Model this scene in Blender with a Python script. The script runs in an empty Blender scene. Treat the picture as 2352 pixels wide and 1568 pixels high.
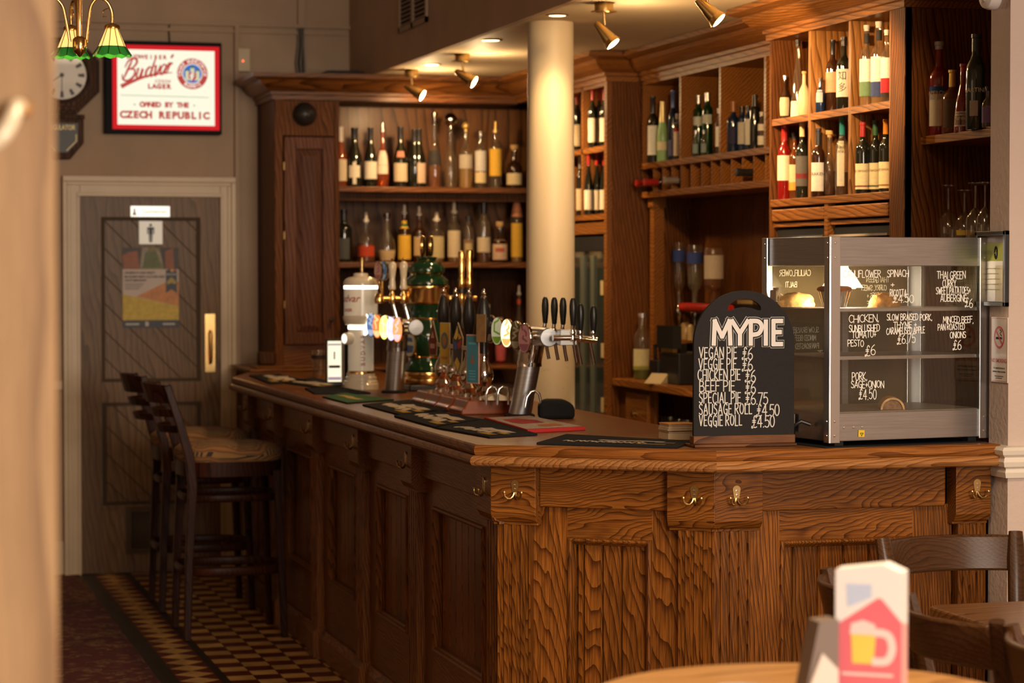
import bpy, bmesh, math, random
from mathutils import Vector, Matrix
random.seed(11)
SC = bpy.context.scene
COL = SC.collection
PI = math.pi
# ------------------------------------------------------------------ camera model (2352 x 1568 photo)
F, CX, CY, HC = 5553.0, 1176.0, 784.0, 1.62
YAW, PITCH = math.atan(1521/F), math.atan(164/F)
_cy, _sy, _cp, _sp = math.cos(YAW), math.sin(YAW), math.cos(PITCH), math.sin(PITCH)
FW = Vector((_sy*_cp, _cy*_cp, -_sp)); RT = Vector((_cy, -_sy, 0)); UP = Vector((_sy*_sp, _cy*_sp, _cp))
def ray(px, py): return FW + RT*((px-CX)/F) + UP*((CY-py)/F)
def onX(px, py, x): d = ray(px, py); t = x/d.x; return Vector((x, d.y*t, HC+d.z*t))
def onY(px, py, y): d = ray(px, py); t = y/d.y; return Vector((d.x*t, y, HC+d.z*t))
def onZ(px, py, z): d = ray(px, py); t = (z-HC)/d.z; return Vector((d.x*t, d.y*t, z))
cam = bpy.data.cameras.new('camera'); co = bpy.data.objects.new('camera', cam); COL.objects.link(co)
M = Matrix((RT, UP, -FW)).transposed().to_4x4(); M.translation = (0, 0, HC); co.matrix_world = M
cam.sensor_width = 36.0; cam.lens = F*36/2352; cam.clip_end = 60
cam.dof.use_dof = True; cam.dof.focus_distance = 7.1; cam.dof.aperture_fstop = 4.3
SC.camera = co
# ------------------------------------------------------------------ materials
MATS = {}
def nt_new(name):
    m = bpy.data.materials.new(name); m.use_nodes = True
    nt = m.node_tree; nt.nodes.clear()
    out = nt.nodes.new('ShaderNodeOutputMaterial')
    return m, nt, out
def N(nt, t, ins=None, **props):
    n = nt.nodes.new('ShaderNode'+t)
    for k, v in props.items(): setattr(n, k, v)
    for k, v in (ins or {}).items():
        s = n.inputs[k]
        if hasattr(v, 'bl_idname') or hasattr(v, 'is_output'): nt.links.new(v, s)
        else: s.default_value = v
    return n
def c4(c): return (c[0], c[1], c[2], 1)
def pm(name, col, rough=.5, metal=0, emit=0, ecol=None, coat=0, spec=.5, noise=0, nscale=30, bump=0, nstretch=(1,1,1)):
    if name in MATS: return MATS[name]
    if rough >= .55 and not metal: spec = min(spec, .12)
    m, nt, out = nt_new(name)
    b = N(nt, 'BsdfPrincipled', {'Base Color': c4(col), 'Roughness': rough, 'Metallic': metal, 'Coat Weight': coat, 'Specular IOR Level': spec})
    if emit: b.inputs['Emission Color'].default_value = c4(ecol or col); b.inputs['Emission Strength'].default_value = emit
    if noise or bump:
        tc = N(nt, 'TexCoord'); mp = N(nt, 'Mapping', {'Vector': tc.outputs['Object'], 'Scale': nstretch})
        nz = N(nt, 'TexNoise', {'Vector': mp.outputs[0], 'Scale': nscale, 'Detail': 4.0})
        if noise:
            mx = N(nt, 'Mix', data_type='RGBA', blend_type='MULTIPLY')
            mx.inputs[0].default_value = 1
            mx.inputs[6].default_value = c4(col)
            mr = N(nt, 'MapRange', {'Value': nz.outputs['Fac'], 'From Min': .3, 'From Max': .7, 'To Min': 1-noise, 'To Max': 1+noise*.3})
            nt.links.new(mr.outputs[0], mx.inputs[7]); nt.links.new(mx.outputs[2], b.inputs['Base Color'])
        if bump:
            bp = N(nt, 'Bump', {'Strength': bump, 'Distance': .01, 'Height': nz.outputs['Fac']}); nt.links.new(bp.outputs[0], b.inputs['Normal'])
    nt.links.new(b.outputs[0], out.inputs[0]); MATS[name] = m; return m
def wood(name, dark, mid, light, axis='Z', rings=26, rough=.34, coat=.06, rot=0, pore=.5, contrast=1.0, stretch=.11, wob=.15, spec=.2):
    """oak-like grain: distorted growth rings cut by the board face + fine pores; axis = grain direction"""
    if name in MATS: return MATS[name]
    m, nt, out = nt_new(name)
    tc = N(nt, 'TexCoord'); oi = N(nt, 'ObjectInfo'); at = N(nt, 'Attribute', attribute_name='bid')
    rnd = N(nt, 'Math', {0: oi.outputs['Random'], 1: 7.31}, operation='MULTIPLY')
    rn2 = N(nt, 'Math', {0: rnd.outputs[0], 1: at.outputs['Fac']}, operation='ADD')
    rn3 = N(nt, 'Math', {0: rn2.outputs[0], 1: 1.7}, operation='MULTIPLY')
    off = N(nt, 'CombineXYZ', {'X': rn2.outputs[0], 'Y': rn3.outputs[0], 'Z': rn3.outputs[0]})
    r0 = N(nt, 'Mapping', {'Vector': tc.outputs['Object'], 'Rotation': (0, 0, rot)})
    if axis == 'X': r1 = N(nt, 'Mapping', {'Vector': r0.outputs[0], 'Rotation': (0, PI/2, 0)})
    elif axis == 'Y': r1 = N(nt, 'Mapping', {'Vector': r0.outputs[0], 'Rotation': (PI/2, 0, 0)})
    else: r1 = r0
    # low frequency wobble
    sc1 = N(nt, 'VectorMath', {0: r1.outputs[0], 1: (1, 1, stretch*2.2)}, operation='MULTIPLY')
    ad1 = N(nt, 'VectorMath', {0: sc1.outputs[0], 1: off.outputs[0]}, operation='ADD')
    nz = N(nt, 'TexNoise', {'Vector': ad1.outputs[0], 'Scale': 5.5, 'Detail': 2.5, 'Roughness': .5})
    nc = N(nt, 'VectorMath', {0: nz.outputs['Color'], 1: (.5, .5, .5)}, operation='SUBTRACT')
    ns = N(nt, 'VectorMath', {0: nc.outputs[0], 1: (wob, wob, .03)}, operation='MULTIPLY')
    ps = N(nt, 'VectorMath', {0: r1.outputs[0], 1: (1, 1, stretch)}, operation='MULTIPLY')
    po = N(nt, 'VectorMath', {0: ps.outputs[0], 1: off.outputs[0]}, operation='ADD')
    pf = N(nt, 'VectorMath', {0: po.outputs[0], 1: (.45, .45, .45)}, operation='FRACTION') if False else po
    pa = N(nt, 'VectorMath', {0: pf.outputs[0], 1: ns.outputs[0]}, operation='ADD')
    wv = N(nt, 'TexWave', {'Vector': pa.outputs[0], 'Scale': float(rings), 'Distortion': .8, 'Detail': 2.0, 'Detail Scale': 1.5}, wave_type='BANDS', bands_direction='DIAGONAL', wave_profile='SAW')
    fs = N(nt, 'VectorMath', {0: r1.outputs[0], 1: (1, 1, .035)}, operation='MULTIPLY')
    fo = N(nt, 'VectorMath', {0: fs.outputs[0], 1: off.outputs[0]}, operation='ADD')
    fn = N(nt, 'TexNoise', {'Vector': fo.outputs[0], 'Scale': 230.0, 'Detail': 3.0, 'Roughness': .65})
    ln = N(nt, 'TexNoise', {'Vector': ad1.outputs[0], 'Scale': 2.0, 'Detail': 2.0})
    cr = N(nt, 'ValToRGB', {'Fac': wv.outputs['Fac']})
    e = cr.color_ramp.elements; e[0].position = 0.0; e[0].color = c4(light); e[1].position = 1.0; e[1].color = c4(dark)
    k = e.new(.5); k.color = c4([mid[i]*.45+light[i]*.55 for i in range(3)])
    k = e.new(.72); k.color = c4(mid)
    k = e.new(.88); k.color = c4([mid[i]*.35+dark[i]*.65 for i in range(3)])
    pr = N(nt, 'MapRange', {'Value': fn.outputs['Fac'], 'From Min': .40, 'From Max': .60, 'To Min': 1-pore, 'To Max': 1.08})
    lr = N(nt, 'MapRange', {'Value': ln.outputs['Fac'], 'From Min': .3, 'From Max': .7, 'To Min': 1-.3*contrast, 'To Max': 1+.25*contrast})
    mm = N(nt, 'Math', {0: pr.outputs[0], 1: lr.outputs[0]}, operation='MULTIPLY')
    mx = N(nt, 'Mix', data_type='RGBA', blend_type='MULTIPLY'); mx.inputs[0].default_value = 1
    nt.links.new(cr.outputs[0], mx.inputs[6]); nt.links.new(mm.outputs[0], mx.inputs[7])
    b = N(nt, 'BsdfPrincipled', {'Base Color': mx.outputs[2], 'Roughness': rough, 'Coat Weight': coat, 'Coat Roughness': .22, 'Specular IOR Level': spec})
    bp = N(nt, 'Bump', {'Strength': .12, 'Distance': .002, 'Height': fn.outputs['Fac']}); nt.links.new(bp.outputs[0], b.inputs['Normal'])
    nt.links.new(b.outputs[0], out.inputs[0]); MATS[name] = m; return m
def glass(name, tint=(1,1,1), refl=1.0, rough=.03, body=None, bmix=0):
    """thin clear shell: tinted see-through + fresnel reflection (+ some solid body)"""
    if name in MATS: return MATS[name]
    m, nt, out = nt_new(name)
    tr = N(nt, 'BsdfTransparent', {'Color': c4(tint)}); gl = N(nt, 'BsdfGlossy', {'Color': (1,1,1,1), 'Roughness': rough})
    gm = N(nt, 'NewGeometry'); io = N(nt, 'MapRange', {'Value': gm.outputs['Backfacing'], 'From Min': 0, 'From Max': 1, 'To Min': 1.5, 'To Max': .66667})
    fr = N(nt, 'Fresnel', {'IOR': io.outputs[0]})
    mr = N(nt, 'Math', {0: fr.outputs[0], 1: refl}, operation='MULTIPLY')
    src = tr
    if bmix:
        bd = N(nt, 'BsdfPrincipled', {'Base Color': c4(body), 'Roughness': .2})
        m0 = N(nt, 'MixShader', {0: bmix, 1: tr.outputs[0], 2: bd.outputs[0]}); src = m0
    mx = N(nt, 'MixShader', {0: mr.outputs[0], 1: src.outputs[0], 2: gl.outputs[0]})
    nt.links.new(mx.outputs[0], out.inputs[0]); MATS[name] = m; return m
def emis(name, col, s, body=None):
    if name in MATS: return MATS[name]
    m, nt, out = nt_new(name)
    e = N(nt, 'Emission', {'Color': c4(col), 'Strength': s}); nt.links.new(e.outputs[0], out.inputs[0]); MATS[name] = m; return m
# ------------------------------------------------------------------ mesh builder
WM = {}
def frame(o, xd, yd):
    x = Vector(xd).normalized(); y = Vector(yd); y = (y - x*y.dot(x)).normalized(); z = x.cross(y)
    m = Matrix((x, y, z)).transposed().to_4x4(); m.translation = Vector(o); return m
def faceY(o): return frame(o, (1,0,0), (0,0,1))       # plane that looks at -Y
def faceX(o): return frame(o, (0,-1,0), (0,0,1))      # plane that looks at -X
class MB:
    def __init__(s, M=None): s.v = []; s.f = []; s.sm = []; s.bid = []; s.M = M or Matrix(); s.b = 0.0; s.zj = 0
    def at(s, M): s.M = M; return s
    def add(s, vs, fs, smooth=False):
        n = len(s.v)
        for v in vs: s.v.append(s.M @ Vector(v))
        for f in fs: s.f.append([n+i for i in f]); s.sm.append(smooth); s.bid.append(s.b)
        return s
    def box(s, a, b, taper=None):
        (x0,y0,z0), (x1,y1,z1) = a, b
        if x0 > x1: x0, x1 = x1, x0
        if y0 > y1: y0, y1 = y1, y0
        if z0 > z1: z0, z1 = z1, z0
        vs = [(x0,y0,z0),(x1,y0,z0),(x1,y1,z0),(x0,y1,z0),(x0,y0,z1),(x1,y0,z1),(x1,y1,z1),(x0,y1,z1)]
        return s.add(vs, [(0,3,2,1),(4,5,6,7),(0,1,5,4),(1,2,6,5),(2,3,7,6),(3,0,4,7)])
    def prism(s, poly, c0, c1, ax=(0,1,2), smooth=False):
        """poly in axes ax[0],ax[1]; extruded along ax[2]"""
        A = sum(poly[i][0]*poly[(i+1)%len(poly)][1]-poly[(i+1)%len(poly)][0]*poly[i][1] for i in range(len(poly)))
        flip = (A < 0) ^ (ax in ((0,2,1),(1,0,2),(2,1,0))) ^ (c1 < c0)
        n = len(poly); vs = []
        for c in (c0, c1):
            for (a, b) in poly:
                p = [0,0,0]; p[ax[0]] = a; p[ax[1]] = b; p[ax[2]] = c; vs.append(tuple(p))
        lo = list(range(n)); hi = [n+i for i in range(n)]
        fs = [tuple(lo[::-1]), tuple(hi)] ; sd = [(i, (i+1)%n, n+(i+1)%n, n+i) for i in range(n)]
        if flip: fs = [f[::-1] for f in fs]; sd = [f[::-1] for f in sd]
        s.add(vs, fs); k = len(s.v)-len(vs)
        for f in sd: s.f.append([k+i for i in f]); s.sm.append(smooth); s.bid.append(s.b)
        return s
    def lathe(s, prof, c=(0,0,0), seg=20, a0=0, a1=2*PI, flat=False, sx=1, sy=1, cap=True):
        full = abs(a1-a0-2*PI) < 1e-6; n = seg if full else seg+1
        vs = []; 
        for (r, z) in prof:
            for i in range(n):
                a = a0+(a1-a0)*i/seg; vs.append((c[0]+r*math.cos(a)*sx, c[1]+r*math.sin(a)*sy, c[2]+z))
        fs = []
        for j in range(len(prof)-1):
            for i in range(seg if full else n-1):
                i2 = (i+1) % n; fs.append((j*n+i, j*n+i2, (j+1)*n+i2, (j+1)*n+i))
        if full and cap:
            if prof[0][0] > 1e-5: fs.append(tuple(range(n))[::-1])
            if prof[-1][0] > 1e-5: fs.append(tuple((len(prof)-1)*n+i for i in range(n)))
        return s.add(vs, fs, not flat)
    def tube(s, pts, r, seg=8, closed=False, ry=None, tw=0.0, sm=True):
        pts = [Vector(p) for p in pts]; n = len(pts); rs = r if isinstance(r, (list, tuple)) else [r]*n
        vs = []; up = None
        for i, p in enumerate(pts):
            if closed: d = pts[(i+1)%n]-pts[i-1]
            else: d = pts[min(i+1,n-1)]-pts[max(i-1,0)]
            d.normalize()
            if up is None:
                up = Vector((0,0,1)) if abs(d.z) < .9 else Vector((1,0,0))
            a = d.cross(up).normalized(); up = a.cross(d).normalized()
            for k in range(seg):
                t = 2*PI*k/seg+tw; vs.append(tuple(p + a*math.cos(t)*rs[i] + up*math.sin(t)*(ry or 1)*rs[i]))
        fs = []
        for i in range(n if closed else n-1):
            j = (i+1) % n
            for k in range(seg): k2 = (k+1)%seg; fs.append((i*seg+k, j*seg+k, j*seg+k2, i*seg+k2)[::-1])
        s.add(vs, fs, sm)
        if not closed: 
            b = len(s.v)-len(vs)
            for f in (tuple(range(seg)), tuple((n-1)*seg+k for k in range(seg))[::-1]):
                s.f.append([b+i for i in f][::-1]); s.sm.append(False); s.bid.append(s.b)
        return s
    def sweep(s, path, prof, caps=True, smooth=False):
        """moulding: profile (outward o, height z) along an XY path; outward = right of travel"""
        P = [Vector((p[0], p[1])) for p in path]; n = len(P); vs = []
        for i in range(n):
            if i == 0: d0 = d1 = (P[1]-P[0]).normalized()
            elif i == n-1: d0 = d1 = (P[i]-P[i-1]).normalized()
            else: d0 = (P[i]-P[i-1]).normalized(); d1 = (P[i+1]-P[i]).normalized()
            n0 = Vector((d0.y, -d0.x)); n1 = Vector((d1.y, -d1.x)); m = (n0+n1); m = m/ max(.2, m.dot(n0)) if m.length > 1e-6 else n0
            for (o, z) in prof: q = P[i]+m*o; vs.append((q.x, q.y, z))
        k = len(prof); fs = []
        for i in range(n-1):
            for j in range(k): j2 = (j+1)%k; fs.append((i*k+j, (i+1)*k+j, (i+1)*k+j2, i*k+j2))
        s.add(vs, fs, smooth)
        if caps: 
            b = len(s.v)-len(vs)
            for f in (range(k), range((n-1)*k, n*k)): s.f.append([b+i for i in f]); s.sm.append(False); s.bid.append(s.b)
        return s
    def ribbon(s, pts, w, z=0.0, th=0.0):
        """flat chalk stroke in local XY at height z"""
        if len(pts) > 2 and not isinstance(w, list):      # break the stroke at sharp corners
            for i in range(1, len(pts)-1):
                a = Vector(pts[i][:2])-Vector(pts[i-1][:2]); b = Vector(pts[i+1][:2])-Vector(pts[i][:2])
                if a.length > 1e-9 and b.length > 1e-9 and a.normalized().dot(b.normalized()) < .45:
                    s.ribbon(pts[:i+1], w, z, th); s.ribbon(pts[i:], w, z, th); return s
        P = [Vector((p[0], p[1])) for p in pts]; n = len(P)
        if n < 2: return s
        s.zj = (s.zj+1) % 9; z += s.zj*3e-5
        wl = w if isinstance(w, list) else [w]*n; ex0 = (P[0]-P[1]).normalized()*(wl[0]*.35); ex1 = (P[-1]-P[-2]).normalized()*(wl[-1]*.35)
        P[0] = P[0]+ex0; P[-1] = P[-1]+ex1
        L = []; R = []
        for i in range(n):
            d = (P[min(i+1,n-1)]-P[max(i-1,0)])
            if d.length < 1e-9: d = Vector((1,0))
            d.normalize(); nn = Vector((-d.y, d.x)); k = 1
            if 0 < i < n-1:
                a = (P[i]-P[i-1]).normalized(); k = 1/max(.55, abs(a.dot(d)))
            ww = wl[i]/2*k
            L.append((P[i].x+nn.x*ww, P[i].y+nn.y*ww, z)); R.append((P[i].x-nn.x*ww, P[i].y-nn.y*ww, z))
        return s.add(L+R, [(n+i, n+i+1, i+1, i) for i in range(n-1)])
    def poly(s, pts, z=0.0):
        return s.add([(p[0], p[1], z) for p in pts], [tuple(range(len(pts)))])
    def ell(s, cx, cy, rx, ry, z=0.0, seg=24):
        return s.poly([(cx+rx*math.cos(2*PI*i/seg), cy+ry*math.sin(2*PI*i/seg)) for i in range(seg)], z)
    def build(s, name, mat, parent=None, local=False, bevel=0, kind=None, fix=False):
        vs = s.v
        if parent is not None and not local:
            inv = WM[parent.name].inverted(); vs = [inv @ v for v in vs]
        me = bpy.data.meshes.new(name); me.from_pydata([tuple(v) for v in vs], [], s.f)
        me.polygons.foreach_set('use_smooth', s.sm)
        if any(s.bid):
            a = me.attributes.new('bid', 'FLOAT', 'FACE'); a.data.foreach_set('value', s.bid)
        if fix:
            bm = bmesh.new(); bm.from_mesh(me); bmesh.ops.recalc_face_normals(bm, faces=bm.faces); bm.to_mesh(me); bm.free()
        me.materials.append(mat); me.update()
        if any(s.sm): me.set_sharp_from_angle(angle=.72)
        o = bpy.data.objects.new(name, me); COL.objects.link(o)
        if parent is not None: o.parent = parent; WM[o.name] = WM[parent.name]
        else: WM[o.name] = Matrix()
        if bevel:
            b = o.modifiers.new('bevel', 'BEVEL'); b.width = bevel; b.segments = 2; b.limit_method = 'ANGLE'; b.angle_limit = .6
        if kind: o['kind'] = kind
        return o
def tag(o, label, cat=None, group=None, kind=None):
    if label: o['label'] = label
    if cat: o['category'] = cat
    if group: o['group'] = group
    if kind: o['kind'] = kind
    return o
def thing(name, label, cat, loc=(0,0,0), rz=0, group=None):
    o = bpy.data.objects.new(name, None); COL.objects.link(o); o.empty_display_size = .05
    o.location = loc; o.rotation_euler = (0, 0, rz)
    WM[o.name] = Matrix.Translation(Vector(loc)) @ Matrix.Rotation(rz, 4, 'Z')
    return tag(o, label, cat, group)
def dup(root, loc, rz=None, label=None):
    def cp(o, par):
        c = o.copy(); COL.objects.link(c)
        if par is not None: c.parent = par
        for ch in list(o.children): cp(ch, c)
        return c
    r = cp(root, None); r.location = loc
    if rz is not None: r.rotation_euler = (0, 0, rz)
    if label: r['label'] = label
    WM[r.name] = Matrix.Translation(Vector(loc)) @ Matrix.Rotation(r.rotation_euler.z, 4, 'Z')
    return r
def rootmesh(o, loc):
    """give a single-mesh thing its origin at loc (verts were world)"""
    o.data.transform(Matrix.Translation(-Vector(loc))); o.location = loc; WM[o.name] = Matrix.Translation(Vector(loc)); return o
# ------------------------------------------------------------------ lettering
def smooth(pts, k=5):
    P = [Vector(p) for p in pts]; out = []
    for i in range(len(P)-1):
        a = P[max(i-1,0)]; b = P[i]; c = P[i+1]; d = P[min(i+2,len(P)-1)]
        for j in range(k):
            t = j/k; out.append(tuple(.5*((2*b)+(c-a)*t+(2*a-5*b+4*c-d)*t*t+(3*b-a-3*c+d)*t**3)))
    out.append(tuple(P[-1])); return out
def S_(*p): return ('s', list(p))
def L_(*p): return ('l', list(p))
GL = {
'A': (.62,[L_((0,0),(.31,1),(.62,0)),L_((.1,.33),(.52,.33))]),
'B': (.56,[L_((0,0),(0,1)),S_((0,1),(.35,.98),(.46,.78),(.35,.57),(0,.53)),S_((0,.53),(.42,.5),(.56,.27),(.42,.03),(0,0))]),
'C': (.56,[S_((.54,.86),(.36,1),(.12,.86),(0,.5),(.12,.13),(.36,0),(.56,.14))]),
'D': (.58,[L_((0,0),(0,1)),S_((0,1),(.36,.95),(.57,.62),(.55,.3),(.34,.04),(0,0))]),
'E': (.46,[L_((.46,1),(0,1),(0,0),(.48,0)),L_((0,.53),(.38,.53))]),
'F': (.46,[L_((.48,1),(0,1),(0,0)),L_((0,.53),(.38,.53))]),
'G': (.6,[S_((.55,.86),(.36,1),(.12,.86),(0,.5),(.12,.13),(.34,0),(.54,.12)),L_((.34,.44),(.57,.44),(.57,-.12))]),
'H': (.58,[L_((0,0),(0,1)),L_((.58,0),(.58,1)),L_((0,.5),(.58,.5))]),
'I': (.06,[L_((.03,0),(.03,1))]),
'J': (.4,[S_((.38,1),(.38,.3),(.3,.04),(.12,0),(0,.14))]),
'K': (.54,[L_((0,0),(0,1)),L_((.5,1),(.02,.45),(.54,0))]),
'L': (.44,[L_((0,1),(0,0),(.44,0))]),
'M': (.72,[L_((0,0),(.08,1),(.36,.3),(.64,1),(.72,0))]),
'N': (.58,[L_((0,0),(0,1),(.58,0),(.58,1))]),
'O': (.62,[S_((.31,1),(.1,.85),(0,.5),(.1,.14),(.31,0),(.52,.14),(.62,.5),(.52,.85),(.31,1))]),
'P': (.52,[L_((0,0),(0,1)),S_((0,1),(.38,.97),(.52,.75),(.4,.5),(0,.43))]),
'Q': (.62,[S_((.31,1),(.1,.85),(0,.5),(.1,.14),(.31,0),(.52,.14),(.62,.5),(.52,.85),(.31,1)),L_((.38,.22),(.64,-.08))]),
'R': (.54,[L_((0,0),(0,1)),S_((0,1),(.38,.97),(.5,.76),(.38,.53),(0,.47)),L_((.16,.48),(.54,0))]),
'S': (.5,[S_((.46,.88),(.28,1),(.06,.88),(.06,.66),(.27,.52),(.47,.36),(.46,.1),(.24,0),(0,.12))]),
'T': (.56,[L_((0,1),(.56,1)),L_((.28,1),(.28,0))]),
'U': (.56,[S_((0,1),(0,.3),(.1,.05),(.28,0),(.46,.05),(.56,.3),(.56,1))]),
'V': (.6,[L_((0,1),(.3,0),(.6,1))]),
'W': (.8,[L_((0,1),(.2,0),(.4,.75),(.6,0),(.8,1))]),
'X': (.56,[L_((0,1),(.56,0)),L_((.56,1),(0,0))]),
'Y': (.58,[L_((0,1),(.29,.48),(.58,1)),L_((.29,.48),(.29,0))]),
'Z': (.52,[L_((0,1),(.52,1),(0,0),(.52,0))]),
'0': (.5,[S_((.25,1),(.07,.84),(0,.5),(.07,.15),(.25,0),(.43,.15),(.5,.5),(.43,.84),(.25,1))]),
'4': (.54,[L_((.38,0),(.38,1),(0,.32),(.54,.32))]),
'5': (.5,[L_((.46,1),(.08,1),(.04,.56)),S_((.04,.56),(.28,.63),(.48,.46),(.46,.15),(.25,0),(0,.1))]),
'6': (.52,[S_((.42,1),(.14,.76),(0,.36),(.08,.08),(.28,0),(.48,.12),(.5,.36),(.32,.53),(.1,.46),(.02,.26))]),
'7': (.5,[L_((0,1),(.5,1),(.16,0))]),
'1': (.2,[L_((0,.8),(.16,1),(.16,0))]),
'2': (.5,[S_((.03,.8),(.2,1),(.42,.92),(.44,.68),(.2,.3),(0,0)),L_((0,0),(.5,0))]),
'3': (.5,[S_((.04,.9),(.25,1),(.44,.85),(.4,.62),(.2,.53)),S_((.2,.53),(.44,.44),(.48,.18),(.27,0),(0,.1))]),
'£': (.6,[S_((.56,.86),(.44,1.04),(.3,.9),(.3,.6),(.3,.3),(.2,.04),(.06,-.04),(.04,.1),(.2,.1),(.4,0),(.62,.06)),L_((.12,.62),(.48,.62)),L_((.12,.46),(.46,.46))]),
'+': (.4,[L_((0,.45),(.4,.45)),L_((.2,.7),(.2,.2))]),
',': (.1,[L_((.08,.06),(.02,-.14))]), '.': (.08,[L_((.02,0),(.06,.02))]), '-': (.3,[L_((0,.45),(.3,.45))]), "'": (.06,[L_((.03,1),(.03,.8))]),
}
def sw(t, h, wf, gap): return sum((.34*h*wf if c == ' ' else GL[c][0]*h*wf+gap*h) for c in t)
def chalk(mb, t, x, y, h, w, wf=1.0, gap=.16, z=0.0, slant=0.0, jit=0.0, center=False, mirror=False, rise=0.0):
    if center: x -= sw(t, h, wf, gap)/2
    x0 = x
    for c in t:
        if c == ' ': x += .34*h*wf; continue
        gw, st = GL[c]; dy = random.uniform(-jit, jit)*h
        for kind, pts in st:
            if kind == 's': pts = smooth(pts, 4)
            q = [(x+(px*wf+slant*py)*h, y+py*h+dy+rise*(x-x0)) for px, py in pts]
            if mirror: q = [(2*x0-a, b) for a, b in q]
            mb.ribbon(q, w, z)
        x += gw*h*wf + gap*h
    return x
def text_geo(s, size, align='CENTER', bold=0.0, font=None):
    cu = bpy.data.curves.new('t', 'FONT'); cu.body = s; cu.size = size; cu.align_x = align; cu.align_y = 'CENTER'; cu.offset = bold; cu.resolution_u = 3
    o = bpy.data.objects.new('t', cu); COL.objects.link(o)
    dg = bpy.context.evaluated_depsgraph_get(); me = o.evaluated_get(dg).to_mesh()
    vs = [tuple(v.co) for v in me.vertices]; fs = [tuple(p.vertices) for p in me.polygons]
    o.evaluated_get(dg).to_mesh_clear(); bpy.data.objects.remove(o); bpy.data.curves.remove(cu)
    return vs, fs
def text(mb, s, x, y, size, z=0.0, align='CENTER', bold=0.0, sx=1.0, rot=0, arc=None, cyl=None):
    """printed lettering in local XY; cyl=(R) wraps it round a vertical cylinder whose front is local -Y"""
    vs, fs = text_geo(s, size, align, bold)
    q = []
    cr, sr = math.cos(rot), math.sin(rot)
    for (a, b, _) in vs:
        a *= sx; a, b = a*cr-b*sr, a*sr+b*cr; a += x; b += y
        if cyl: t = a/cyl - PI/2; q.append((cyl*math.cos(t), cyl*math.sin(t), b))
        else: q.append((a, b, z))
    mb.add(q, fs); return mb
# ------------------------------------------------------------------ palette
OD, OM, OL = (.060,.017,.003), (.180,.058,.009), (.262,.093,.015)
oakZ = wood('oak_upright', OD, OM, OL, 'Z', rings=58, wob=.09); oakX = wood('oak_across', OD, OM, OL, 'X', rings=46, wob=.22, stretch=.17, pore=.35); oakD = wood('oak_diagonal', OD, OM, OL, 'X', rings=46, rot=.61, wob=.22, stretch=.17, pore=.35)
oakY = wood('oak_along', OD, OM, OL, 'Y', rings=58, wob=.10)
beadw = wood('worn_bead', (.16,.060,.016), (.30,.125,.036), (.40,.18,.06), 'X', rings=40, rough=.4, coat=.1, contrast=.7, pore=.2)
beads = wood('bead_side', (.07,.024,.007), (.17,.062,.018), (.24,.095,.03), 'Y', rings=40, rough=.35, coat=.15, contrast=.5, pore=.2)
TD, TM, TL = (.12,.037,.007), (.22,.073,.014), (.29,.107,.022)
topX = wood('counter_across', TD, TM, TL, 'X', rings=30, rough=.32, coat=.12, contrast=.5, pore=.25)
topY = wood('counter_along', (.075,.023,.006), (.17,.057,.013), (.23,.083,.02), 'Y', rings=30, rough=.34, coat=.05, contrast=.5, pore=.25, spec=.12)
BD, BM_, BL = (.04,.012,.003), (.13,.042,.009), (.19,.066,.015)
barZ = wood('back_bar_upright', BD, BM_, BL, 'Z', rings=36, rough=.5, contrast=.7, pore=.35, wob=.08, coat=0, spec=.1)
barY = wood('back_bar_along', (.08,.025,.005), (.23,.080,.015), (.32,.12,.024), 'Y', rings=36, rough=.34, contrast=.6, pore=.3, wob=.08)
barX = wood('back_bar_across', (.05,.016,.004), (.17,.056,.012), (.24,.086,.019), 'X', rings=36, rough=.36, contrast=.6, pore=.3, wob=.08)
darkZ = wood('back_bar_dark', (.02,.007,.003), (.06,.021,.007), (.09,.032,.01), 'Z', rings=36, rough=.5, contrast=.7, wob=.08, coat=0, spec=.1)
mahog = wood('mahogany', (.012,.0035,.002), (.034,.0095,.0045), (.052,.015,.007), 'Z', rings=30, rough=.4, coat=.02, pore=.25, spec=.08)
chairw = wood('chair_wood', (.038,.015,.005), (.060,.024,.008), (.075,.031,.011), 'X', rings=50, rough=.33, coat=.2, pore=.2)
doorw = wood('door_paint', (.115,.062,.029), (.18,.100,.047), (.22,.126,.062), 'Z', rings=20, rough=.5, contrast=.5, pore=.25)
postw = wood('post_wood', (.26,.15,.075), (.36,.215,.105), (.42,.26,.13), 'Z', rings=7, rough=.5, contrast=.9, pore=.12, coat=0)
tablew = wood('table_wood', (.34,.15,.035), (.50,.24,.065), (.60,.31,.1), 'X', rings=12, rough=.3, coat=.2, contrast=.4, pore=.12)
tabled = wood('dark_table_wood', (.07,.028,.009), (.17,.07,.02), (.24,.105,.032), 'X', rings=20, rough=.28, coat=.3, pore=.2)
paint = pm('wall_paint', (.50,.36,.25), .75, noise=.12, nscale=3, bump=.03)
paintp = pm('wall_paint_pink', (.55,.45,.40), .7, bump=.25, nscale=60)
creamt = pm('cream_trim', (.62,.46,.28), .4, noise=.1, nscale=6)
ceilp = pm('ceiling_paint', (.62,.5,.34), .6, noise=.08, nscale=3)
white = pm('white_paint', (.72,.66,.58), .4)
black = pm('black_plastic', (.012,.012,.013), .35)
blackm = pm('black_matt', (.014,.014,.016), .8)
steel = pm('steel', (.49,.495,.51), .33, 1, noise=.15, nscale=8, nstretch=(1,1,30))
chrome = pm('chrome', (.78,.77,.76), .07, 1)
brass = pm('brass', (.80,.52,.20), .18, 1)
brassd = pm('aged_brass', (.50,.34,.14), .3, 1)
goldm = pm('gold', (.85,.58,.22), .1, 1)
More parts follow.
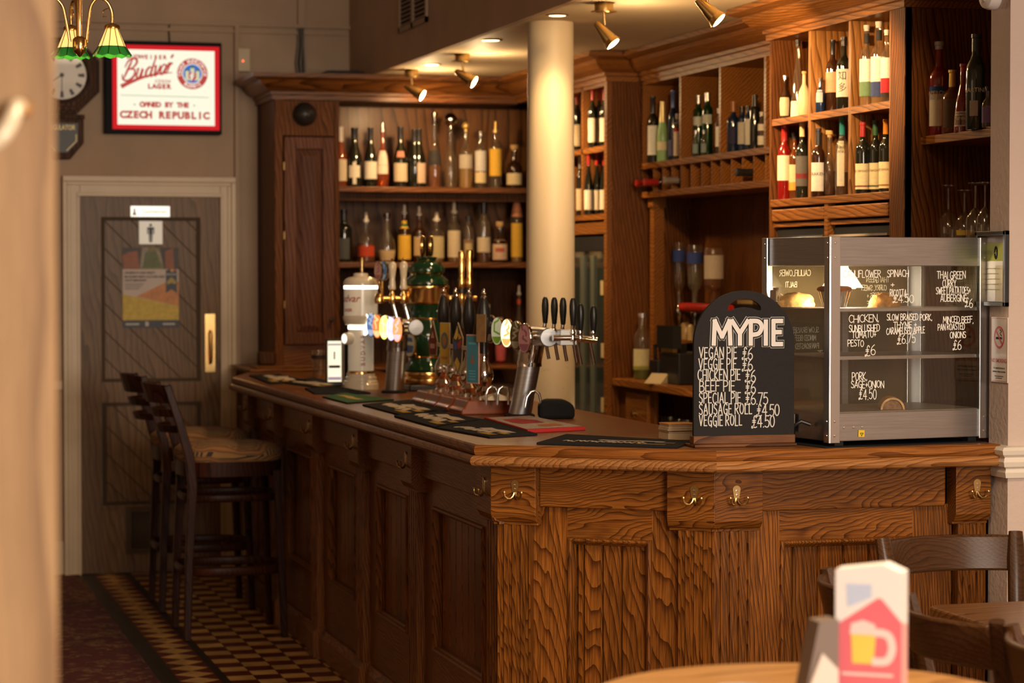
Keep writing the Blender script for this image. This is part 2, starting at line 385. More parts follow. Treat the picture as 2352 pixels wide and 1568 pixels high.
# ------------------------------------------------------------------ the room
def floor_mat():
    m, nt, out = nt_new('victorian_tiles')
    tc = N(nt, 'TexCoord'); sx = N(nt, 'SeparateXYZ', {0: tc.outputs['Object']})
    X, Y = sx.outputs[0], sx.outputs[1]
    def mth(op, a, b=0.0, c=0.0): return N(nt, 'Math', {0: a, 1: b, 2: c}, operation=op).outputs[0]
    u = mth('DIVIDE', mth('SUBTRACT', X, 1.437), .1075); v = mth('DIVIDE', Y, .1075)
    ck = mth('MODULO', mth('ADD', mth('FLOOR', u), mth('FLOOR', v)), 2.0); ck = mth('ABSOLUTE', ck)
    fu = mth('ABSOLUTE', mth('SUBTRACT', mth('FRACT', u), .5)); fv = mth('ABSOLUTE', mth('SUBTRACT', mth('FRACT', v), .5))
    gr = mth('GREATER_THAN', mth('MAXIMUM', fu, fv), .488)
    bu = mth('ABSOLUTE', mth('DIVIDE', mth('SUBTRACT', X, 1.322), .158)); bv = mth('ABSOLUTE', mth('SUBTRACT', mth('FRACT', mth('DIVIDE', Y, .152)), .5))
    dia = mth('LESS_THAN', mth('ADD', bu, bv), .5)
    nz = N(nt, 'TexNoise', {'Vector': tc.outputs['Object'], 'Scale': 9.0, 'Detail': 3.0})
    wn = N(nt, 'TexWhiteNoise', {'Vector': N(nt, 'CombineXYZ', {'X': mth('FLOOR', u), 'Y': mth('FLOOR', v), 'Z': 0.0}).outputs[0]}, noise_dimensions='3D')
    def mix(f, a, b):
        n = N(nt, 'Mix', data_type='RGBA'); nt.links.new(f, n.inputs[0])
        for i, q in ((6, a), (7, b)):
            if isinstance(q, tuple): n.inputs[i].default_value = c4(q)
            else: nt.links.new(q, n.inputs[i])
        return n.outputs[2]
    cream, red, blk = (.72,.41,.13), (.13,.020,.008), (.022,.018,.012)
    chk = mix(ck, cream, red); chk = mix(gr, chk, (.03,.02,.012))
    bor = mix(dia, red, cream)
    inb = mth('LESS_THAN', X, 1.402); c = mix(inb, chk, bor)
    ln = mth('MULTIPLY', mth('GREATER_THAN', X, 1.402), mth('LESS_THAN', X, 1.437)); c = mix(ln, c, blk)
    l2 = mth('LESS_THAN', X, 1.243); c = mix(l2, c, blk)
    val = mth('MULTIPLY', N(nt, 'MapRange', {'Value': nz.outputs['Fac'], 'From Min': .3, 'From Max': .7, 'To Min': .65, 'To Max': 1.1}).outputs[0], mth('MULTIPLY_ADD', wn.outputs[0], .35, .75))
    mx = N(nt, 'Mix', data_type='RGBA', blend_type='MULTIPLY'); mx.inputs[0].default_value = 1
    nt.links.new(c, mx.inputs[6]); nt.links.new(val, mx.inputs[7])
    b = N(nt, 'BsdfPrincipled', {'Base Color': mx.outputs[2], 'Roughness': .35}); nt.links.new(b.outputs[0], out.inputs[0]); return m
def carpet_mat():
    m, nt, out = nt_new('red_carpet')
    tc = N(nt, 'TexCoord')
    n1 = N(nt, 'TexNoise', {'Vector': tc.outputs['Object'], 'Scale': 16.0, 'Detail': 3.0, 'Distortion': 1.5}); v1 = N(nt, 'TexVoronoi', {'Vector': tc.outputs['Object'], 'Scale': 9.0})
    a = N(nt, 'Math', {0: n1.outputs['Fac'], 1: v1.outputs['Distance']}, operation='MULTIPLY')
    cr = N(nt, 'ValToRGB', {'Fac': a.outputs[0]}); e = cr.color_ramp.elements
    e[0].position = .0; e[0].color = (.26,.16,.06,1); e[1].position = .13; e[1].color = (.085,.008,.008,1)
    k = e.new(.06); k.color = (.16,.07,.03,1); k = e.new(.3); k.color = (.07,.006,.007,1); k = e.new(.36); k.color = (.20,.11,.04,1); k = e.new(.42); k.color = (.075,.008,.008,1)
    b = N(nt, 'BsdfPrincipled', {'Base Color': cr.outputs[0], 'Roughness': .95}); nt.links.new(b.outputs[0], out.inputs[0]); return m
MB().box((1.165,-4,-.1),(6,13.1,0)).build('floor', floor_mat(), kind='structure')
MB().box((-4,-4,-.1),(1.165,13.1,.004)).build('floor_carpet', carpet_mat(), kind='structure')
MB().box((-4,13.0,0),(1.16,13.15,3.8)).box((1.94,13.0,0),(6,13.15,3.8)).box((1.16,13.0,2.02),(1.94,13.15,3.8)).build('wall_back', paint, kind='structure')
MB().box((-4.15,-4,0),(-4,13.1,3.8)).build('wall_left', paint, kind='structure')
MB().box((3.9,6.7,0),(4.05,13.0,3.8)).build('wall_bar', paint, kind='structure')
MB().box((-4,-4,3.8),(6,13.1,3.9)).build('ceiling', ceilp, kind='structure')
MB().box((2.67,6.7,2.637),(3.9,13.0,2.72)).build('ceiling_bar', ceilp, kind='structure')
MB().box((2.64,5.0,2.637),(2.67,13.0,3.8)).box((2.67,5.0,2.637),(3.322,6.7,2.72)).build('ceiling_fascia', paint, kind='structure')
MB().box((3.322,6.54,0),(6,6.665,1.02)).box((3.322,6.54,1.02),(6,6.665,3.8)).build('wall_right', paintp, kind='structure')
MB().box((6,-4,0),(6.15,6.6,3.8)).build('wall_far_right', paintp, kind='structure')
mb = MB(); mb.sweep([(3.322,6.67),(3.322,6.54),(6,6.54)], [(0,1.0),(.012,1.002),(.016,1.018),(.012,1.03),(.022,1.036),(.026,1.05),(.02,1.064),(.03,1.072),(.034,1.085),(.026,1.094),(0,1.098)])
mb.build('trim_1', white, kind='structure')
# steel vertical column
mb = MB(); mb.lathe([(.101,0),(.101,1.2),(.0995,1.9),(.0955,2.3),(.0945,2.637)], (2.79,9.585,0), 40)
def col_mat():
    m, nt, out = nt_new('column_paint'); tc = N(nt, 'TexCoord')
    n1 = N(nt, 'TexNoise', {'Vector': tc.outputs['Object'], 'Scale': 22.0, 'Detail': 5.0, 'Roughness': .7}); sx = N(nt, 'SeparateXYZ', {0: tc.outputs['Object']})
    zz = N(nt, 'MapRange', {'Value': sx.outputs[2], 'From Min': 1.2, 'From Max': 1.5, 'To Min': .0, 'To Max': .1})
    th = N(nt, 'Math', {0: n1.outputs['Fac'], 1: zz.outputs[0]}, operation='SUBTRACT')
    th2 = N(nt, 'MapRange', {'Value': n1.outputs['Fac'], 'From Min': .60, 'From Max': .66, 'To Min': 0, 'To Max': .5})
    low = N(nt, 'MapRange', {'Value': sx.outputs[2], 'From Min': 1.2, 'From Max': 1.42, 'To Min': 1.0, 'To Max': 0.0})
    f = N(nt, 'Math', {0: th2.outputs[0], 1: low.outputs[0]}, operation='MULTIPLY')
    mx = N(nt, 'Mix', data_type='RGBA'); nt.links.new(f.outputs[0], mx.inputs[0]); mx.inputs[6].default_value = (.66,.54,.36,1); mx.inputs[7].default_value = (.20,.12,.05,1)
    b = N(nt, 'BsdfPrincipled', {'Base Color': mx.outputs[2], 'Roughness': .5}); nt.links.new(b.outputs[0], out.inputs[0]); return m
mb.build('column', col_mat(), kind='structure')
# door, casing, picture rail, wall trunking
d1 = thing('door_1', 'brown painted toilet door with diagonal boarded panels', None, (1.55,13.0,0)); d1['kind'] = 'structure'
mb = MB(); y0, y1 = 12.975, 13.03
X0, X1, ZT = 1.178, 1.924, 2.012
PU = (1.29,1.819,1.023,1.902); PL = (1.297,1.819,.366,.914); VN = (1.434,1.624,.125,.336)
for a in ((X0,1.29,.004,ZT),(1.819,X1,.004,ZT),(1.29,1.819,1.902,ZT),(1.29,1.819,.914,1.023),(1.29,1.819,.336,.366),(1.29,1.434,.004,.336),(1.624,1.819,.004,.336),(1.434,1.624,.004,.125)):
    mb.b += .61; mb.box((a[0],y0,a[2]),(a[1],y1,a[3]))
mb.build('door_frame', doorw, d1)
def diag_panel(nm, P):
    mb = MB(); x0, x1, z0, z1 = P; mb.box((x0,12.992,z0),(x1,13.02,z1)); mb.build(nm, doorw, d1)
    g = MB(); step = .1465
    k = -20
    while k < 30:
        # groove line z = c - (x-x0)*1.0
        c = z0 + k*step*1.0; k += 1
        pts = []
        for (x, z) in ((x0, c), (x1, c-(x1-x0)*1.0)): pts.append([x, z])
        (xa, za), (xb, zb) = pts
        # clip
        if za > z1: xa += (za-z1); za = z1
        if zb < z0: xb -= (z0-zb); zb = z0
        if xa >= xb-.01 or za <= z0 or zb >= z1: continue
        t = .004
        g.add([(xa,12.990,za-t),(xb,12.990,zb-t),(xb,12.990,zb+t),(xa,12.990,za+t)], [(0,1,2,3)])
    for (a, b, c, d) in ((x0+.02,x1-.02,z1-.018,z1),(x0+.02,x1-.02,z0,z0+.018),(x0,x0+.02,z0,z1),(x1-.02,x1,z0,z1)): g.box((a,12.981,c),(b,13.0,d))
    g.build('panel_moulding', pm('door_groove', (.075,.048,.028), .6), d1)
diag_panel('boarded_panel', PU); diag_panel('boarded_panel', PL)
mb = MB(); mb.box((VN[0],13.0,VN[2]),(VN[1],13.02,VN[3]))
for i in range(9): z = VN[2]+.02+i*.021; mb.box((VN[0]+.015,12.985,z),(VN[1]-.015,12.998,z+.006))
for (a, b, c, d) in ((VN[0]-.02,VN[1]+.02,VN[3]-.01,VN[3]+.02),(VN[0]-.02,VN[1]+.02,VN[2]-.02,VN[2]+.01),(VN[0]-.02,VN[0]+.01,VN[2]+.01,VN[3]-.01),(VN[1]-.01,VN[1]+.02,VN[2]+.01,VN[3]-.01)): mb.box((a,12.965,c),(b,12.98,d))
mb.build('vent_grille', pm('vent_brown', (.10,.066,.04), .6), d1)
mb = MB(); mb.box((1.84,12.968,1.07),(1.897,12.976,1.386)); h = mb.build('push_plate', brass, d1, bevel=.002); h['label'] = 'tall polished brass plate'
mb = MB(); mb.tube([(1.868,12.968,1.12),(1.868,12.93,1.13),(1.868,12.925,1.2),(1.868,12.93,1.28),(1.868,12.968,1.29)], .009, 8); mb.build('pull_handle', brass, d1)
mb = MB()
cas = [(0,.0),(.0,.012),(.02,.018),(.045,.022),(.06,.03),(.078,.03),(.085,.0)]
def casing(mb, pts, w=.085, t=.055):
    pass
for (a, b, c, d) in ((1.088,1.178,0,2.11),(1.924,2.004,0,2.11)): mb.box((a,12.955,c),(b,13.0,d)); 
mb.box((1.178,12.955,2.012),(1.924,13.0,2.11))
for (a, b, c, d, y) in ((1.088,1.11,0,2.088,12.938),(1.1105,1.13,0,2.07,12.946),(1.162,1.178,0,2.01,12.95),(1.982,2.006,0,2.088,12.938),(1.962,1.9815,0,2.07,12.946),(1.924,1.938,0,2.01,12.95)): mb.box((a,y,c),(b,12.9545,d))
mb.box((1.088,12.938,2.0885),(2.006,12.9545,2.118)); mb.box((1.1105,12.946,2.0705),(1.9815,12.9545,2.088)); mb.box((1.162,12.95,2.0105),(1.938,12.9545,2.03))
mb.build('trim_2', creamt, kind='structure', bevel=.004)
mb = MB(); mb.box((-4,12.97,2.93),(2.64,13.0,2.948)); mb.box((-4,12.978,2.895),(2.62,13.0,2.912)); mb.build('trim_3', paint, kind='structure')
mb = MB(); mb.box((2.006,12.965,1.06),(2.03,13.0,2.93)); mb.build('trim_4', paint, kind='structure', bevel=.003)
mb = MB(); mb.box((-4,12.97,.98),(1.088,13.0,1.04)); mb.build('trim_5', creamt, kind='structure', bevel=.01)
mb = MB(); mb.box((-4,12.98,0),(1.088,13.0,.18)); mb.box((2.006,12.98,0),(3,13.0,.18)); mb.build('baseboard_back', creamt, kind='structure')
# ------------------------------------------------------------------ bar counter
Q = [Vector((1.80,11.70)), Vector((1.80,6.97)), Vector((2.406,6.555)), Vector((3.312,6.572))]
def inset(d):
    out = []
    for i in range(4):
        if i == 0: d0 = d1 = (Q[1]-Q[0]).normalized()
        elif i == 3: d0 = d1 = (Q[3]-Q[2]).normalized()
        else: d0 = (Q[i]-Q[i-1]).normalized(); d1 = (Q[i+1]-Q[i]).normalized()
        n0 = Vector((d0.y,-d0.x)); n1 = Vector((d1.y,-d1.x)); m = n0+n1; m = m/m.dot(n0); out.append(Q[i]-m*d)
    return out
PAN = inset(.115)     # panel plane
def fr(i):
    a, b = PAN[i], PAN[i+1]; d = (b-a).normalized(); return frame((a.x,a.y,0), (d.x,d.y,0), (0,0,1)), (b-a).length
front = thing('bar_counter', 'panelled oak front of the bar counter, running from far end round to the right wall', 'bar counter', (2.0,7.0,0))
FR = [fr(i) for i in range(3)]
def corner_s(i, o):   # s extents of segment i at outward offset o, in its own frame
    q = inset(.115-o); a, b = PAN[i], PAN[i+1]; d = (b-a).normalized()
    return (q[i]-a).dot(d), (q[i+1]-a).dot(d)
def hook(parent, M):
    mb = MB(M)
    out = []
    for i in range(13):
        t = PI*i/12; out.append((.0122*math.cos(t), .006+.0122*math.sin(t)))
    pl = out + [(-.0095,-.010),(-.0065,-.027),(.0065,-.027),(.0095,-.010)]
    mb.prism(pl, 0, .0035)
    for s in (-1, 1):
        mb.tube([(s*.002,-.02,.003),(s*.006,-.031,.007),(s*.012,-.037,.013),(s*.019,-.036,.020),(s*.025,-.029,.024),(s*.027,-.019,.026)], [.0045,.0042,.0038,.0034,.0032,.0032], 8)
        mb.lathe([(.001,-.004),(.0045,-.002),(.0045,.002),(.001,.004)], (s*.027,-.017,.026), 8)
    o = mb.build('coat_hook', brassd, parent)
    mb = MB(M); mb.lathe([(.003,0),(.003,.0012),(.001,.0016)], (0,.003,.0035), 8); mb.lathe([(.003,0),(.003,.0012),(.001,.0016)], (.001,-.009,.0035), 8)
    mb.build('screw', chrome, o); return o
def block(i, s0, s1, mat, hk=None):
    M, _ = FR[i]
    mb = MB(M); mb.b = random.random()*9
    mb.prism([(.0,1.036),(.065,1.036),(.065,.888),(.052,.868),(.04,.864),(.04,.856),(0,.856)], s0, s1, (2,1,0)); mb.build('capital_block', mat, front, bevel=.002)
    if hk is not None: hook(front, M @ Matrix.Translation((hk, .975, .0652)))
def pilaster(i, s0, s1):
    M, _ = FR[i]; w = s1-s0; mb = MB(M); mb.b = random.random()*9
    n = 4; gw = .007; pts = [(s0,0),(s0,.04)]
    for k in range(n):
        c = s0 + w*(k+.5)/n; pts += [(c-gw,.04),(c-gw*.6,.034),(c+gw*.6,.034),(c+gw,.04)]
    pts += [(s1,.04),(s1,0)]
    mb.prism(pts[::-1], .12, .857, (0,2,1)); mb.build('pilaster', oakZ, front)
    mb = MB(M); mb.b = random.random()*9
    mb.prism([(0,0),(.06,0),(.06,.105),(.05,.118),(.042,.126),(0,.13)], s0-.012, s1+.012, (2,1,0)); mb.build('pilaster_base', oakX if i == 2 else oakZ, front, bevel=.002)
def bay(i, s0, s1, p0, p1, zb=.325, hmat=oakX):
    """one panelled bay between posts: frieze, stiles, rails, moulding, boarded panel"""
    M, _ = FR[i]
    mb = MB(M); mb.b = random.random()*9; mb.box((s0,.912,0),(s1,1.036,.03)); mb.build('frieze_board', hmat, front, bevel=.004)
    a, b, zt = p0, p1, .822
    for (u, v) in ((s0-.03, a), (b, s1+.03)):
        mb = MB(M); mb.b = random.random()*9; mb.box((u,.12,-.02),(v,.915,.010)); mb.build('stile', oakZ, front)
    mb = MB(M); mb.b = random.random()*9; mb.box((a,zt,-.02),(b,.915,.010)); mb.build('top_rail', hmat, front)
    mb = MB(M); mb.b = random.random()*9; mb.box((a,.12,-.02),(b,zb,.010)); mb.build('bottom_rail', hmat, front)
    # bolection moulding round the panel
    mw = .022; mb = MB(M); mb.b = random.random()*9
    pr = [(0,.010),(.003,.018),(.009,.02),(.014,.016),(.017,.008),(mw,.002),(mw,-.012),(0,-.012)]
    ring = [(a,zb),(b,zb),(b,zt),(a,zt)]
    vs = []; 
    for (x, z), (dx, dz) in zip(ring, ((1,1),(-1,1),(-1,-1),(1,-1))):
        for (o, h) in pr: vs.append((x+dx*o, z+dz*o, h))
    k = len(pr); fs = [(q*k+j, ((q+1)%4)*k+j, ((q+1)%4)*k+(j+1)%k, q*k+(j+1)%k) for q in range(4) for j in range(k)]
    mb.add(vs, fs); mb.build('panel_moulding', oakZ, front)
    # tongue and groove boards
    mb = MB(M); a += mw; b -= mw; lo, hi = zb+mw, zt-mw; w = b-a; n = max(3, round(w/.088)); n = n+1
    edges = [a] + [a + w*(k+.35)/(n-.3) for k in range(n-1)] + [b]
    for k in range(len(edges)-1):
        mb.b = random.random()*20+1
        e0, e1 = edges[k]+.0018, edges[k+1]-.0018
        mb.prism([(e0,-.02),(e0,-.0165),(e0+.003,-.0125),(e1-.003,-.0125),(e1,-.0165),(e1,-.02)][::-1], lo, hi, (0,2,1))
    mb.build('boarded_panel', oakZ, front)
# side run: posts at world Y
M0, L0 = FR[0]; sY = lambda y: PAN[0].y - y
posts = [(11.944,11.764),(11.035,10.858),(10.082,9.902),(9.150,8.968),(8.240,8.060)]
posts[0] = (11.73, 11.59)
for n_, (ya, yb) in enumerate(posts):
    a, b = sY(ya), sY(yb); block(0, a, b, oakY, (a+b)/2+.01); pilaster(0, a+.028, b-.028)
c0, c1 = corner_s(0, .065); c0p = corner_s(0, .04)
block(0, c1-.17, c1, oakY, c1-.075); pilaster(0, c1-.142, c0p[1])
pe = [sY(p[1]) for p in posts]; ps_ = [sY(p[0]) for p in posts[1:]] + [c1-.17]
for a, b in zip(pe, ps_): bay(0, a, b, a+.105, b-.105, hmat=oakY)
# angled face
M1, L1 = FR[1]; a0, a1 = corner_s(1, .065); q0, q1 = corner_s(1, .04)
block(1, a0, a0+.142, oakD, a0+.078); pilaster(1, q0, a0+.118)
block(1, a1-.145, a1, oakD, a1-.062); pilaster(1, a1-.117, q1)
bay(1, a0+.142, a1-.145, a0+.225, a1-.205, hmat=oakD)
# face towards the room, right
M2, L2 = FR[2]; b0, b1 = corner_s(2, .065); r0, r1 = corner_s(2, .04)
block(2, b0, b0+.150, oakX, b0+.066); pilaster(2, r0, b0+.122)
block(2, L2-.118, L2-.002, oakX, L2-.05); pilaster(2, L2-.098, L2-.006)
bay(2, b0+.150, L2-.135, b0+.225, L2-.235)
for i in range(3):
    M, L = FR[i]; s0, s1 = corner_s(i, .035); mb = MB(M)
    if i == 0: s0 = 0.0
    mb.prism([(-.02,0),(.035,0),(.035,.09),(.025,.105),(.018,.118),(-.02,.122)], s0, s1, (2,1,0)); mb.build('plinth', (oakY, oakD, oakX)[i], front, bevel=.002)
    mb = MB(M); mb.box((0,.1,-.05),(L,1.036,-.021)); mb.build('backing_board', oakZ, front)
# top
ctop = thing('counter_top', 'long polished oak bar top with rounded double edge moulding', 'bar top', (2.1,7.5,1.036))
prof = [(0,1.1),(.006,1.096),(.0095,1.088),(.0095,1.078),(.006,1.0705),(.004,1.069),(.012,1.068),(.019,1.064),(.0235,1.056),(.0235,1.048),(.019,1.0405),(.012,1.0365),(-.02,1.0365),(-.02,1.1)]
P0 = Vector((1.965,12.25))
path = [P0] + Q
mats = [topY, topY, wood('counter_diag', TD, TM, TL, 'X', rot=.61, rings=30, rough=.32, coat=.12, contrast=.5, pore=.25), topX]
def sweep_seg(i, prof, nm, mt):
    """one mitred length of the edge moulding"""
    pts = path; vs = []
    def mit(j):
        if j == 0: d0 = d1 = (pts[1]-pts[0]).normalized()
        elif j == len(pts)-1: d0 = d1 = (pts[j]-pts[j-1]).normalized()
        else: d0 = (pts[j]-pts[j-1]).normalized(); d1 = (pts[j+1]-pts[j]).normalized()
        n0 = Vector((d0.y,-d0.x)); n1 = Vector((d1.y,-d1.x)); m = n0+n1; return m/m.dot(n0)
    for j in (i, i+1):
        m = mit(j)
        for o, z in prof: q = pts[j]+m*o; vs.append((q.x, q.y, z))
    k = len(prof); fs = [(j, k+j, k+(j+1)%k, (j+1)%k) for j in range(k)] + [tuple(range(k)), tuple(range(2*k-1, k-1, -1))]
    mb = MB(); mb.b = i*3.3; mb.add(vs, fs, False); o = mb.build(nm, mt, ctop, fix=True)
    if i == 3: o['label'] = 'paler worn length of edge moulding'
pu = [(-.02,1.1),(0,1.1),(.006,1.096),(.0095,1.088),(.0095,1.078),(.006,1.0705),(.004,1.0685),(-.02,1.0685)]
pb = [(-.02,1.0683),(.004,1.0683),(.012,1.068),(.019,1.064),(.0235,1.056),(.0235,1.048),(.019,1.0405),(.012,1.0365),(-.02,1.0365)]
for i in range(4): sweep_seg(i, pu, 'edge_moulding', mats[i]); sweep_seg(i, pb, 'edge_bead', beads if i < 2 else beadw)
ins = [P0] + Q
inner = [(3.312,7.22),(2.80,7.22),(2.66,7.36),(2.62,7.55),(2.62,12.44),(2.135,12.44)]
def shr(d=.02):
    out = []
    for j in range(5):
        if j == 0: d0 = d1 = (ins[1]-ins[0]).normalized()
        elif j == 4: d0 = d1 = (ins[j]-ins[j-1]).normalized()
        else: d0 = (ins[j]-ins[j-1]).normalized(); d1 = (ins[j+1]-ins[j]).normalized()
        n0 = Vector((d0.y,-d0.x)); n1 = Vector((d1.y,-d1.x)); m = n0+n1; m /= m.dot(n0); q = ins[j]-m*d; out.append((q.x,q.y))
    return out
e = shr()
# three boards mitred at the corners
mb = MB(); mb.b = 2.2; mb.prism([e[0], e[1], e[2], (2.66,7.36), (2.62,7.55), (2.62,12.44), (2.135,12.44)], 1.045, 1.1, (0,1,2)); mb.build('top_board', topY, ctop)
mb = MB(); mb.b = 5.2; mb.prism([e[2], e[3], (2.72,7.30), (2.66,7.36)], 1.045, 1.1, (0,1,2)); mb.build('top_board', mats[2], ctop)
mb = MB(); mb.b = 8.2; mb.prism([e[3], e[4], (3.312,7.22), (2.80,7.22), (2.72,7.30)], 1.045, 1.1, (0,1,2)); mb.build('top_board', topX, ctop)
# staff side carcass under the top
mb = MB(); mb.prism([(1.97,12.3),(1.97,7.07),(2.44,6.75),(3.3,6.76),(3.3,7.1),(2.6,7.1),(2.5,7.3),(2.5,12.3)], .02, 1.036, (0,1,2)); mb.build('carcass', darkZ, front)
# ------------------------------------------------------------------ back bar cabinets
CORN = [(0,2.505),(.012,2.505),(.012,2.527),(.022,2.531),(.022,2.546),(.034,2.549),(.058,2.562),(.078,2.583),(.088,2.600),(.104,2.603),(.13,2.613),(.13,2.634),(0,2.634)]
bc = thing('bar_cabinet', 'dark wooden back bar cabinet with two bottle shelves and a tall panelled cupboard', 'cabinet', (2.8,12.7,0))
YF, XL, XR = 12.45, 2.132, 3.44
mb = MB(); mb.box((XL,12.86,1.0),(XR+.4,12.99,2.63))
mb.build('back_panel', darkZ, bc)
mb = MB()
for i in range(13):
    mb.b = i*1.7+.5; x = 2.47+i*.078; mb.box((x+.002,12.85,1.0),(x+.076,12.862,1.64))
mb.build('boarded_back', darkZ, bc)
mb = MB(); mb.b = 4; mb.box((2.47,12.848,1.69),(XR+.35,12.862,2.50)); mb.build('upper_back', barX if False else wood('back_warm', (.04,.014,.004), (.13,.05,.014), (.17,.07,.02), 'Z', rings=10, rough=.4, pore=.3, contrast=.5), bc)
mb = MB(); mb.b = 2; mb.box((XL,YF,1.0),(XL+.045,12.86,2.56)); mb.build('side_post', barZ, bc, bevel=.004)
mb = MB(); mb.b = 7; mb.box((2.452,YF+.005,1.0),(2.475,12.86,2.5)); mb.build('inner_upright', barZ, bc)
mb = MB(); mb.b = 3; mb.box((XL+.045,YF+.012,2.32),(2.452,YF+.03,2.56)); mb.build('head_board', barZ, bc)
mb = MB(); mb.b = 3.4; mb.box((XL+.045,YF+.012,1.0),(2.452,YF+.03,1.228)); mb.build('foot_board', barX, bc)
# cupboard door with raised panel
mauve = wood('cupboard_door', (.055,.020,.011), (.13,.052,.030), (.17,.072,.044), 'Z', rings=30, rough=.5, coat=0, pore=.25, wob=.06, spec=.1)
da, db, zl, zh = XL+.05, 2.447, 1.232, 2.312
dr = MB(); st = .062
for k, q in enumerate(((da,da+st,zl,zh),(db-st,db,zl,zh),(da+st,db-st,zh-st,zh),(da+st,db-st,zl,zl+st))): dr.b = k*2.2+.4; dr.box((q[0],YF-.008,q[2]),(q[1],YF+.014,q[3]))
door = dr.build('cupboard_door', mauve, bc, bevel=.003)
mb = MB(); mb.b = 9; x0, x1, z0, z1 = da+st, db-st, zl+st, zh-st; i_ = .035
mb.add([(x0,YF+.008,z0),(x1,YF+.008,z0),(x1,YF+.008,z1),(x0,YF+.008,z1),(x0+i_,YF-.004,z0+i_),(x1-i_,YF-.004,z0+i_),(x1-i_,YF-.004,z1-i_),(x0+i_,YF-.004,z1-i_)],
       [(4,5,6,7),(0,1,5,4),(1,2,6,5),(2,3,7,6),(3,0,4,7)]); mb.build('raised_panel', mauve, door)
mb = MB(); mb.at(faceY((db-.02,YF-.008,1.36))).lathe([(.004,0),(.004,.008),(.011,.014),(.012,.02),(.007,.026),(.0005,.027)], (0,0,0), 14); mb.build('knob', pm('dark_knob', (.03,.015,.008), .3), door)
for z in (1.42, 1.78, 2.14): MB().box((da-.004,YF-.010,z),(da+.002,YF,z+.04)).build('hinge', pm('dark_brass', (.22,.14,.05), .45, 1), door)
# shelves
for z in (2.058, 1.661):
    mb = MB(); mb.b = z*3; mb.box((2.475,YF+.02,z-.028),(XR+.30,12.85,z)); mb.build('shelf', barX, bc, bevel=.003)
mb = MB(); mb.b = 1.3; mb.box((2.475,YF+.06,1.985),(XR+.3,YF+.09,2.03)); mb.build('shelf_apron', darkZ, bc)
mb = MB(); mb.b = 1.9; mb.box((XL-.17,YF-.22,1.1006),(XR+.0,12.86,1.116)); mb.box((XL-.13,YF-.19,1.116),(2.475,YF+.03,1.128)); mb.build('ledge', barX, bc, bevel=.006)
mb = MB(); mb.b = 2.9; mb.box((XL-.1,YF-.09,1.128),(XL-.01,YF-.02,1.20)); mb.build('end_block', darkZ, bc, bevel=.012)
mb = MB(); mb.b = 6; mb.sweep([(XL,12.99),(XL,YF),(XR+.005,YF)], CORN); mb.build('cornice', barX, bc)
mb = MB(); mb.b = 8; mb.box((XL+.01,YF+.01,2.5),(XR,12.99,2.55)); mb.build('top_board', darkZ, bc)
# --- right hand run
XU, XV = 3.44, 3.60
u1 = thing('wine_cabinet', 'tall bar cabinet with wine shelves beside the white column', 'cabinet', (3.6,11.6,0))
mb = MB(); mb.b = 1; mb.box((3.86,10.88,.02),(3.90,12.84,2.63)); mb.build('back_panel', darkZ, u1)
mb = MB(); mb.b = 2; mb.box((XU,10.862,.02),(3.86,10.895,2.505)); mb.build('end_panel', barZ, u1)
mb = MB(); mb.b = 3; mb.box((XU-.004,10.858,.02),(XU+.02,10.90,2.505)); mb.build('corner_post', barY, u1)
for y in (11.27, 11.66): MB().box((XU,y-.011,1.885),(3.86,y+.011,2.505)).build('divider', barY, u1)
for z in (1.887, 2.208):
    mb = MB(); mb.b = z; mb.box((XU,10.9,z-.026),(3.86,12.0,z)); mb.build('shelf', barY, u1)
mb = MB(); mb.b = 3; mb.box((XU,10.9,2.488),(3.86,12.0,2.505)); mb.build('top_rail', barY, u1)
mb = MB(); mb.b = 5; mb.box((XU+.012,10.9,1.792),(XU+.03,12.0,1.85)); mb.build('drawer_front', barY, u1, bevel=.003)
mb = MB(); mb.b = 6; mb.sweep([(XU,12.45),(XU,10.86),(XV+.005,10.86)], CORN); mb.build('cornice', barY, u1)
mb = MB(); mb.box((XU+.02,10.86,2.505),(3.88,12.45,2.56)); mb.build('top_board', darkZ, u1)
mb = MB(); mb.b = 7; mb.box((XU+.005,12.0,.02),(3.86,12.02,2.505)); mb.build('end_panel', darkZ, u1)
# fridge
fg = thing('bottle_fridge', 'tall black glass-door drinks fridge behind the white column', 'fridge', (3.64,11.3,0))
mb = MB(); mb.box((3.50,10.92,.1),(3.84,11.72,1.785)); mb.build('body', black, fg)
mb = MB()
for a in ((10.93,10.985,.14,1.78),(11.655,11.71,.14,1.78),(10.985,11.655,1.71,1.78),(10.985,11.655,.14,.22)): mb.box((3.462,a[0],a[2]),(3.50,a[1],a[3]))
mb.build('door_frame', blackm, fg, bevel=.003)
mb = MB(); mb.box((3.474,10.985,.22),(3.480,11.655,1.71)); mb.build('glass_door', pm('fridge_glass', (.03,.04,.038), .06, spec=.9, coat=.5), fg)
mb = MB()
for y in (11.16, 11.33): mb.box((3.466,y,.3),(3.473,y+.055,1.69))
mb.build('grey_bar', pm('fridge_strip', (.10,.115,.095), .3), fg)  # plain grey-green upright bars on the door glass
for k, (z, y) in enumerate(((1.5,11.04),(1.2,11.03),(.94,11.03))):
    mb = MB(); mb.box((3.470,y-.02,z),(3.4735,y+.025,z+.07)); mb.build('bottle_label', pm('fridge_label', (.5,.4,.22), .5), fg)
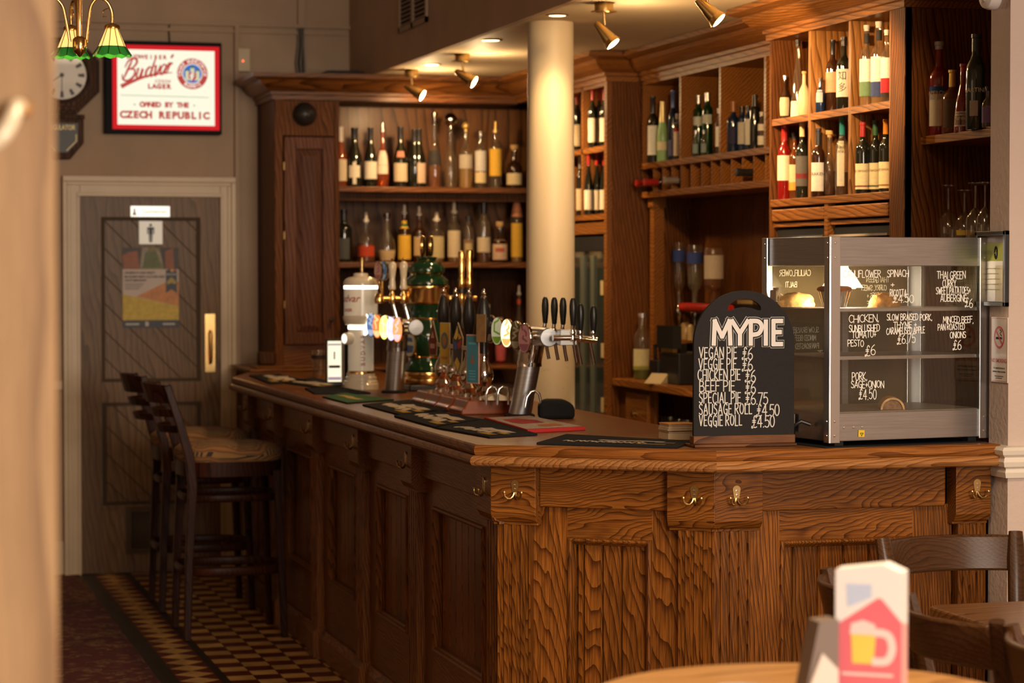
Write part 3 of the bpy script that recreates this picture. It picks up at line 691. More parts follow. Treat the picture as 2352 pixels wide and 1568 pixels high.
# unit 2
u2 = thing('spirit_cabinet', 'recessed bar cabinet with three bottle bays above a row of wine pigeonholes', 'cabinet', (3.75,9.9,0))
YA, YB = 8.79, 10.858
mb = MB(); mb.b = 1; mb.box((3.86,YA,.02),(3.90,YB,2.63)); mb.build('back_panel', barZ, u2)
bd = MB()
for i in range(15): bd.b = i*1.3+.3; y = YA+i*.138; bd.box((3.852,y+.002,1.1),(3.861,y+.136,1.95))
bd.build('boarded_back', barZ, u2)
for y in (10.83, 10.288, 9.775, 9.245): MB().box((XV,y-.011,2.12),(3.86,y+.011,2.49)).build('divider', barY, u2)
mb = MB(); mb.b = 2; mb.box((XV-.002,YA,2.487),(3.86,YB,2.507)); mb.build('top_rail', barY, u2)
for z in (2.120, 1.985):
    mb = MB(); mb.b = z*5; mb.box((XV-.005,YA,z-.028),(3.86,YB,z)); mb.build('shelf', barY, u2, bevel=.002)
cy_ = [10.665,10.534,10.406,10.281,10.147,10.010,9.883,9.763,9.636,9.507,9.375,9.24,9.11]
for y in cy_: MB().box((XV+.002,y-.006,1.985),(3.86,y+.006,2.094)).build('pigeonhole_divider', barY, u2)
mb = MB(); mb.b = 3; mb.box((XV+.03,10.74,1.128),(XV+.08,10.80,1.957)); mb.box((XV+.022,10.73,1.915),(XV+.085,10.81,1.957)); mb.build('leg_post', barY, u2)
mb = MB(); mb.b = 4; mb.box((XU+.02,YA-.4,1.078),(3.86,YB-.005,1.112)); mb.build('worktop', barY, u2, bevel=.004)
mb = MB(); mb.b = 5; mb.box((XU+.06,10.35,.02),(XU+.08,10.85,1.078)); mb.build('lower_panel', barZ, u2)
dw = MB(); dw.b = 6; dw.box((XU+.045,10.40,.86),(XU+.062,10.72,1.055)); dwo = dw.build('drawer', barY, u2, bevel=.003)
mb = MB().at(faceX((XU+.045,10.56,.96))); mb.lathe([(.005,0),(.005,.01),(.014,.016),(.014,.024),(.001,.028)], (0,0,0), 12); mb.build('knob', brassd, dwo)
mb = MB(); mb.b = 7; mb.box((XU+.06,8.4,.78),(3.86,10.35,.80)); mb.box((3.84,8.4,.1),(3.86,10.35,1.078)); mb.build('lower_shelf', barY, u2)
mb = MB(); mb.b = 8; mb.sweep([(XV,10.858),(XV,8.79)], CORN); mb.build('cornice', barY, u2)
# unit 3
u3 = thing('whisky_cabinet', 'projecting bar cabinet with six bottle compartments over two drawers', 'cabinet', (3.65,8.2,0))
ya, yb = 7.535, 8.785
mb = MB(); mb.b = 1; mb.box((3.80,ya,1.2),(3.86,yb,2.63)); mb.build('back_panel', barZ, u3)
mb = MB(); mb.b = 2.2; mb.box((XU,ya,.02),(3.90,ya+.02,2.63)); mb.build('end_panel', barZ, u3)
mb = MB(); mb.b = 2.8; mb.box((XU-.003,ya,.02),(XU+.025,7.655,2.53)); mb.build('end_post', barZ, u3, bevel=.002)
mb = MB(); mb.b = 3.3; mb.box((XU,8.765,1.1),(3.86,yb,2.51)); mb.build('side_panel', barZ, u3)
for y in (8.386, 8.012, 7.660): 
    mb = MB(); mb.b = y; mb.box((XU+.002,y-.011,1.89),(3.80,y+.011,2.51)); mb.build('divider', wood('divider_oak', (.10,.036,.008), (.27,.11,.028), (.36,.16,.045), 'Z', rings=20, rough=.35, pore=.3), u3)
mb = MB(); mb.b = 4.1; mb.box((XU-.003,ya,2.507),(3.80,yb,2.53)); mb.build('top_rail', barY, u3)
mb = MB(); mb.b = 4.4; mb.box((XU-.003,7.655,1.862),(3.80,8.77,1.890)); mb.build('base_shelf', barY, u3, bevel=.002)
for (a, b) in ((8.397,8.765),(8.023,8.375),(7.671,8.001)):
    mb = MB(); mb.b = a*2; mb.box((XU+.002,a,2.175),(3.80,b,2.200)); mb.build('shelf', barY, u3)
for (a, b) in ((8.235,8.755),(7.675,8.205)):
    mb = MB(); mb.b = a*3; mb.box((XU-.002,a,1.806),(XU+.02,b,1.852)); mb.build('drawer_front', barX if False else barY, u3, bevel=.004)
mb = MB(); mb.box((XU,8.205,1.6),(XU+.03,8.235,1.862)); mb.box((XU+.01,7.66,1.785),(3.8,8.77,1.80)); mb.build('drawer_rail', barY, u3)
mb = MB(); mb.b = 9; mb.sweep([(XV,8.785),(XU,8.785),(XU,7.535),(3.9,7.535)], CORN); mb.build('cornice', barY, u3)
for (a, b, nm) in ((8.245,8.755,'black wall cooler with a glossy front beneath the left whisky drawer'),(7.675,8.195,'black wall cooler with a glossy front beneath the right whisky drawer')):
    t = thing('wall_cooler', nm, 'cooler', (3.6,(a+b)/2,1.5), group='coolers under the whisky drawers')
    MB().box((XU+.02,a,1.40),(3.78,b,1.778)).build('body', blackm, t, bevel=.006)
    MB().box((XU+.004,a+.01,1.42),(XU+.02,b-.01,1.735)).build('front_panel', pm('gloss_black', (.03,.028,.024), .12, coat=.4), t, bevel=.003)
    MB().box((XU+.0,a+.005,1.74),(XU+.02,b-.005,1.748)).build('edge_strip', chrome, t)
# unit 4
u4 = thing('shelf_recess', 'dark wooden shelf recess with liqueur shelf beside the right-hand wall', 'cabinet', (3.75,7.1,0))
mb = MB(); mb.b = 1; mb.box((3.80,6.72,.02),(3.86,7.532,2.63)); mb.build('back_panel', barZ, u4)
mb = MB(); mb.b = 2; mb.box((3.495,6.72,2.042),(3.80,7.532,2.07)); mb.build('shelf', barY, u4, bevel=.002)
mb = MB(); mb.b = 3; mb.box((3.46,6.72,1.665),(3.80,7.532,1.69)); mb.build('shelf', barY, u4)
# ------------------------------------------------------------------ bottles
dk = pm('dark_glass', (.010,.011,.007), .06, spec=.7, coat=.3); dkb = pm('brown_glass', (.030,.010,.004), .07, spec=.7)
gcl = glass('clear_glass', (.93,.91,.86), 1.6, .03, (.55,.48,.36), .05); ggr = glass('green_glass', (.06,.25,.05), body=(.01,.07,.012), bmix=.35); gblu = glass('blue_glass', (.06,.12,.3), body=(.01,.03,.09), bmix=.5)
gam = glass('amber_glass', (.75,.36,.10), body=(.35,.10,.015), bmix=.25); gros = glass('rose_glass', (.8,.33,.16), body=(.45,.10,.03), bmix=.35)
gred = glass('red_glass', (.6,.05,.02), body=(.35,.012,.008), bmix=.5)
def liq(nm, c, b=.3): return glass('liquid_'+nm, c, .3, .05, c, b)
PROF = {
'bordeaux': [(.0,0),(.96,0),(1,.012),(1,.60),(.95,.655),(.7,.70),(.46,.74),(.385,.79),(.375,.955),(.42,.96),(.42,1)],
'burgundy': [(.0,0),(.96,0),(1,.012),(1,.44),(.9,.53),(.68,.63),(.47,.71),(.385,.79),(.365,.955),(.40,.96),(.40,1)],
'spirit':   [(.0,0),(.95,0),(1,.015),(1,.60),(.96,.645),(.78,.69),(.5,.725),(.38,.76),(.36,.96),(.41,.965),(.41,1)],
'squat':    [(.0,0),(.93,0),(1,.03),(1,.52),(.93,.60),(.70,.66),(.36,.71),(.30,.75),(.29,.96),(.36,.965),(.36,1)],
'round':    [(.0,0),(.62,0),(.82,.04),(1,.24),(1,.40),(.85,.55),(.5,.66),(.30,.72),(.26,.96),(.34,.965),(.34,1)],
'slim':     [(.0,0),(.95,0),(1,.012),(1,.62),(.92,.68),(.62,.74),(.44,.79),(.42,.96),(.47,.965),(.47,1)],
'decanter': [(.0,0),(.95,0),(1,.02),(1,.45),(.8,.55),(.45,.63),(.36,.70),(.34,.96),(.4,.965),(.4,1)],
'champagne':[(.0,0),(.96,0),(1,.015),(1,.42),(.92,.52),(.66,.64),(.44,.74),(.36,.82),(.36,.9),(.42,.92),(.42,1)],
'straight': [(.0,0),(.97,0),(1,.012),(1,.72),(.9,.77),(.55,.80),(.48,.83),(.46,.96),(.52,.965),(.52,1)],
'bell':     [(.0,0),(1,0),(1,.05),(.92,.25),(.78,.45),(.5,.62),(.34,.72),(.3,.96),(.36,.965),(.36,1)],
}
CAPS = {'pourer': None}
def rad(prof, R, H, z):
    for (a, b), (c, d) in zip(prof, prof[1:]):
        if b*H <= z <= d*H and d > b: return (a + (c-a)*(z/H-b)/(d-b))*R
    return prof[-1][0]*R
LABC = {}
def lc(c):
    k = 'label_%02d%02d%02d' % tuple(int(x*99) for x in c)
    return pm(k, c, .6, noise=.10, nscale=90)
def bottle(name, label, loc, H, R, kind='bordeaux', g=None, cap=None, caph=.0, labs=(), group=None, face=0.0, fill=None, txt=(), stop=None, cat='bottle'):
    """root mesh is the glass; children: label(s), cap or foil, liquid, stopper. labs: (z0,z1,colour[,arc])"""
    g = g or dk; pr = PROF[kind]; g_seg = 20
    M_ = Matrix.Translation(loc) @ Matrix.Rotation(face, 4, 'Z')
    mb = MB(); mb.lathe([(r*R, z*H) for r, z in pr], seg=g_seg)
    o = mb.build(name, g); o.matrix_world = M_; o.location = loc; o.rotation_euler = (0,0,face); WM[o.name] = M_
    tag(o, label, cat, group)
    for i, l in enumerate(labs):
        z0, z1, c = l[:3]; arc = l[3] if len(l) > 3 else 2.3
        n = 4 if kind in ('bell','round','burgundy','champagne','decanter') or z1 > .6 else 1
        p = [(rad(pr,R,H,(z0+(z1-z0)*k/n)*H)+.0007, (z0+(z1-z0)*k/n)*H) for k in range(n+1)]
        mb = MB(); mb.lathe(p, seg=14, a0=-PI/2-arc/2, a1=-PI/2+arc/2)
        mb.build('label' if z1 < .68 else 'neck_label', lc(c), o, local=True)
    if cap:
        p = [(rad(pr,R,H,z*H)+.0006, z*H) for z in (1-caph, 1-caph*.5, .962, .99) if z >= 1-caph]
        p = [(rad(pr,R,H,(1-caph)*H)+.0008, (1-caph)*H), (rad(pr,R,H,.958*H)+.0008, .958*H) if caph > .045 else (rad(pr,R,H,(1-caph)*H)+.001,(1-caph*.9)*H), (rad(pr,R,H,.97*H)+.0012, .965*H), (rad(pr,R,H,.99*H)+.0012, H+.001), (0, H+.0015)]
        mb = MB(); mb.lathe(p, seg=14); mb.build('capsule' if caph > .12 else 'cap', cap, o, local=True)
    if fill:
        fh, fm = fill; p = [(max(0,r*R-.0022), max(.004, z*H)) for r, z in pr if z < fh]; p = [(0,.003)] + p[1:]
        zt = fh*H; p.append((max(.002, rad(pr,R,H,zt)-.0022), zt)); p.append((0, zt+.0004))
        mb = MB(); mb.lathe(p, seg=16); mb.build('liquid', fm, o, local=True)
    if stop:
        kind_, h, mt = stop; mb = MB(); r0 = pr[-1][0]*R
        if kind_ == 'ball': mb.lathe([(r0*.7,H-.004),(r0*.7,H+h*.15)] + [(h*.5*math.sin(t)+1e-4, H+h*.12+h*.5-h*.5*math.cos(t)) for t in [.35+k*(PI-.35)/8 for k in range(9)]], seg=16)
        elif kind_ == 'pour': mb.lathe([(r0*.95,H-.003),(r0*.95,H+h*.18),(r0*.55,H+h*.25),(r0*.42,H+h*.95),(r0*.2,H+h)], seg=12)
        elif kind_ == 'tall': mb.lathe([(r0*.9,H-.003),(r0*.95,H+h*.7),(r0*1.15,H+h*.75),(r0*1.15,H+h),(0,H+h)], seg=12)
        else: mb.lathe([(r0*.85,H-.004),(r0*.85,H+h*.3),(r0*1.35,H+h*.32),(r0*1.35,H+h),(0,H+h)], seg=14)
        mb.build('pourer' if kind_ == 'pour' else 'stopper', mt, o, local=True)
    for (s, zc, size, c) in txt[:6]:
        mb = MB(); text(mb, s, 0, zc*H, size, cyl=rad(pr,R,H,zc*H)+.0013); mb.build('label_lettering', pm('ink_%02d%02d%02d' % tuple(int(x*99) for x in c), c, .7), o, local=True)
    return o
CR = (.62,.50,.33); CW = (.72,.64,.50); PK = (.62,.24,.16); YE = (.72,.42,.05); DKL = (.04,.035,.035)
capw = pm('cap_white', (.66,.58,.48), .4); capk = pm('cap_black', (.02,.018,.018), .35); capr = pm('cap_red', (.38,.02,.015), .35); capg = pm('cap_gold', (.62,.40,.12), .3, .6); capc = pm('cork', (.55,.34,.14), .7)
capt = pm('cap_teal', (.03,.28,.28), .35); capgr = pm('cap_green', (.03,.10,.04), .35); capo = pm('cap_orange', (.6,.22,.03), .35); caps = pm('cap_silver', (.62,.6,.58), .25, .8)
def faceof(p): return math.atan2(p.x, p.y)*-1.0
def backb(px, top, w, zs, yb, label, name, **k):
    y = 12.60; z = zs; p = onY(px, yb, y); t = onY(px, top, y)
    d = math.hypot(p.x, y); R = w*d/F/2
    p = Vector((p.x, y, zs+.0005)); st = k.pop('sth', 0)
    return bottle(name, label, p, t.z-zs-st, R, face=-math.atan2(p.x, y)*.9, **k)
G1, G2 = 'bottles on the upper back shelf', 'bottles on the middle back shelf'
zA, zB = 2.058, 1.661
backb(782,292,31,zA,425,'rose wine bottle with large cream label, first on the upper shelf by the cupboard','wine_bottle',kind='burgundy',g=gros,cap=capw,caph=.24,labs=[(.10,.46,CR)],group=G1)
backb(814,294,37,zA,425,'dark sloping wine bottle with notched white label, second from the cupboard','wine_bottle',kind='burgundy',g=dk,cap=capk,caph=.2,labs=[(.16,.36,CW,1.4),(.05,.42,CW,.45)],group=G1)
backb(851,294,31,zA,425,'dark wine bottle with small white label bearing a black mark','wine_bottle',kind='burgundy',g=dk,cap=capk,caph=.2,labs=[(.14,.43,CW)],group=G1)
backb(879,281,31,zA,425,'pink amber bottle with tall narrow cream label and silver pourer','spirit_bottle',kind='round',g=gros,labs=[(.24,.66,CW,1.7)],stop=('pour',.05,caps),sth=.05,group=G1)
backb(920,292,33,zA,425,'dark wine bottle with a pink neck tag above its cream label','wine_bottle',kind='burgundy',g=dk,cap=capk,caph=.2,labs=[(.10,.40,CR),(.50,.60,PK,1.2)],group=G1)
backb(952,298,32,zA,425,'black wine bottle half hidden behind its striped neighbour','wine_bottle',kind='burgundy',g=dk,cap=capk,caph=.2,group=G1)
backb(962,297,33,zA,425,'dark wine bottle with pale vertically striped label','wine_bottle',kind='burgundy',g=dk,cap=capk,caph=.2,labs=[(.08,.42,(.60,.42,.30)),],group=G1)
backb(998,259,33,zA,425,'tall clear decanter bottle with dark brown label and ringed glass stopper','spirit_bottle',kind='decanter',g=gcl,labs=[(.36,.58,DKL)],stop=('tall',.06,dkb),sth=.06,fill=(.34,liq('brown',(.45,.14,.03))),group=G1)
backb(1035,262,30,zA,425,'tall clear bottle with big silver ball stopper','spirit_bottle',kind='decanter',g=gcl,stop=('ball',.072,chrome),sth=.075,group=G1)
backb(1070,281,32,zA,425,'clear bottle with round cork ball stopper and pale grey label','spirit_bottle',kind='spirit',g=gcl,labs=[(.34,.58,(.42,.36,.28))],stop=('ball',.042,capg),sth=.045,fill=(.5,liq('gold',(.75,.5,.18))),group=G1)
backb(1104,300,27,zA,425,'slim clear bottle with silver upper label and cream lower label','spirit_bottle',kind='straight',g=gcl,labs=[(.32,.70,(.55,.52,.46)),(.10,.30,(.66,.52,.28))],stop=('ball',.022,caps),sth=.024,group=G1)
backb(1138,278,29,zA,425,'yellow labelled bottle with tall amber pourer','spirit_bottle',kind='straight',g=gcl,labs=[(.22,.70,YE)],stop=('pour',.06,capg),sth=.06,group=G1)
backb(1181,333,37,zA,425,'small squat dark bottle with cream label and cork stopper, beside the column','spirit_bottle',kind='squat',g=dkb,labs=[(.10,.40,(.68,.54,.30))],stop=('cork',.03,capc),sth=.03,group=G1)
backb(790,482,38,zB,600,'black bottle with grey white-lettered label, first on the middle shelf','spirit_bottle',kind='spirit',g=dk,cap=capk,caph=.2,labs=[(.06,.46,(.10,.10,.09),1.4)],txt=[],group=G2)
backb(841,487,40,zB,600,'clear bottle of whiskey with broad orange-red label band','spirit_bottle',kind='squat',g=gcl,labs=[(.14,.40,(.55,.07,.025))],stop=('pour',.05,capw),sth=.05,fill=(.46,liq('amber',(.5,.14,.03))),group=G2)
backb(889,490,40,zB,600,'round-shouldered clear decanter with small low cream label','spirit_bottle',kind='round',g=gcl,labs=[(.04,.28,(.60,.42,.22))],stop=('cork',.03,dkb),sth=.03,group=G2)
backb(929,470,31,zB,600,'bright yellow labelled rum bottle with green and yellow neck bands','spirit_bottle',kind='spirit',g=dkb,labs=[(.06,.56,YE),(.70,.74,YE,6),(.74,.80,(.05,.17,.06),6),(.80,.86,YE,6)],stop=('pour',.05,capw),sth=.05,group=G2)
backb(963,473,31,zB,600,'brown bottle with round tan label and white pourer','spirit_bottle',kind='spirit',g=dkb,labs=[(.14,.54,(.50,.34,.16),1.8)],stop=('pour',.05,capw),sth=.05,group=G2)
backb(1003,487,36,zB,600,'square-shouldered bottle with plain pale yellow label behind the green beer font','spirit_bottle',kind='straight',g=gcl,labs=[(.10,.62,(.52,.42,.22))],stop=('pour',.045,capw),sth=.045,fill=(.6,liq('gold2',(.6,.36,.10))),group=G2)
backb(1043,463,31,zB,600,'cream labelled bottle with dark round emblem and white pourer','spirit_bottle',kind='straight',g=gcl,labs=[(.10,.64,CR)],stop=('pour',.06,capw),sth=.06,fill=(.6,liq('amber2',(.55,.24,.06))),group=G2)
backb(1076,498,25,zB,600,'small clear bottle with round cream label on dark body','spirit_bottle',kind='straight',g=gcl,labs=[(.10,.50,(.24,.15,.08)),(.2,.42,(.55,.42,.22),1.3)],cap=capk,caph=.1,fill=(.5,liq('dark',(.2,.07,.03))),group=G2)
backb(1111,466,32,zB,600,'tall clear bottle with white label and dark cap','spirit_bottle',kind='slim',g=gcl,labs=[(.17,.42,CR)],cap=capk,caph=.18,fill=(.4,liq('rum',(.3,.09,.03))),group=G2)
backb(1148,509,36,zB,600,'squat bottle with shield-shaped cream and red label and tan stopper','spirit_bottle',kind='squat',g=dkb,labs=[(.08,.66,(.62,.42,.28)),(.30,.42,(.45,.10,.06),1.2)],stop=('cork',.035,capc),sth=.035,group=G2)
backb(1187,453,27,zB,600,'tall bottle with long yellow label and orange neck strip, beside the column','spirit_bottle',kind='straight',g=gcl,labs=[(.08,.60,YE)],cap=pm('cap_salmon',(.6,.22,.1),.4),caph=.3,fill=(.6,liq('gold3',(.7,.4,.08))),group=G2)
# worktop behind the taps
zC = 1.1165
backb(1150,730,26,zC,842,'small pink-labelled bottle on the worktop behind the hand pumps','spirit_bottle',kind='round',g=gred,labs=[(.06,.46,(.5,.10,.10))],cap=capw,caph=.25)
backb(1192,655,30,zC,842,'clear bottle with orange neck band on the worktop beside the column','spirit_bottle',kind='round',g=gcl,labs=[(.30,.50,(.5,.12,.03)),(.86,.93,(.62,.10,.03),6)],stop=('pour',.05,capw),sth=.05)
backb(1120,700,22,zC,842,'slim dark bottle with white cap on the worktop behind the hand pumps','spirit_bottle',kind='slim',g=dkb,cap=capw,caph=.2)
# ---- right hand run
GW, GU, GX, GL4 = 'wine bottles in the wine cabinet', 'bottles in the spirit cabinet', 'bottles in the whisky cabinet', 'liqueur bottles on the recess shelf'
COMP = {'wine': (3.44, ((11.281,11.649),(11.671,12.44),(10.90,11.259))), 'spirit': (3.60, ((10.299,10.819),(9.786,10.277),(9.256,9.764))), 'whisky': (3.44, ((8.397,8.765),(8.023,8.375),(7.671,8.001))), 'recess': (3.495, ((6.72,7.53),))}
def runb(px, top, w, X, zs, yb, label, name, sth=0, comp=None, **k):
    if comp is None: comp = {GW:'wine', GU:'spirit', GX:'whisky', GL4:'recess'}.get(k.get('group'))
    if comp:          # stand the bottle inside its own compartment, in reach of the front edge
        w_ = w*1.1; xf, cs = COMP[comp]; yf = onX(px, yb, xf).y
        for a, b in cs:
            if a-.03 <= yf <= b+.03:
                X = min(X, xf+.075)
                while X > xf+.012:
                    p = onX(px, yb, X); R = w_*FW.dot(Vector((p.x,p.y,0)))/F/2
                    if p.y+R < b-.003: break
                    X -= .003
    w *= {'whisky':1.10,'recess':1.05}.get(comp,1)
    p = onX(px, yb, X); t = onX(px, top, X); d = FW.dot(Vector((p.x, p.y, 0))); R = w*d/F/2
    p.z = zs+.0005
    return bottle(name, label, p, t.z-zs-sth, R, face=-math.atan2(p.x, p.y)-.25, **k)
for j, (px, sh) in enumerate(((1361,'nearest the divider'),(1376,'middle of its three'),(1388,'nearest the cabinet corner post'))):
    runb(px, 203, 20, 3.53, 2.2085, 330, 'red-capped wine bottle with cream label on the upper wine shelf, '+sh, 'wine_bottle', kind='bordeaux', cap=capr, caph=.2, labs=[(.10,.50,CW)], group=GW)
for j, (px, sh) in enumerate(((1352,'nearest the divider'),(1371,'middle of its three'),(1388,'nearest the cabinet corner post'))):
    runb(px, 352, 20, 3.53, 1.8875, 480, 'red-capped wine bottle with cream label on the lower wine shelf, '+sh, 'wine_bottle', kind='burgundy', cap=capr, caph=.2, labs=[(.08,.40,CW)], group=GW)
runb(1325,213,20,3.53,2.2085,335,'red-capped wine bottle beside the column on the upper wine shelf','wine_bottle',cap=capr,caph=.2,labs=[(.10,.46,CR)],group=GW)
runb(1332,360,17,3.53,1.8875,490,'grey-topped wine bottle beside the column on the lower wine shelf','wine_bottle',cap=caps,caph=.2,labs=[(.10,.46,CR)],group=GW)
GU = 'bottles in the spirit cabinet'
zU = 2.1205; XB = 3.72
runb(1500,222,25,3.78,zU,372,'dark bottle with tall white label at the left of the first spirit bay','wine_bottle',kind='spirit',cap=capk,caph=.25,labs=[(.12,.56,(.80,.74,.62))],group=GU)
runb(1522,234,27,3.66,zU,376,'pale green sparkling wine bottle with gold foil in the first spirit bay','champagne_bottle',kind='champagne',g=pm('frost_green',(.30,.50,.20),.35,noise=.2,nscale=20),cap=pm('gold_foil',(.75,.60,.28),.35,.5),caph=.34,labs=[(.20,.34,(.78,.68,.42))],group=GU)
runb(1546,209,24,3.78,zU,362,'dark bottle with blue and silver neck behind the sparkling wine','spirit_bottle',kind='spirit',g=gblu,cap=pm('cap_blue',(.10,.14,.34),.3,.4),caph=.24,labs=[(.08,.30,(.12,.13,.25))],group=GU)
runb(1556,262,18,3.66,zU,362,'clear bottle with white and red label against the first divider','spirit_bottle',kind='slim',g=gcl,labs=[(.10,.62,(.75,.64,.52)),(.62,.68,(.5,.04,.03))],cap=capw,caph=.1,group=GU)
for px, top, tx in ((1604,220,'left of the pair'),(1625,214,'right of the pair')):
    runb(px,top,24,3.74,zU,356,'green gin bottle with silver cap and pale label, '+tx,'gin_bottle',kind='straight',g=ggr,cap=caps,caph=.13,labs=[(.52,.66,(.55,.58,.48))],group=GU)
for px, tx in ((1598,'left one'),(1617,'right one')):
    runb(px,300,14,3.65,zU,358,'small clear miniature bottle standing before the green gin bottles, '+tx,'miniature_bottle',kind='slim',g=gcl,labs=[(.16,.5,(.25,.32,.30))],cap=caps,caph=.12,group=GU)
runb(1650,250,14,3.68,zU,354,'clear bottle with white label half hidden by the second divider','spirit_bottle',kind='slim',g=gcl,labs=[(.15,.6,(.72,.66,.55))],cap=capw,caph=.1,group=GU)
runb(1684,234,29,3.74,zU,346,'round blue-black gin bottle with copper neck','gin_bottle',kind='spirit',g=gblu,cap=pm('cap_copper',(.35,.14,.06),.4),caph=.2,labs=[(.18,.5,(.03,.03,.07),1.2)],group=GU)
runb(1704,246,22,3.70,zU,345,'dark bottle with white diamond label in the third spirit bay','gin_bottle',kind='straight',g=gblu,cap=capk,caph=.12,labs=[(.18,.66,(.50,.46,.40),1.5)],group=GU)
runb(1718,243,17,3.66,zU,343,'slim blue bottle with long pale strip label','gin_bottle',kind='straight',g=gblu,cap=capk,caph=.12,labs=[(.14,.70,(.55,.52,.44),1.4)],group=GU)
runb(1734,219,24,3.76,zU,342,'tall black square-shouldered bottle in the third spirit bay','spirit_bottle',kind='straight',g=dk,cap=capk,caph=.2,group=GU)
runb(1749,258,17,3.66,zU,342,'clear bottle with two cream labels against the cabinet edge','spirit_bottle',kind='slim',g=gcl,labs=[(.12,.36,CW),(.5,.68,CW)],cap=capw,caph=.1,group=GU)
# wine bottles lying in the pigeonholes, necks outwards
def lying(px, py, y, label, cap_, out_):
    mb = MB(); pr = PROF['bordeaux']; R, H = .038, .30
    L = Matrix.Rotation(-PI/2, 4, 'Y'); base = Matrix.Translation((3.6-out_+H, y, 2.025)) @ L
    mb.M = base; mb.lathe([(r*R, z*H) for r, z in pr], seg=16); o = mb.build('wine_bottle', dk); tag(o, label, 'bottle', 'wine bottles lying in the pigeonholes')
    mb = MB(base); mb.lathe([(.0155,H*.76),(.0152,H*.95),(.017,H*.96),(.017,H+.001),(0,H+.002)], seg=14); mb.build('capsule', cap_, o)
lying(1478,416,10.735,'wine bottle lying in the end pigeonhole, red neck sticking furthest left',capr,.06)
lying(1510,410,10.60,'wine bottle lying in the second pigeonhole with its red neck poking out',capr,.065)
lying(1555,403,10.345,'wine bottle lying in a pigeonhole with its grey neck poking out',pm('cap_grey',(.22,.17,.13),.5),.055)
lying(1705,390,9.44,'wine bottle lying in a right-hand pigeonhole with its black neck poking out',capk,.05)
# whisky cabinet
GX = 'bottles in the whisky cabinet'; zl, zu = 1.8905, 2.2005; XW = 3.56
runb(1803,175,22,3.62,zu,262,'dark dome-shouldered bottle with cream label at the back of the first upper compartment','whisky_bottle',kind='round',g=dkb,labs=[(.08,.5,(.58,.48,.30))],cap=caps,caph=.08,group=GX)
runb(1832,93,29,3.54,zu,262,'tall clear bottle with cream base label in the first upper compartment','whisky_bottle',kind='bell',g=gcl,labs=[(.02,.22,CW)],cap=capk,caph=.08,fill=(.2,liq('dk2',(.2,.08,.03))),group=GX)
runb(1847,165,26,3.48,zu,262,'pale cream wrapped bottle with small stopper beside the first compartment divider','whisky_bottle',kind='round',g=pm('cream_bottle',(.60,.44,.24),.5),cap=capc,caph=.08,group=GX)
runb(1884,180,20,3.60,zu,252,'small dark blue bottle with pale side label in the second upper compartment','whisky_bottle',kind='squat',g=gblu,labs=[(.3,.66,(.4,.38,.36),1.5)],cap=capk,caph=.1,group=GX)
runb(1912,93,28,3.56,zu,248,'black-capped whisky bottle with salmon pink label','whisky_bottle',kind='spirit',g=dkb,labs=[(.28,.56,(.72,.28,.16))],cap=capk,caph=.20,group=GX)
o_ = runb(1938,86,31,3.50,zu,246,'dark whisky bottle with white label of large black brush characters','whisky_bottle',kind='spirit',g=dk,labs=[(.18,.56,(.82,.76,.62))],cap=capk,caph=.12,txt=[('知',.46,.036,(.01,.01,.01)),('多',.30,.036,(.01,.01,.01))],group=GX)
runb(1990,59,29,3.58,zu,234,'clear white-capped bottle with white and green label','whisky_bottle',kind='spirit',g=gcl,labs=[(.30,.58,(.82,.76,.66)),(.12,.30,(.16,.26,.13)),(.78,.90,DKL,6)],cap=capw,caph=.07,fill=(.5,liq('wh1',(.75,.42,.14))),group=GX)
runb(2018,51,33,3.51,zu,230,'clear white-capped bottle with white and blue label','whisky_bottle',kind='spirit',g=gcl,labs=[(.28,.58,(.80,.76,.70)),(.10,.28,(.05,.07,.18)),(.78,.90,DKL,6)],cap=capw,caph=.07,fill=(.5,liq('wh1',(.75,.42,.14))),group=GX)
runb(2036,70,24,3.49,zu,225,'clear bottle with white and red label cut off by the end post','whisky_bottle',kind='spirit',g=gcl,labs=[(.34,.62,(.80,.74,.66)),(.14,.34,(.45,.03,.04))],cap=capw,caph=.07,group=GX)
runb(1801,290,28,3.55,zl,452,'red-capped bottle of rum with white label and yellow flower','rum_bottle',kind='slim',g=gred,cap=capr,caph=.2,labs=[(.26,.60,(.74,.64,.44))],group=GX)
runb(1824,305,25,3.52,zl,454,'gold-necked bottle with cream and orange label','rum_bottle',kind='spirit',g=gam,cap=capk,caph=.1,labs=[(.26,.52,(.66,.48,.28)),(.14,.26,(.72,.28,.05))],group=GX)
runb(1842,283,27,3.48,zl,452,'black bottle with cream cap and grey label with red flash','rum_bottle',kind='spirit',g=dk,cap=pm('cap_cream',(.66,.50,.28),.5),caph=.18,labs=[(.16,.56,(.10,.09,.08)),(.26,.33,(.40,.05,.05))],group=GX)
runb(1879,296,28,3.56,zl,449,'black-capped rum bottle with white label printed in black','rum_bottle',kind='spirit',g=dkb,cap=capk,caph=.24,labs=[(.08,.50,(.72,.66,.56))],txt=[('KRAKEN',.33,.017,(.02,.02,.02))],group=GX)
runb(1905,300,34,3.53,zl,447,'round clear flask bottle with cork stopper and dark spirit','rum_bottle',kind='round',g=gcl,stop=('cork',.022,capc),sth=.022,fill=(.42,liq('dkrum',(.10,.03,.012),.6)),group=GX)
runb(1934,271,29,3.49,zl,445,'teal-capped clear bottle with white vertical strip label','rum_bottle',kind='spirit',g=gcl,cap=capt,caph=.22,labs=[(.12,.70,(.76,.70,.56),1.1)],txt=[('KOKO',.62,.013,(.03,.03,.03)),('KANU',.56,.013,(.03,.03,.03))],fill=(.3,liq('dkrum',(.10,.03,.012),.6)),group=GX)
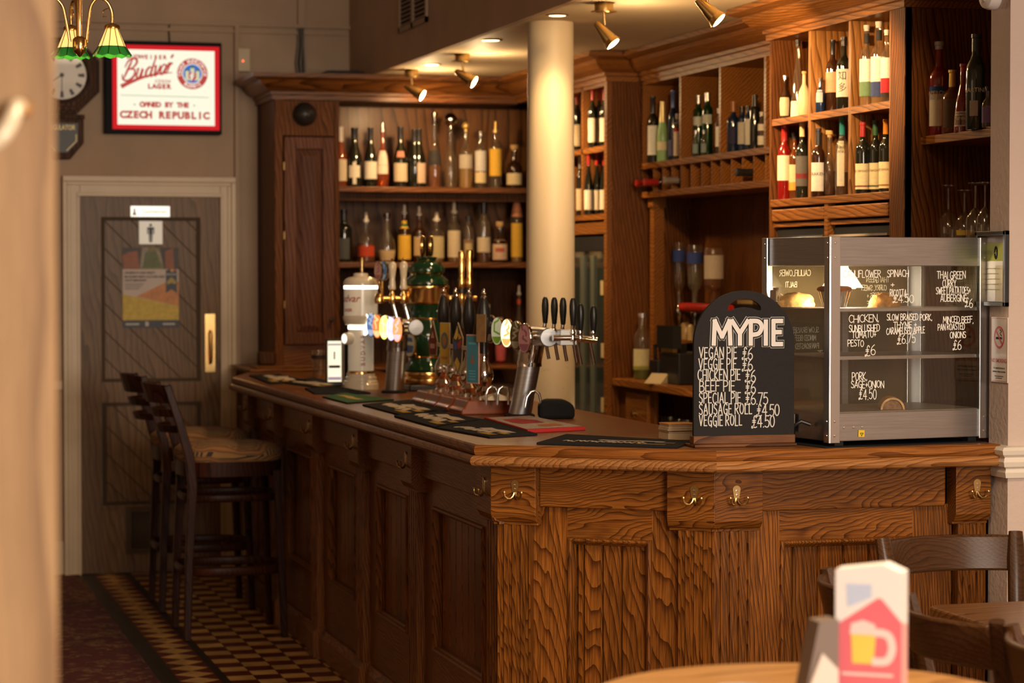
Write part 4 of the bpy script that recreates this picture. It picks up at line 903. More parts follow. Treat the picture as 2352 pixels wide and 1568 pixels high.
for px, top, w, X, cp, st_, nm in ((1981,282,30,3.60,capr,(.42,.05,.06),'red'),(2010,278,30,3.55,capgr,(.06,.15,.06),'green'),(2034,275,28,3.51,capo,(.66,.30,.05),'orange')):
    runb(px,top,w,X,zl,440,'dark whiskey bottle with cream label, matching '+nm+' cap and stripe','whisky_bottle',kind='spirit',g=dk,cap=cp,caph=.2,labs=[(.06,.42,(.76,.64,.38)),(.09,.115,st_)],txt=[('REDBREAST',.315,.011,(.25,.13,.05))],group=GX)
# liqueurs in the recess
GL4 = 'liqueur bottles on the recess shelf'; zr = 2.0705
runb(2156,97,46,3.60,zr,305,'tall red aperitif bottle with blue and white label','liqueur_bottle',kind='spirit',g=gred,cap=pm('cap_white_blue',(.45,.45,.5),.3),caph=.08,labs=[(.10,.44,(.76,.68,.50),1.6),(.38,.52,(.03,.08,.26),1.7)],txt=[('APEROL',.45,.019,(.8,.5,.05))],fill=(.7,liq('aperol',(.55,.05,.01),.4)),group=GL4)
runb(2187,162,48,3.55,zr,303,'brown dome-shouldered liqueur bottle with gold cap','liqueur_bottle',kind='squat',g=gam,cap=capg,caph=.26,labs=[(.10,.54,(.12,.08,.04),1.3)],fill=(.55,liq('brandy',(.25,.10,.03),.5)),group=GL4)
runb(2212,148,40,3.52,zr,299,'red-necked sloping liqueur bottle with white framed brown label','liqueur_bottle',kind='bell',g=gred,cap=capr,caph=.12,labs=[(.08,.30,(.66,.58,.50),1.9),(.10,.28,(.14,.06,.04),1.6)],txt=[('Marnier',.20,.018,(.8,.7,.55))],group=GL4)
runb(2242,80,46,3.50,zr,294,'tall dark green vermouth bottle with white lettering','liqueur_bottle',kind='slim',g=glass('deep_green',(.02,.12,.03),body=(.004,.022,.006),bmix=.6),cap=capk,caph=.18,labs=[(.14,.30,(.5,.45,.4),.8)],txt=[('MARTINI',.41,.020,(.75,.7,.62))],group=GL4)
runb(2268,200,24,3.47,zr,292,'small purple-labelled bottle mostly hidden by the right wall','liqueur_bottle',kind='squat',g=gcl,labs=[(.1,.5,(.2,.13,.28))],cap=capk,caph=.1,group=GL4)
# upside-down stem glasses on the shelf below
def stemglass(px, top, w, X, label, tumb=False):
    zs = 1.6905; p = onX(px, 520, X)
    while p.y > 7.475 and X > 3.47: X -= .003; p = onX(px, 520, X)
    t = onX(px, top, X); d = FW.dot(Vector((p.x,p.y,0))); R = w*d/F/2; H = t.z-zs
    mb = MB(); mb.lathe([(R*.86,0),(R*.95,H*.16),(R,H*.30),(R*.93,H*.46),(R*.5,H*.57),(R*.12,H*.62),(R*.09,H*.8),(R*.12,H*.95),(R*.55,H*.975),(R*.72,H*.985),(R*.72,H),(0,H)], seg=22)
    o = mb.build('beer_glass', gcl); tag(o, label, 'glass', 'upturned stem glasses in the recess'); rootmesh_t(o, p.x, p.y, zs); return o
def rootmesh_t(o, x, y, z): o.location = (x, y, z); WM[o.name] = Matrix.Translation((x,y,z))
stemglass(2178,425,50,3.60,'upturned stem glass standing alone, leftmost in the recess')
stemglass(2215,436,50,3.58,'upturned stem glass with a yellow printed band')
stemglass(2240,419,46,3.54,'tall upturned stem glass right of the yellow-banded one')
stemglass(2262,418,40,3.50,'upturned stem glass cut off by the right wall')
gl2 = [o for o in COL.objects if o.get('label','').startswith('upturned stem glass with a yellow')][0]
p_ = gl2.location; R_ = max(v.co.x for v in gl2.data.vertices)
mb = MB(); mb.lathe([(R_*.95+.001,.045),(R_*.985+.001,.062)], seg=14, a0=-PI*.9, a1=-PI*.3); mb.build('printed_band', pm('yellow_print', (.6,.42,.05), .5), gl2, local=True)
# ------------------------------------------------------------------ things on the counter
ZT = 1.1
def lit(name, c, s): return pm('lit_'+name, c, .3, emit=s, ecol=c, coat=.3)
# white illuminated beer font
WY = 10.38; WX = onY(829, 800, WY).x
wt = thing('beer_font', 'white illuminated beer font with red vertical lettering, far end of the bar', 'beer tap', (WX,WY,ZT))
cer = pm('white_ceramic', (.72,.62,.47), .18, coat=.4)
mb = MB(); mb.lathe([(.078,0),(.078,.022),(.074,.026),(.074,.034),(.068,.038),(.068,.052),(.062,.056),(.062,.068)], (WX,WY,ZT), 36); mb.build('base', cer, wt)
mb = MB(); mb.lathe([(.0575,.068),(.0575,.078),(.056,.08)], (WX,WY,ZT), 36); mb.build('brass_ring', brass, wt)
mb = MB(); mb.lathe([(.0555,.08),(.0555,.262)], (WX,WY,ZT), 40); col_ = mb.build('lower_column', pm('white_column', (.72,.62,.48), .2, emit=.12, ecol=(1,.86,.62)), wt)
mb = MB(); mb.lathe([(.056,.262),(.056,.277)], (WX,WY,ZT), 36); mb.build('light_ring', emis('font_glow', (1,.9,.68), 5.0), wt)
mb = MB(); mb.lathe([(.056,.277),(.070,.283),(.076,.30),(.0785,.306),(.0785,.318),(.0735,.322)], (WX,WY,ZT), 36); mb.build('collar', cer, wt)
mb = MB(); mb.lathe([(.0735,.322),(.0735,.438)], (WX,WY,ZT), 40); mb.build('head', pm('white_head', (.74,.64,.5), .2, emit=.12, ecol=(1,.86,.62)), wt)
mb = MB(); mb.lathe([(.074,.438),(.074,.452)], (WX,WY,ZT), 36); mb.build('light_ring', emis('font_glow', (1,.9,.68), 5.0), wt)
mb = MB(); mb.lathe([(.076,.452),(.076,.466),(.07,.478),(.055,.488),(.034,.492),(.032,.495),(.032,.505),(.022,.508),(0,.508)], (WX,WY,ZT), 36); mb.build('cap', cer, wt)
mb = MB()
tw = [(.010,.0),(.007,.008),(.010,.016),(.007,.024),(.010,.034),(.007,.044),(.009,.055),(.004,.066),(0,.068)]
mb.lathe(tw, (WX+.005,WY,ZT+.508), 10); mb.build('finial', brassd, wt)
mb = MB(); mb.at(Matrix.Translation((WX,WY,ZT)) @ Matrix.Rotation(-math.atan2(WX,WY)+.18, 4, 'Z'))
vs, fs = text_geo('B U D V A R', .027, 'CENTER', .0004)
R_ = .0560; q = []
w_ = [(-b, a*.95) for a, b, _ in vs]       # turned to read upwards
for a, b in w_: t = a/R_ - PI/2 + .0; q.append((R_*math.cos(t), R_*math.sin(t), b+.17))
mb.add(q, fs); redp = pm('red_print', (.42,.03,.02), .5); mb.build('lettering', redp, wt)
mb = MB(); mb.at(Matrix.Translation((WX,WY,ZT)) @ Matrix.Rotation(-math.atan2(WX,WY)-.9, 4, 'Z'))
def cyltext(mb, s, zc, size, R, slant=0, th=0):
    vs, fs = text_geo(s, size, 'CENTER', .0005)
    mb.add([(R*math.cos((a+slant*b)/R-PI/2), R*math.sin((a+slant*b)/R-PI/2), b+zc) for a, b, _ in vs], fs)
cyltext(mb, 'Budvar', .395, .045, .0742, .3); cyltext(mb, 'LAGER', .345, .018, .0742)
mb.build('lettering', redp, wt)
mb = MB(); mb.at(frame((WX-.05,WY-.03,ZT+.222), (.4,-1,0), (0,0,1))); mb.lathe([(.026,0),(.026,.03),(.024,.034)], seg=24); mb.ell(0,0,.0235,.0235,.0345); 
kn = mb.build('front_disc', cer, wt); mb = MB(frame((WX-.05,WY-.03,ZT+.222), (.4,-1,0), (0,0,1))); mb.ell(0,0,.021,.021,.0352); mb.build('lit_face', emis('disc_glow', (1,.92,.72), 1.6), kn)
# tap head builder --------------------------------------------------
def badge(parent, P, dirx, w, h, col, mark=None, glow=0, rim=chrome, nm='tap_badge', seed=0):
    """oval tap badge standing on the bar, P centre, looking along -dirx's right normal"""
    M = frame(P, dirx, (0,0,1)); mb = MB(M)
    ring = [(w/2*math.cos(2*PI*i/28), h/2*math.sin(2*PI*i/28)) for i in range(28)]
    mb.prism([(x*1.07, y*1.04) for x, y in ring], -.012, 0); o = mb.build(nm, rim, parent, bevel=.0015)
    mb = MB(M); mb.poly([(x*.98, y*.98) for x, y in ring], .0012)
    f = mb.build('badge_face', lit('badge_%s' % seed, col, glow) if glow else pm('badge_%s' % seed, col, .3, coat=.4), o)
    if mark:
        mb = MB(M); rr = random.Random(seed)
        mb.poly([(x*.9, y*.9) for x, y in ring if y < -h*.2], .0018)
        for k in range(3):
            mb.ribbon([(rr.uniform(-.25,.25)*w, (k*.2-.1)*h), (rr.uniform(-.3,.3)*w, (k*.2)*h), (rr.uniform(-.25,.25)*w, (k*.2+.08)*h)], w*.12, .0019)
        mb.build('badge_print', lit('badgeprint_%s' % seed, mark, glow*.7) if glow else pm('badgeprint_%s' % seed, mark, .4), f)
    return o
def tfont(label, name, base, lean, hb, ya, yb, badges, handles, spec):
    root = thing(name, label, 'beer tap', base); bx, by, bz = base
    top = Vector((bx+lean[0], by+lean[1], bz+hb)); b0 = Vector(base)
    mb = MB(); mb.lathe([(.054,0),(.054,.008),(.048,.012)], b0, 28); mb.build('foot', blackm, root)
    n = 6; pts = [b0.lerp(top, k/n) + Vector((0,0,.008*(k == 0))) for k in range(n)]
    mb = MB(); mb.tube(pts[:5], .040, 28); mb.build('column', steel, root)
    mb = MB(); mb.tube([pts[4]-Vector((0,0,.012)), pts[4]+Vector((0,0,.004)), pts[4]+(top-b0)*.02, top-(top-b0)*.08, top+Vector((0,0,.005))], [.044,.044,.0425,.042,.04], 28); mb.build('elbow', chrome if spec else pm('dark_chrome', (.3,.28,.26), .2, 1), root)
    mb = MB(); mb.tube([(top.x, ya, top.z), (top.x, yb, top.z)], .033, 28); mb.build('cross_tube', steel if spec else chrome, root)
    mb = MB(); mb.at(frame((top.x, yb-.001, top.z), (1,0,0), (0,0,1))); mb.lathe([(.033,0),(.033,.006),(.030,.009),(0,.0095)], seg=28); mb.build('end_cap', steel, root)
    for k, (y, c, mk, gw, zo) in enumerate(badges):
        mb = MB(); mb.tube([(top.x, y, top.z+.005), (top.x-.062, y, top.z+.005)], .015, 12); mb.build('badge_stub', chrome, root)
        badge(root, (top.x-.072, y, top.z+zo), (.46,-.89,0), .060, .100, c, mk, gw, seed=name[0:2]+str(k)+str(int(bx*100)))
    for y, dx in handles:
        hx = top.x+.07+dx
        mb = MB(); mb.tube([(top.x, y, top.z), (hx+.02, y, top.z)], .011, 10); mb.lathe([(.012,-.012),(.013,0),(.010,.012),(.012,.018),(.007,.03)], (hx,y,top.z), 14); t = mb.build('tap', chrome, root)
        mb = MB(); mb.tube([(hx,y,top.z+.028),(hx+.001,y-.001,top.z+.045)], .0065, 10); mb.build('ferrule', chrome, t)
        mb = MB(); mb.lathe([(.007,0),(.0088,.004),(.0125,.045),(.0128,.065),(.0105,.085),(.006,.094),(0,.096)], (hx+.002,y-.001,top.z+.042), 16); mb.build('handle', black, t)
        mb = MB(); mb.tube([(hx+.003,y,top.z-.008),(hx+.006,y,top.z-.03),(hx+.010,y,top.z-.055),(hx+.016,y,top.z-.085)], .0062, 10); mb.build('spout', chrome, t)
    return root, top
B1 = [onX(px, y, 2.162).y for px, y in ((838,735),(852,740),(866,742),(882,745),(898,748),(912,752))]
r1, top1 = tfont('chrome T-shaped beer font with six brightly lit oval badges beside the white font', 'beer_font', (onY(905,890,10.0).x,10.0,ZT), (.014,-.03), .285, B1[0]+.03, B1[5]-.02,
  [(B1[0],(1,.95,.82),None,3.2,.0),(B1[1],(.08,.16,.32),(.5,.6,.8),1.2,-.002),(B1[2],(.8,.18,.05),(1,.7,.3),1.6,-.004),(B1[3],(.75,.85,.12),(1,.95,.4),2.6,-.006),(B1[4],(.55,.45,.75),(.9,.85,1),1.9,-.008),(B1[5],(.95,.24,.08),(1,.5,.55),2.0,-.01)], [], False)
B2 = [onX(px, py, 2.262) for px, py in ((1127,757),(1144,760),(1166,764),(1187,767),(1207,771))]
H2 = [onX(px, 768, 2.402).y for px in (1252,1273,1293,1316)]
r2, top2 = tfont('brushed steel T-shaped beer font with five oval badges and black handles, nearest the chalkboard', 'beer_font', (2.285,8.24,ZT), (.045,-.03), .287, 8.60, 8.03,
  [(B2[0].y,(.05,.025,.07),(.5,.45,.42),0,.018),(B2[1].y,(.62,.62,.42),(.20,.36,.03),.35,.012),(B2[2].y,(1,.78,.42),(.9,.35,.1),2.3,.008),(B2[3].y,(.10,.085,.03),(.42,.4,.3),0,.002),(B2[4].y,(.42,.20,.20),(.22,.08,.1),0,-.004)], [(y,0) for y in H2], True)
mb = MB(); mb.at(faceY((top2.x+.055, 8.02, top2.z))); mb.box((-.03,-.026,-.0),(.03,.028,.05)); mb.build('bracket', steel, r2, bevel=.002)
tz = top2.z-.004; xa, xb_ = onY(1332,780,8.0).x, onY(1362,780,8.0).x
mb = MB(); mb.tube([(top2.x+.08,8.0,tz),(xa,8.0,tz),(xb_+.012,8.0,tz-.006)], .0125, 14)
for x in (xa, xb_): mb.lathe([(.012,-.005),(.013,.006),(.009,.014),(.011,.02),(.007,.03)], (x,8.0,tz), 14)
t = mb.build('tap', chrome, r2)
for x, dz in ((xa,.026),(xb_,.018)):
    mb = MB(); mb.lathe([(.007,0),(.0088,.004),(.0125,.045),(.0128,.065),(.0105,.085),(.006,.094),(0,.096)], (x+.002,8.0,tz+dz), 16); mb.build('handle', black, t)
    mb = MB(); mb.tube([(x-.012,8.0,tz-.008),(x-.006,8.0,tz-.04),(x+.004,8.0,tz-.09)], .0062, 10); mb.build('spout', chrome, t)
# green ceramic font
GX_, GY = 2.41, 10.20
gt = thing('beer_font', 'dark green ceramic beer font with broad brass band and brass taps', 'beer tap', (GX_,GY,ZT))
grn = pm('green_ceramic', (.006,.034,.013), .1, coat=.3, spec=.5); PXM = 10.49/F
def zy(y): return (895.0-y)*PXM
mb = MB(); mb.box((GX_-.10,GY-.10,ZT),(GX_+.10,GY+.10,ZT+.028)); mb.build('plinth', black, gt, bevel=.006)
def L(prof, nm, mt):
    mb = MB(); mb.lathe([(r*PXM, zy(y)) for r, y in prof], (GX_,GY,ZT), 40); return mb.build(nm, mt, gt)
L([(56,880),(58,876),(57,868),(50,863),(52,858),(50,852)], 'brass_foot', brass)
L([(50,853),(53,848),(50,838),(43,830),(41,826),(42,822),(40,818)], 'lower_body', grn)
L([(41,820),(42,818),(41,816)], 'gold_ring', goldm)
L([(41,817),(47,806),(53,792),(54.5,778),(52,762),(47,748),(43,738),(41,733),(41,731)], 'bulged_body', grn)
L([(41.5,733),(42.5,731),(41.5,729)], 'gold_ring', goldm)
L([(41,730),(41,722),(43,712),(47,703),(49,699),(46,697)], 'neck', grn)
L([(46,698),(50,696),(52,692),(52,664),(54,660),(53,656),(46,654)], 'brass_band', brass)
L([(46,656),(50,652),(50,644),(44,636),(38,632),(37,629)], 'upper_body', grn)
L([(37.5,631),(39,629),(37.5,627)], 'gold_ring', goldm)
L([(37,628),(42,624),(43,616),(38,608),(28,602),(22,599),(21,596)], 'dome', grn)
L([(21,597),(22.5,595),(21,593)], 'gold_ring', goldm)
L([(23,594),(24,590),(0,588)], 'lid', grn)
for k, (dx, c) in enumerate(((-.018,(.12,.08,.03)),(.020,(.03,.06,.10)))):
    P = Vector((GX_+dx, GY, ZT+zy(565))); M = frame(P, (-.55,-1,0), (0,0,1)); mb = MB(M)
    ring = [(.022*math.cos(2*PI*i/24), .044*math.sin(2*PI*i/24)) for i in range(24)]
    mb.prism(ring, -.006, .006); o = mb.build('gold_medallion', goldm, gt, bevel=.002)
    mb = MB(M); mb.poly([(x*.8,y*.85) for x, y in ring], .0068); mb.build('medallion_face', pm('medal_%d' % k, c, .25, coat=.5), o)
for (dx, dy, c) in ((-.085,-.055,(.55,.5,.4)),):
    M = frame((GX_+dx, GY+dy, ZT+zy(790)), (.62,-.8,0), (.1,0,1)); mb = MB(M)
    ring = [(.032*math.cos(2*PI*i/24), .055*math.sin(2*PI*i/24)) for i in range(24)]
    mb.prism(ring, -.03, .004); o = mb.build('side_emblem', goldm, gt, bevel=.003); mb = MB(M); mb.poly([(x*.88,y*.9) for x, y in ring], .0048); f = mb.build('emblem_face', pm('emblem_face', (.42,.40,.30), .3), o)
    mb = MB(M); mb.poly([(-.024,.0),(.024,-.004),(.018,-.032),(-.016,-.036)], .0052); mb.poly([(-.02,.015),(.018,.012),(.01,.03),(-.01,.032)], .0052); mb.build('emblem_print', pm('emblem_print', (.06,.10,.22), .4), f)
# brass arms with taps
zb = ZT+zy(683)
mb = MB(); mb.tube([(GX_+.06,GY-.01,zb),(GX_+.21,GY-.06,zb-.004)], .011, 14); mb.lathe([(.016,-.006),(.016,.006)], (GX_+.10,GY-.02,zb), 14); arm = mb.build('brass_arm', brass, gt)
for px, top in ((1060,575),(1078,572)):
    p = onY(px, 683, GY-.05); zt = onY(px, top, GY-.05).z
    mb = MB(); mb.lathe([(.014,-.03),(.016,-.015),(.018,0),(.016,.015),(.012,.022)], (p.x,p.y,zb), 16); t = mb.build('tap', brass, gt)
    mb = MB(); mb.lathe([(.0165,.022),(.0165,.038)], (p.x,p.y,zb), 16); mb.build('collar', black, t)
    mb = MB(); mb.lathe([(.012,.038),(.0155,.046),(.0155,.078),(.012,.086),(.0125,.10),(.0155,zt-zb-.012),(.012,zt-zb-.003),(0,zt-zb)], (p.x,p.y,zb), 18); mb.build('handle', brass, t)
    mb = MB(); mb.tube([(p.x,p.y,zb-.02),(p.x+.004,p.y,zb-.07),(p.x+.012,p.y,zb-.13)], .009, 10); mb.build('spout', chrome, t)
zl_ = ZT+zy(685)
pL = onY(866, 683, GY); 
mb = MB(); mb.tube([(GX_-.06,GY-.01,zl_),(pL.x,GY-.02,zl_)], .013, 14); mb.lathe([(.02,-.02),(.022,-.006),(.018,.016),(.01,.026)], (pL.x+.005,GY-.02,zl_), 16); mb.build('brass_arm', brass, gt)
for px, top in ((901,597),(927,596)):
    p = onY(px, 683, GY-.02); zt = onY(px, top, GY-.02).z
    mb = MB(); mb.lathe([(.012,-.02),(.017,0),(.012,.018),(.008,.03),(.011,.04)], (p.x,p.y,zl_), 16); t = mb.build('tap', brass, gt)
    h = zt-zl_-.04
    mb = MB(); mb.lathe([(.0145,0),(.0155,.006),(.0135,h*.25),(.012,h*.36),(.016,h*.62),(.019,h*.78),(.017,h*.88),(.010,h*.93),(.006,h*.945)], (p.x,p.y,zl_+.04), 18); mb.build('handle', pm('ivory', (.70,.58,.40), .2, coat=.4), t)
    mb = MB(); mb.lathe([(.007,0),(.009,.005),(.006,.01),(.004,.014),(0,.016)], (p.x,p.y,zl_+.04+h*.94), 12); mb.build('finial', brass, t)
    mb = MB(); mb.tube([(p.x,p.y,zl_-.01),(p.x+.012,p.y,zl_-.05),(p.x+.03,p.y-.01,zl_-.13)], .008, 10); mb.build('spout', chrome, t)
for k, (px, y, c, mk) in enumerate(((868,622,(.50,.24,.16),(.35,.12,.08)),(880,622,(.10,.22,.36),(.5,.6,.62)))):
    p = onY(px, y, GY-.02); badge(gt, p, (.45,-1,0), .05, .082, c, mk, .15, seed='gl%d' % k)
    mb = MB(); mb.tube([(p.x,p.y+.012,p.z-.03),(pL.x+.02,GY-.02,zl_+.02)], .006, 8); mb.build('badge_stem', brass, gt)
p = onY(890, 620, GY+.03); mb = MB(frame(p, (1,-.25,0), (.08,0,1))); mb.box((-.016,-.036,-.001),(.016,.036,.001)); cd = mb.build('plain_card', pm('card_white', (.66,.58,.46), .6), None); tag(cd, 'plain white price card tucked behind the blue badge of the green font', 'card'); rootmesh(cd, p)
# hand pumps on a wooden tray
tray = thing('hand_pump_stand', 'reddish brown moulded hand pump base on the bar', 'pump base', (2.22,8.8,ZT))
trm = pm('red_brown_plastic', (.27,.066,.020), .25, coat=.35, noise=.2, nscale=12)
ys = [9.12,8.925,8.72,8.50]
for k, y in enumerate(ys):
    a, b = y-.098, y+.098
    prf = [(2.115,0),(2.335,0),(2.335,.018),(2.325,.022),(2.31,.052),(2.14,.052),(2.125,.022),(2.115,.018)]
    mb = MB(); mb.prism([(x, ZT+z) for x, z in prf], a+.004, b-.004, (0,2,1)); mb.build('base_block', trm, tray, bevel=.005)
pumps = []
clips = [('maroon diamond',(.16,.03,.025)),('yellow rectangle',(.56,.34,.04)),('angular multicoloured',(.06,.05,.06)),('blue upright',(.06,.22,.30))]
for k, y in enumerate(ys):
    X = 2.222; z0 = ZT+.052
    hp = thing('hand_pump', 'black-handled chrome hand pump with a %s clip' % clips[k][0], 'hand pump', (X,y,z0), group='hand pumps on the red-brown base')
    mb = MB(); mb.lathe([(.034,0),(.034,.006),(.026,.012),(.030,.022),(.032,.03),(.024,.04),(.020,.046),(.027,.058),(.033,.072),(.036,.085),(.034,.098),(.027,.115),(.018,.135),(.014,.15),(.016,.165)], (X,y,z0), 26); mb.build('chrome_base', chrome, hp)
    mb = MB(); mb.lathe([(.0145,.155),(.0125,.175),(.0120,.20),(.0145,.225),(.0195,.25),(.0235,.275),(.0245,.295),(.0225,.320),(.018,.342),(.0125,.360),(.0098,.367)], (X,y,z0), 24); mb.build('handle', black, hp)
    mb = MB(); mb.lathe([(.0105,.364),(.0115,.370),(.007,.376),(.0095,.383),(.006,.389),(.007,.394),(.003,.400),(0,.401)], (X,y,z0), 16); mb.build('finial', chrome, hp)
    # pump clip facing the customers
    zc = {0:.195,1:.19,2:.175,3:.14}[k]; P = Vector((X-.045, y-.01, z0+zc)); M = frame(P, (.38,-1,0), (0,0,1)); nm = clips[k][1]
    def plate(poly, z, mt, par, name): mb = MB(M); mb.poly(poly, z); return mb.build(name, mt, par)
    if k == 0: out = [(-.022,-.055),(.022,-.055),(.028,-.0),(0,.075),(-.028,0)]
    elif k == 1: out = [(-.03,-.075),(.03,-.075),(.03,.075),(-.03,.075)]
    elif k == 2: out = [(-.028,-.045),(0,-.09),(.022,-.05),(.03,.04),(.0,.095),(-.03,.03)]
    else: out = [(-.036,-.08),(.036,-.08),(.036,.09),(-.036,.09)]
    mb = MB(M); mb.prism([(x*1.1,yy*1.05) for x, yy in out], -.004, 0); cl = mb.build('pump_clip', pm('clip_edge%d' % k, [(.5,.36,.26),(.5,.42,.25),(.45,.36,.2),(.62,.32,.22)][k], .4), hp, bevel=.001)
    f = plate(out, .0006, pm('clip_face%d' % k, nm, .35), cl, 'clip_face')
    if k == 0: mb = MB(M); mb.poly([(-.016,-.03),(.016,-.03),(.016,-.012),(-.016,-.012)], .0012); mb.poly([(-.012,.01),(.012,.01),(0,.04)], .0012); mb.build('clip_print', pm('cp0', (.5,.3,.24), .5), f)
    if k == 1: mb = MB(M); mb.ell(0,.01,.024,.032,.0012); mb.build('clip_print', pm('cp1', (.10,.14,.16), .5), f); mb = MB(M); mb.ell(0,.01,.014,.02,.0018); mb.poly([(-.02,-.06),(.02,-.06),(.02,-.05),(-.02,-.05)], .0014); mb.build('clip_print', pm('cp1b', (.36,.18,.05), .5), f)
    if k == 2:
        for c, pl in (((.40,.05,.04),[(-.002,.02),(.026,.04),(.02,.005),(.004,.0)]),((.06,.10,.28),[(-.026,.03),(-.004,.022),(.0,-.0),(-.02,-.004)]),((.62,.42,.08),[(-.024,.04),(0,.088),(.004,.05),(-.01,.034)]),((.62,.42,.08),[(-.02,-.05),(0,-.085),(.016,-.055),(-.004,-.03)]),((.62,.30,.05),[(.006,.06),(.028,.042),(.006,.034)])): 
            mb = MB(M); mb.poly(pl, .0012); mb.build('clip_print', pm('cp2%.2f%.2f' % (c[0],c[2]), c, .5), f)
    if k == 3:
        mb = MB(M); mb.poly([(-.012,-.01),(.012,-.01),(.012,.0),(.006,.0),(.006,.012),(.001,.03),(-.004,.012),(-.006,.0),(-.012,.0)], .0012); mb.build('clip_print', pm('cp3', (.30,.13,.06), .5), f)
        mb = MB(M); 
        for q in range(5): mb.poly([(-.024,.066-q*.0),(.024,.066),(.024,.058),(-.024,.058)] if q == 0 else [(-.02,-.03-q*.01),(.02,-.03-q*.01),(.02,-.026-q*.01),(-.02,-.026-q*.01)], .0012)
        mb.build('clip_print', pm('cp3b', (.12,.40,.48), .5), f)
    pumps.append(hp)
mb = MB(); mb.box((2.185,8.55,ZT+.225),(2.190,9.2,ZT+.240)); o = mb.build('clip_rail', pm('rail_white', (.62,.55,.45), .4)); tag(o, 'pale horizontal strip running behind the pump clips', 'rail'); rootmesh(o, (2.19,8.9,ZT+.23))
P = onX(1105, 752, 2.19); mb = MB(frame(P, (.45,-1,0), (.06,-.1,1))); mb.box((-.026,-.052,-.002),(.026,.048,.001)); o = mb.build('paper_note', pm('kraft_paper', (.30,.17,.07), .8, noise=.2, nscale=40)); tag(o, 'brown torn card hanging over the nearest pump handle', 'card'); rootmesh(o, P)
# crumpled receipt behind the pumps
mb = MB(); c = onZ(1140, 908, 1.17); mb.add([(c.x-.05,c.y-.03,1.155),(c.x+.06,c.y-.05,1.153),(c.x+.05,c.y+.05,1.158),(c.x-.045,c.y+.05,1.165),(c.x,c.y,1.180)], [(0,1,4),(1,2,4),(2,3,4),(3,0,4)]); o = mb.build('till_receipt', pm('receipt', (.70,.60,.44), .7)); tag(o, 'crumpled cream till receipt lying on the pump base', 'receipt'); rootmesh(o, (c.x,c.y,1.152))
# small looped hoses
def hose(px, py, y, label, w=.03, hh=.055):
    c = onY(px, py, y); pts = [(c.x-w+w*(1-math.cos(t)), y-.02+.02*math.cos(t), c.z+hh*math.sin(t)) for t in [PI*k/10 for k in range(11)]]
    pts = [(pts[0][0]-.004, y, ZT+.06)] + pts + [(pts[-1][0]+.002, y-.04, c.z-.02)]
    mb = MB(); mb.tube(pts, .0055, 10); o = mb.build('swan_neck', chrome); tag(o, label, 'spout'); rootmesh(o, (c.x,y,ZT+.06)); return o
# black clamp lamp with chrome hose beside the steel font
bl = thing('glass_washer', 'black rounded glass rinser with a chrome swan neck behind the steel font', 'glass rinser', (2.39,8.13,ZT))
mb = MB(); mb.at(frame((2.395,8.13,ZT), (1,-.2,0), (0,0,1)))
prf = [(-.07,0),(.055,0),(.055,.03)] + [(.0+.055*math.cos(t), .03+.038*math.sin(t)) for t in [k*PI/2/6 for k in range(1,7)]] + [(-.05,.068),(-.07,.05)]
mb.prism(prf, -.045, .045, (0,1,2)); mb.build('body', blackm, bl, bevel=.012)
pts = [onY(1206,935,8.13), onY(1210,912,8.13), onY(1219,900,8.13), onY(1229,897,8.13), onY(1238,904,8.13), onY(1242,920,8.13), onY(1243,932,8.13)]
mb = MB(); mb.tube(pts, .0048, 10); mb.build('swan_neck', chrome, bl)
mb = MB(); mb.tube([pts[-2]+Vector((0,0,-.005)), pts[-1]+Vector((0,0,-.008))], .0075, 10); mb.build('nozzle', chrome, bl)
for i, (px, lab) in enumerate(((1129,'chrome hoop spout left of the two behind the pumps'),(1155,'chrome hoop spout right of the two, touching the steel font'))):
    q = [onY(px-12,905,8.32), onY(px-9,893,8.32), onY(px,887,8.32), onY(px+9,890,8.32), onY(px+13,902,8.32)]
    mb = MB(); mb.tube([(q[0].x,8.32,ZT+.04)] + q + [(q[-1].x,8.32,ZT+.04)], .005, 10); o = mb.build('swan_neck', chrome); tag(o, lab, 'spout'); rootmesh(o, (q[2].x,8.32,ZT+.04))
# ------------------------------------------------------------------ towels and mats on the counter (corner pixels -> bar top)
def mat_on(name, label, cat, cs, col, th=.005, group=None, edge=None, zoff=0.0):
    P = [onZ(px, py, ZT) for px, py in cs]; c = sum(P, Vector())/4
    xd = (P[1]-P[0]).normalized(); nrm = Vector((0,0,1)); yd = nrm.cross(xd)
    M = frame((c.x, c.y, ZT+zoff), xd, yd); inv = M.inverted(); q = [tuple((inv @ p)[:2]) for p in P]
    o = MB(M).prism(q, .0006, th).build(name, edge or col, bevel=.0015); tag(o, label, cat, group); rootmesh(o, (c.x,c.y,ZT))
    if edge:
        mb = MB(M); mb.poly([(x*.95,y*.93) for x, y in q], th+.0004); f = mb.build('printed_face', col, o)
    return o, M, q
towel = pm('black_towel', (.018,.017,.018), .95, bump=.4, nscale=300)
wprint = pm('towel_white', (.50,.42,.34), .9); yprint = pm('towel_yellow', (.40,.24,.04), .9)
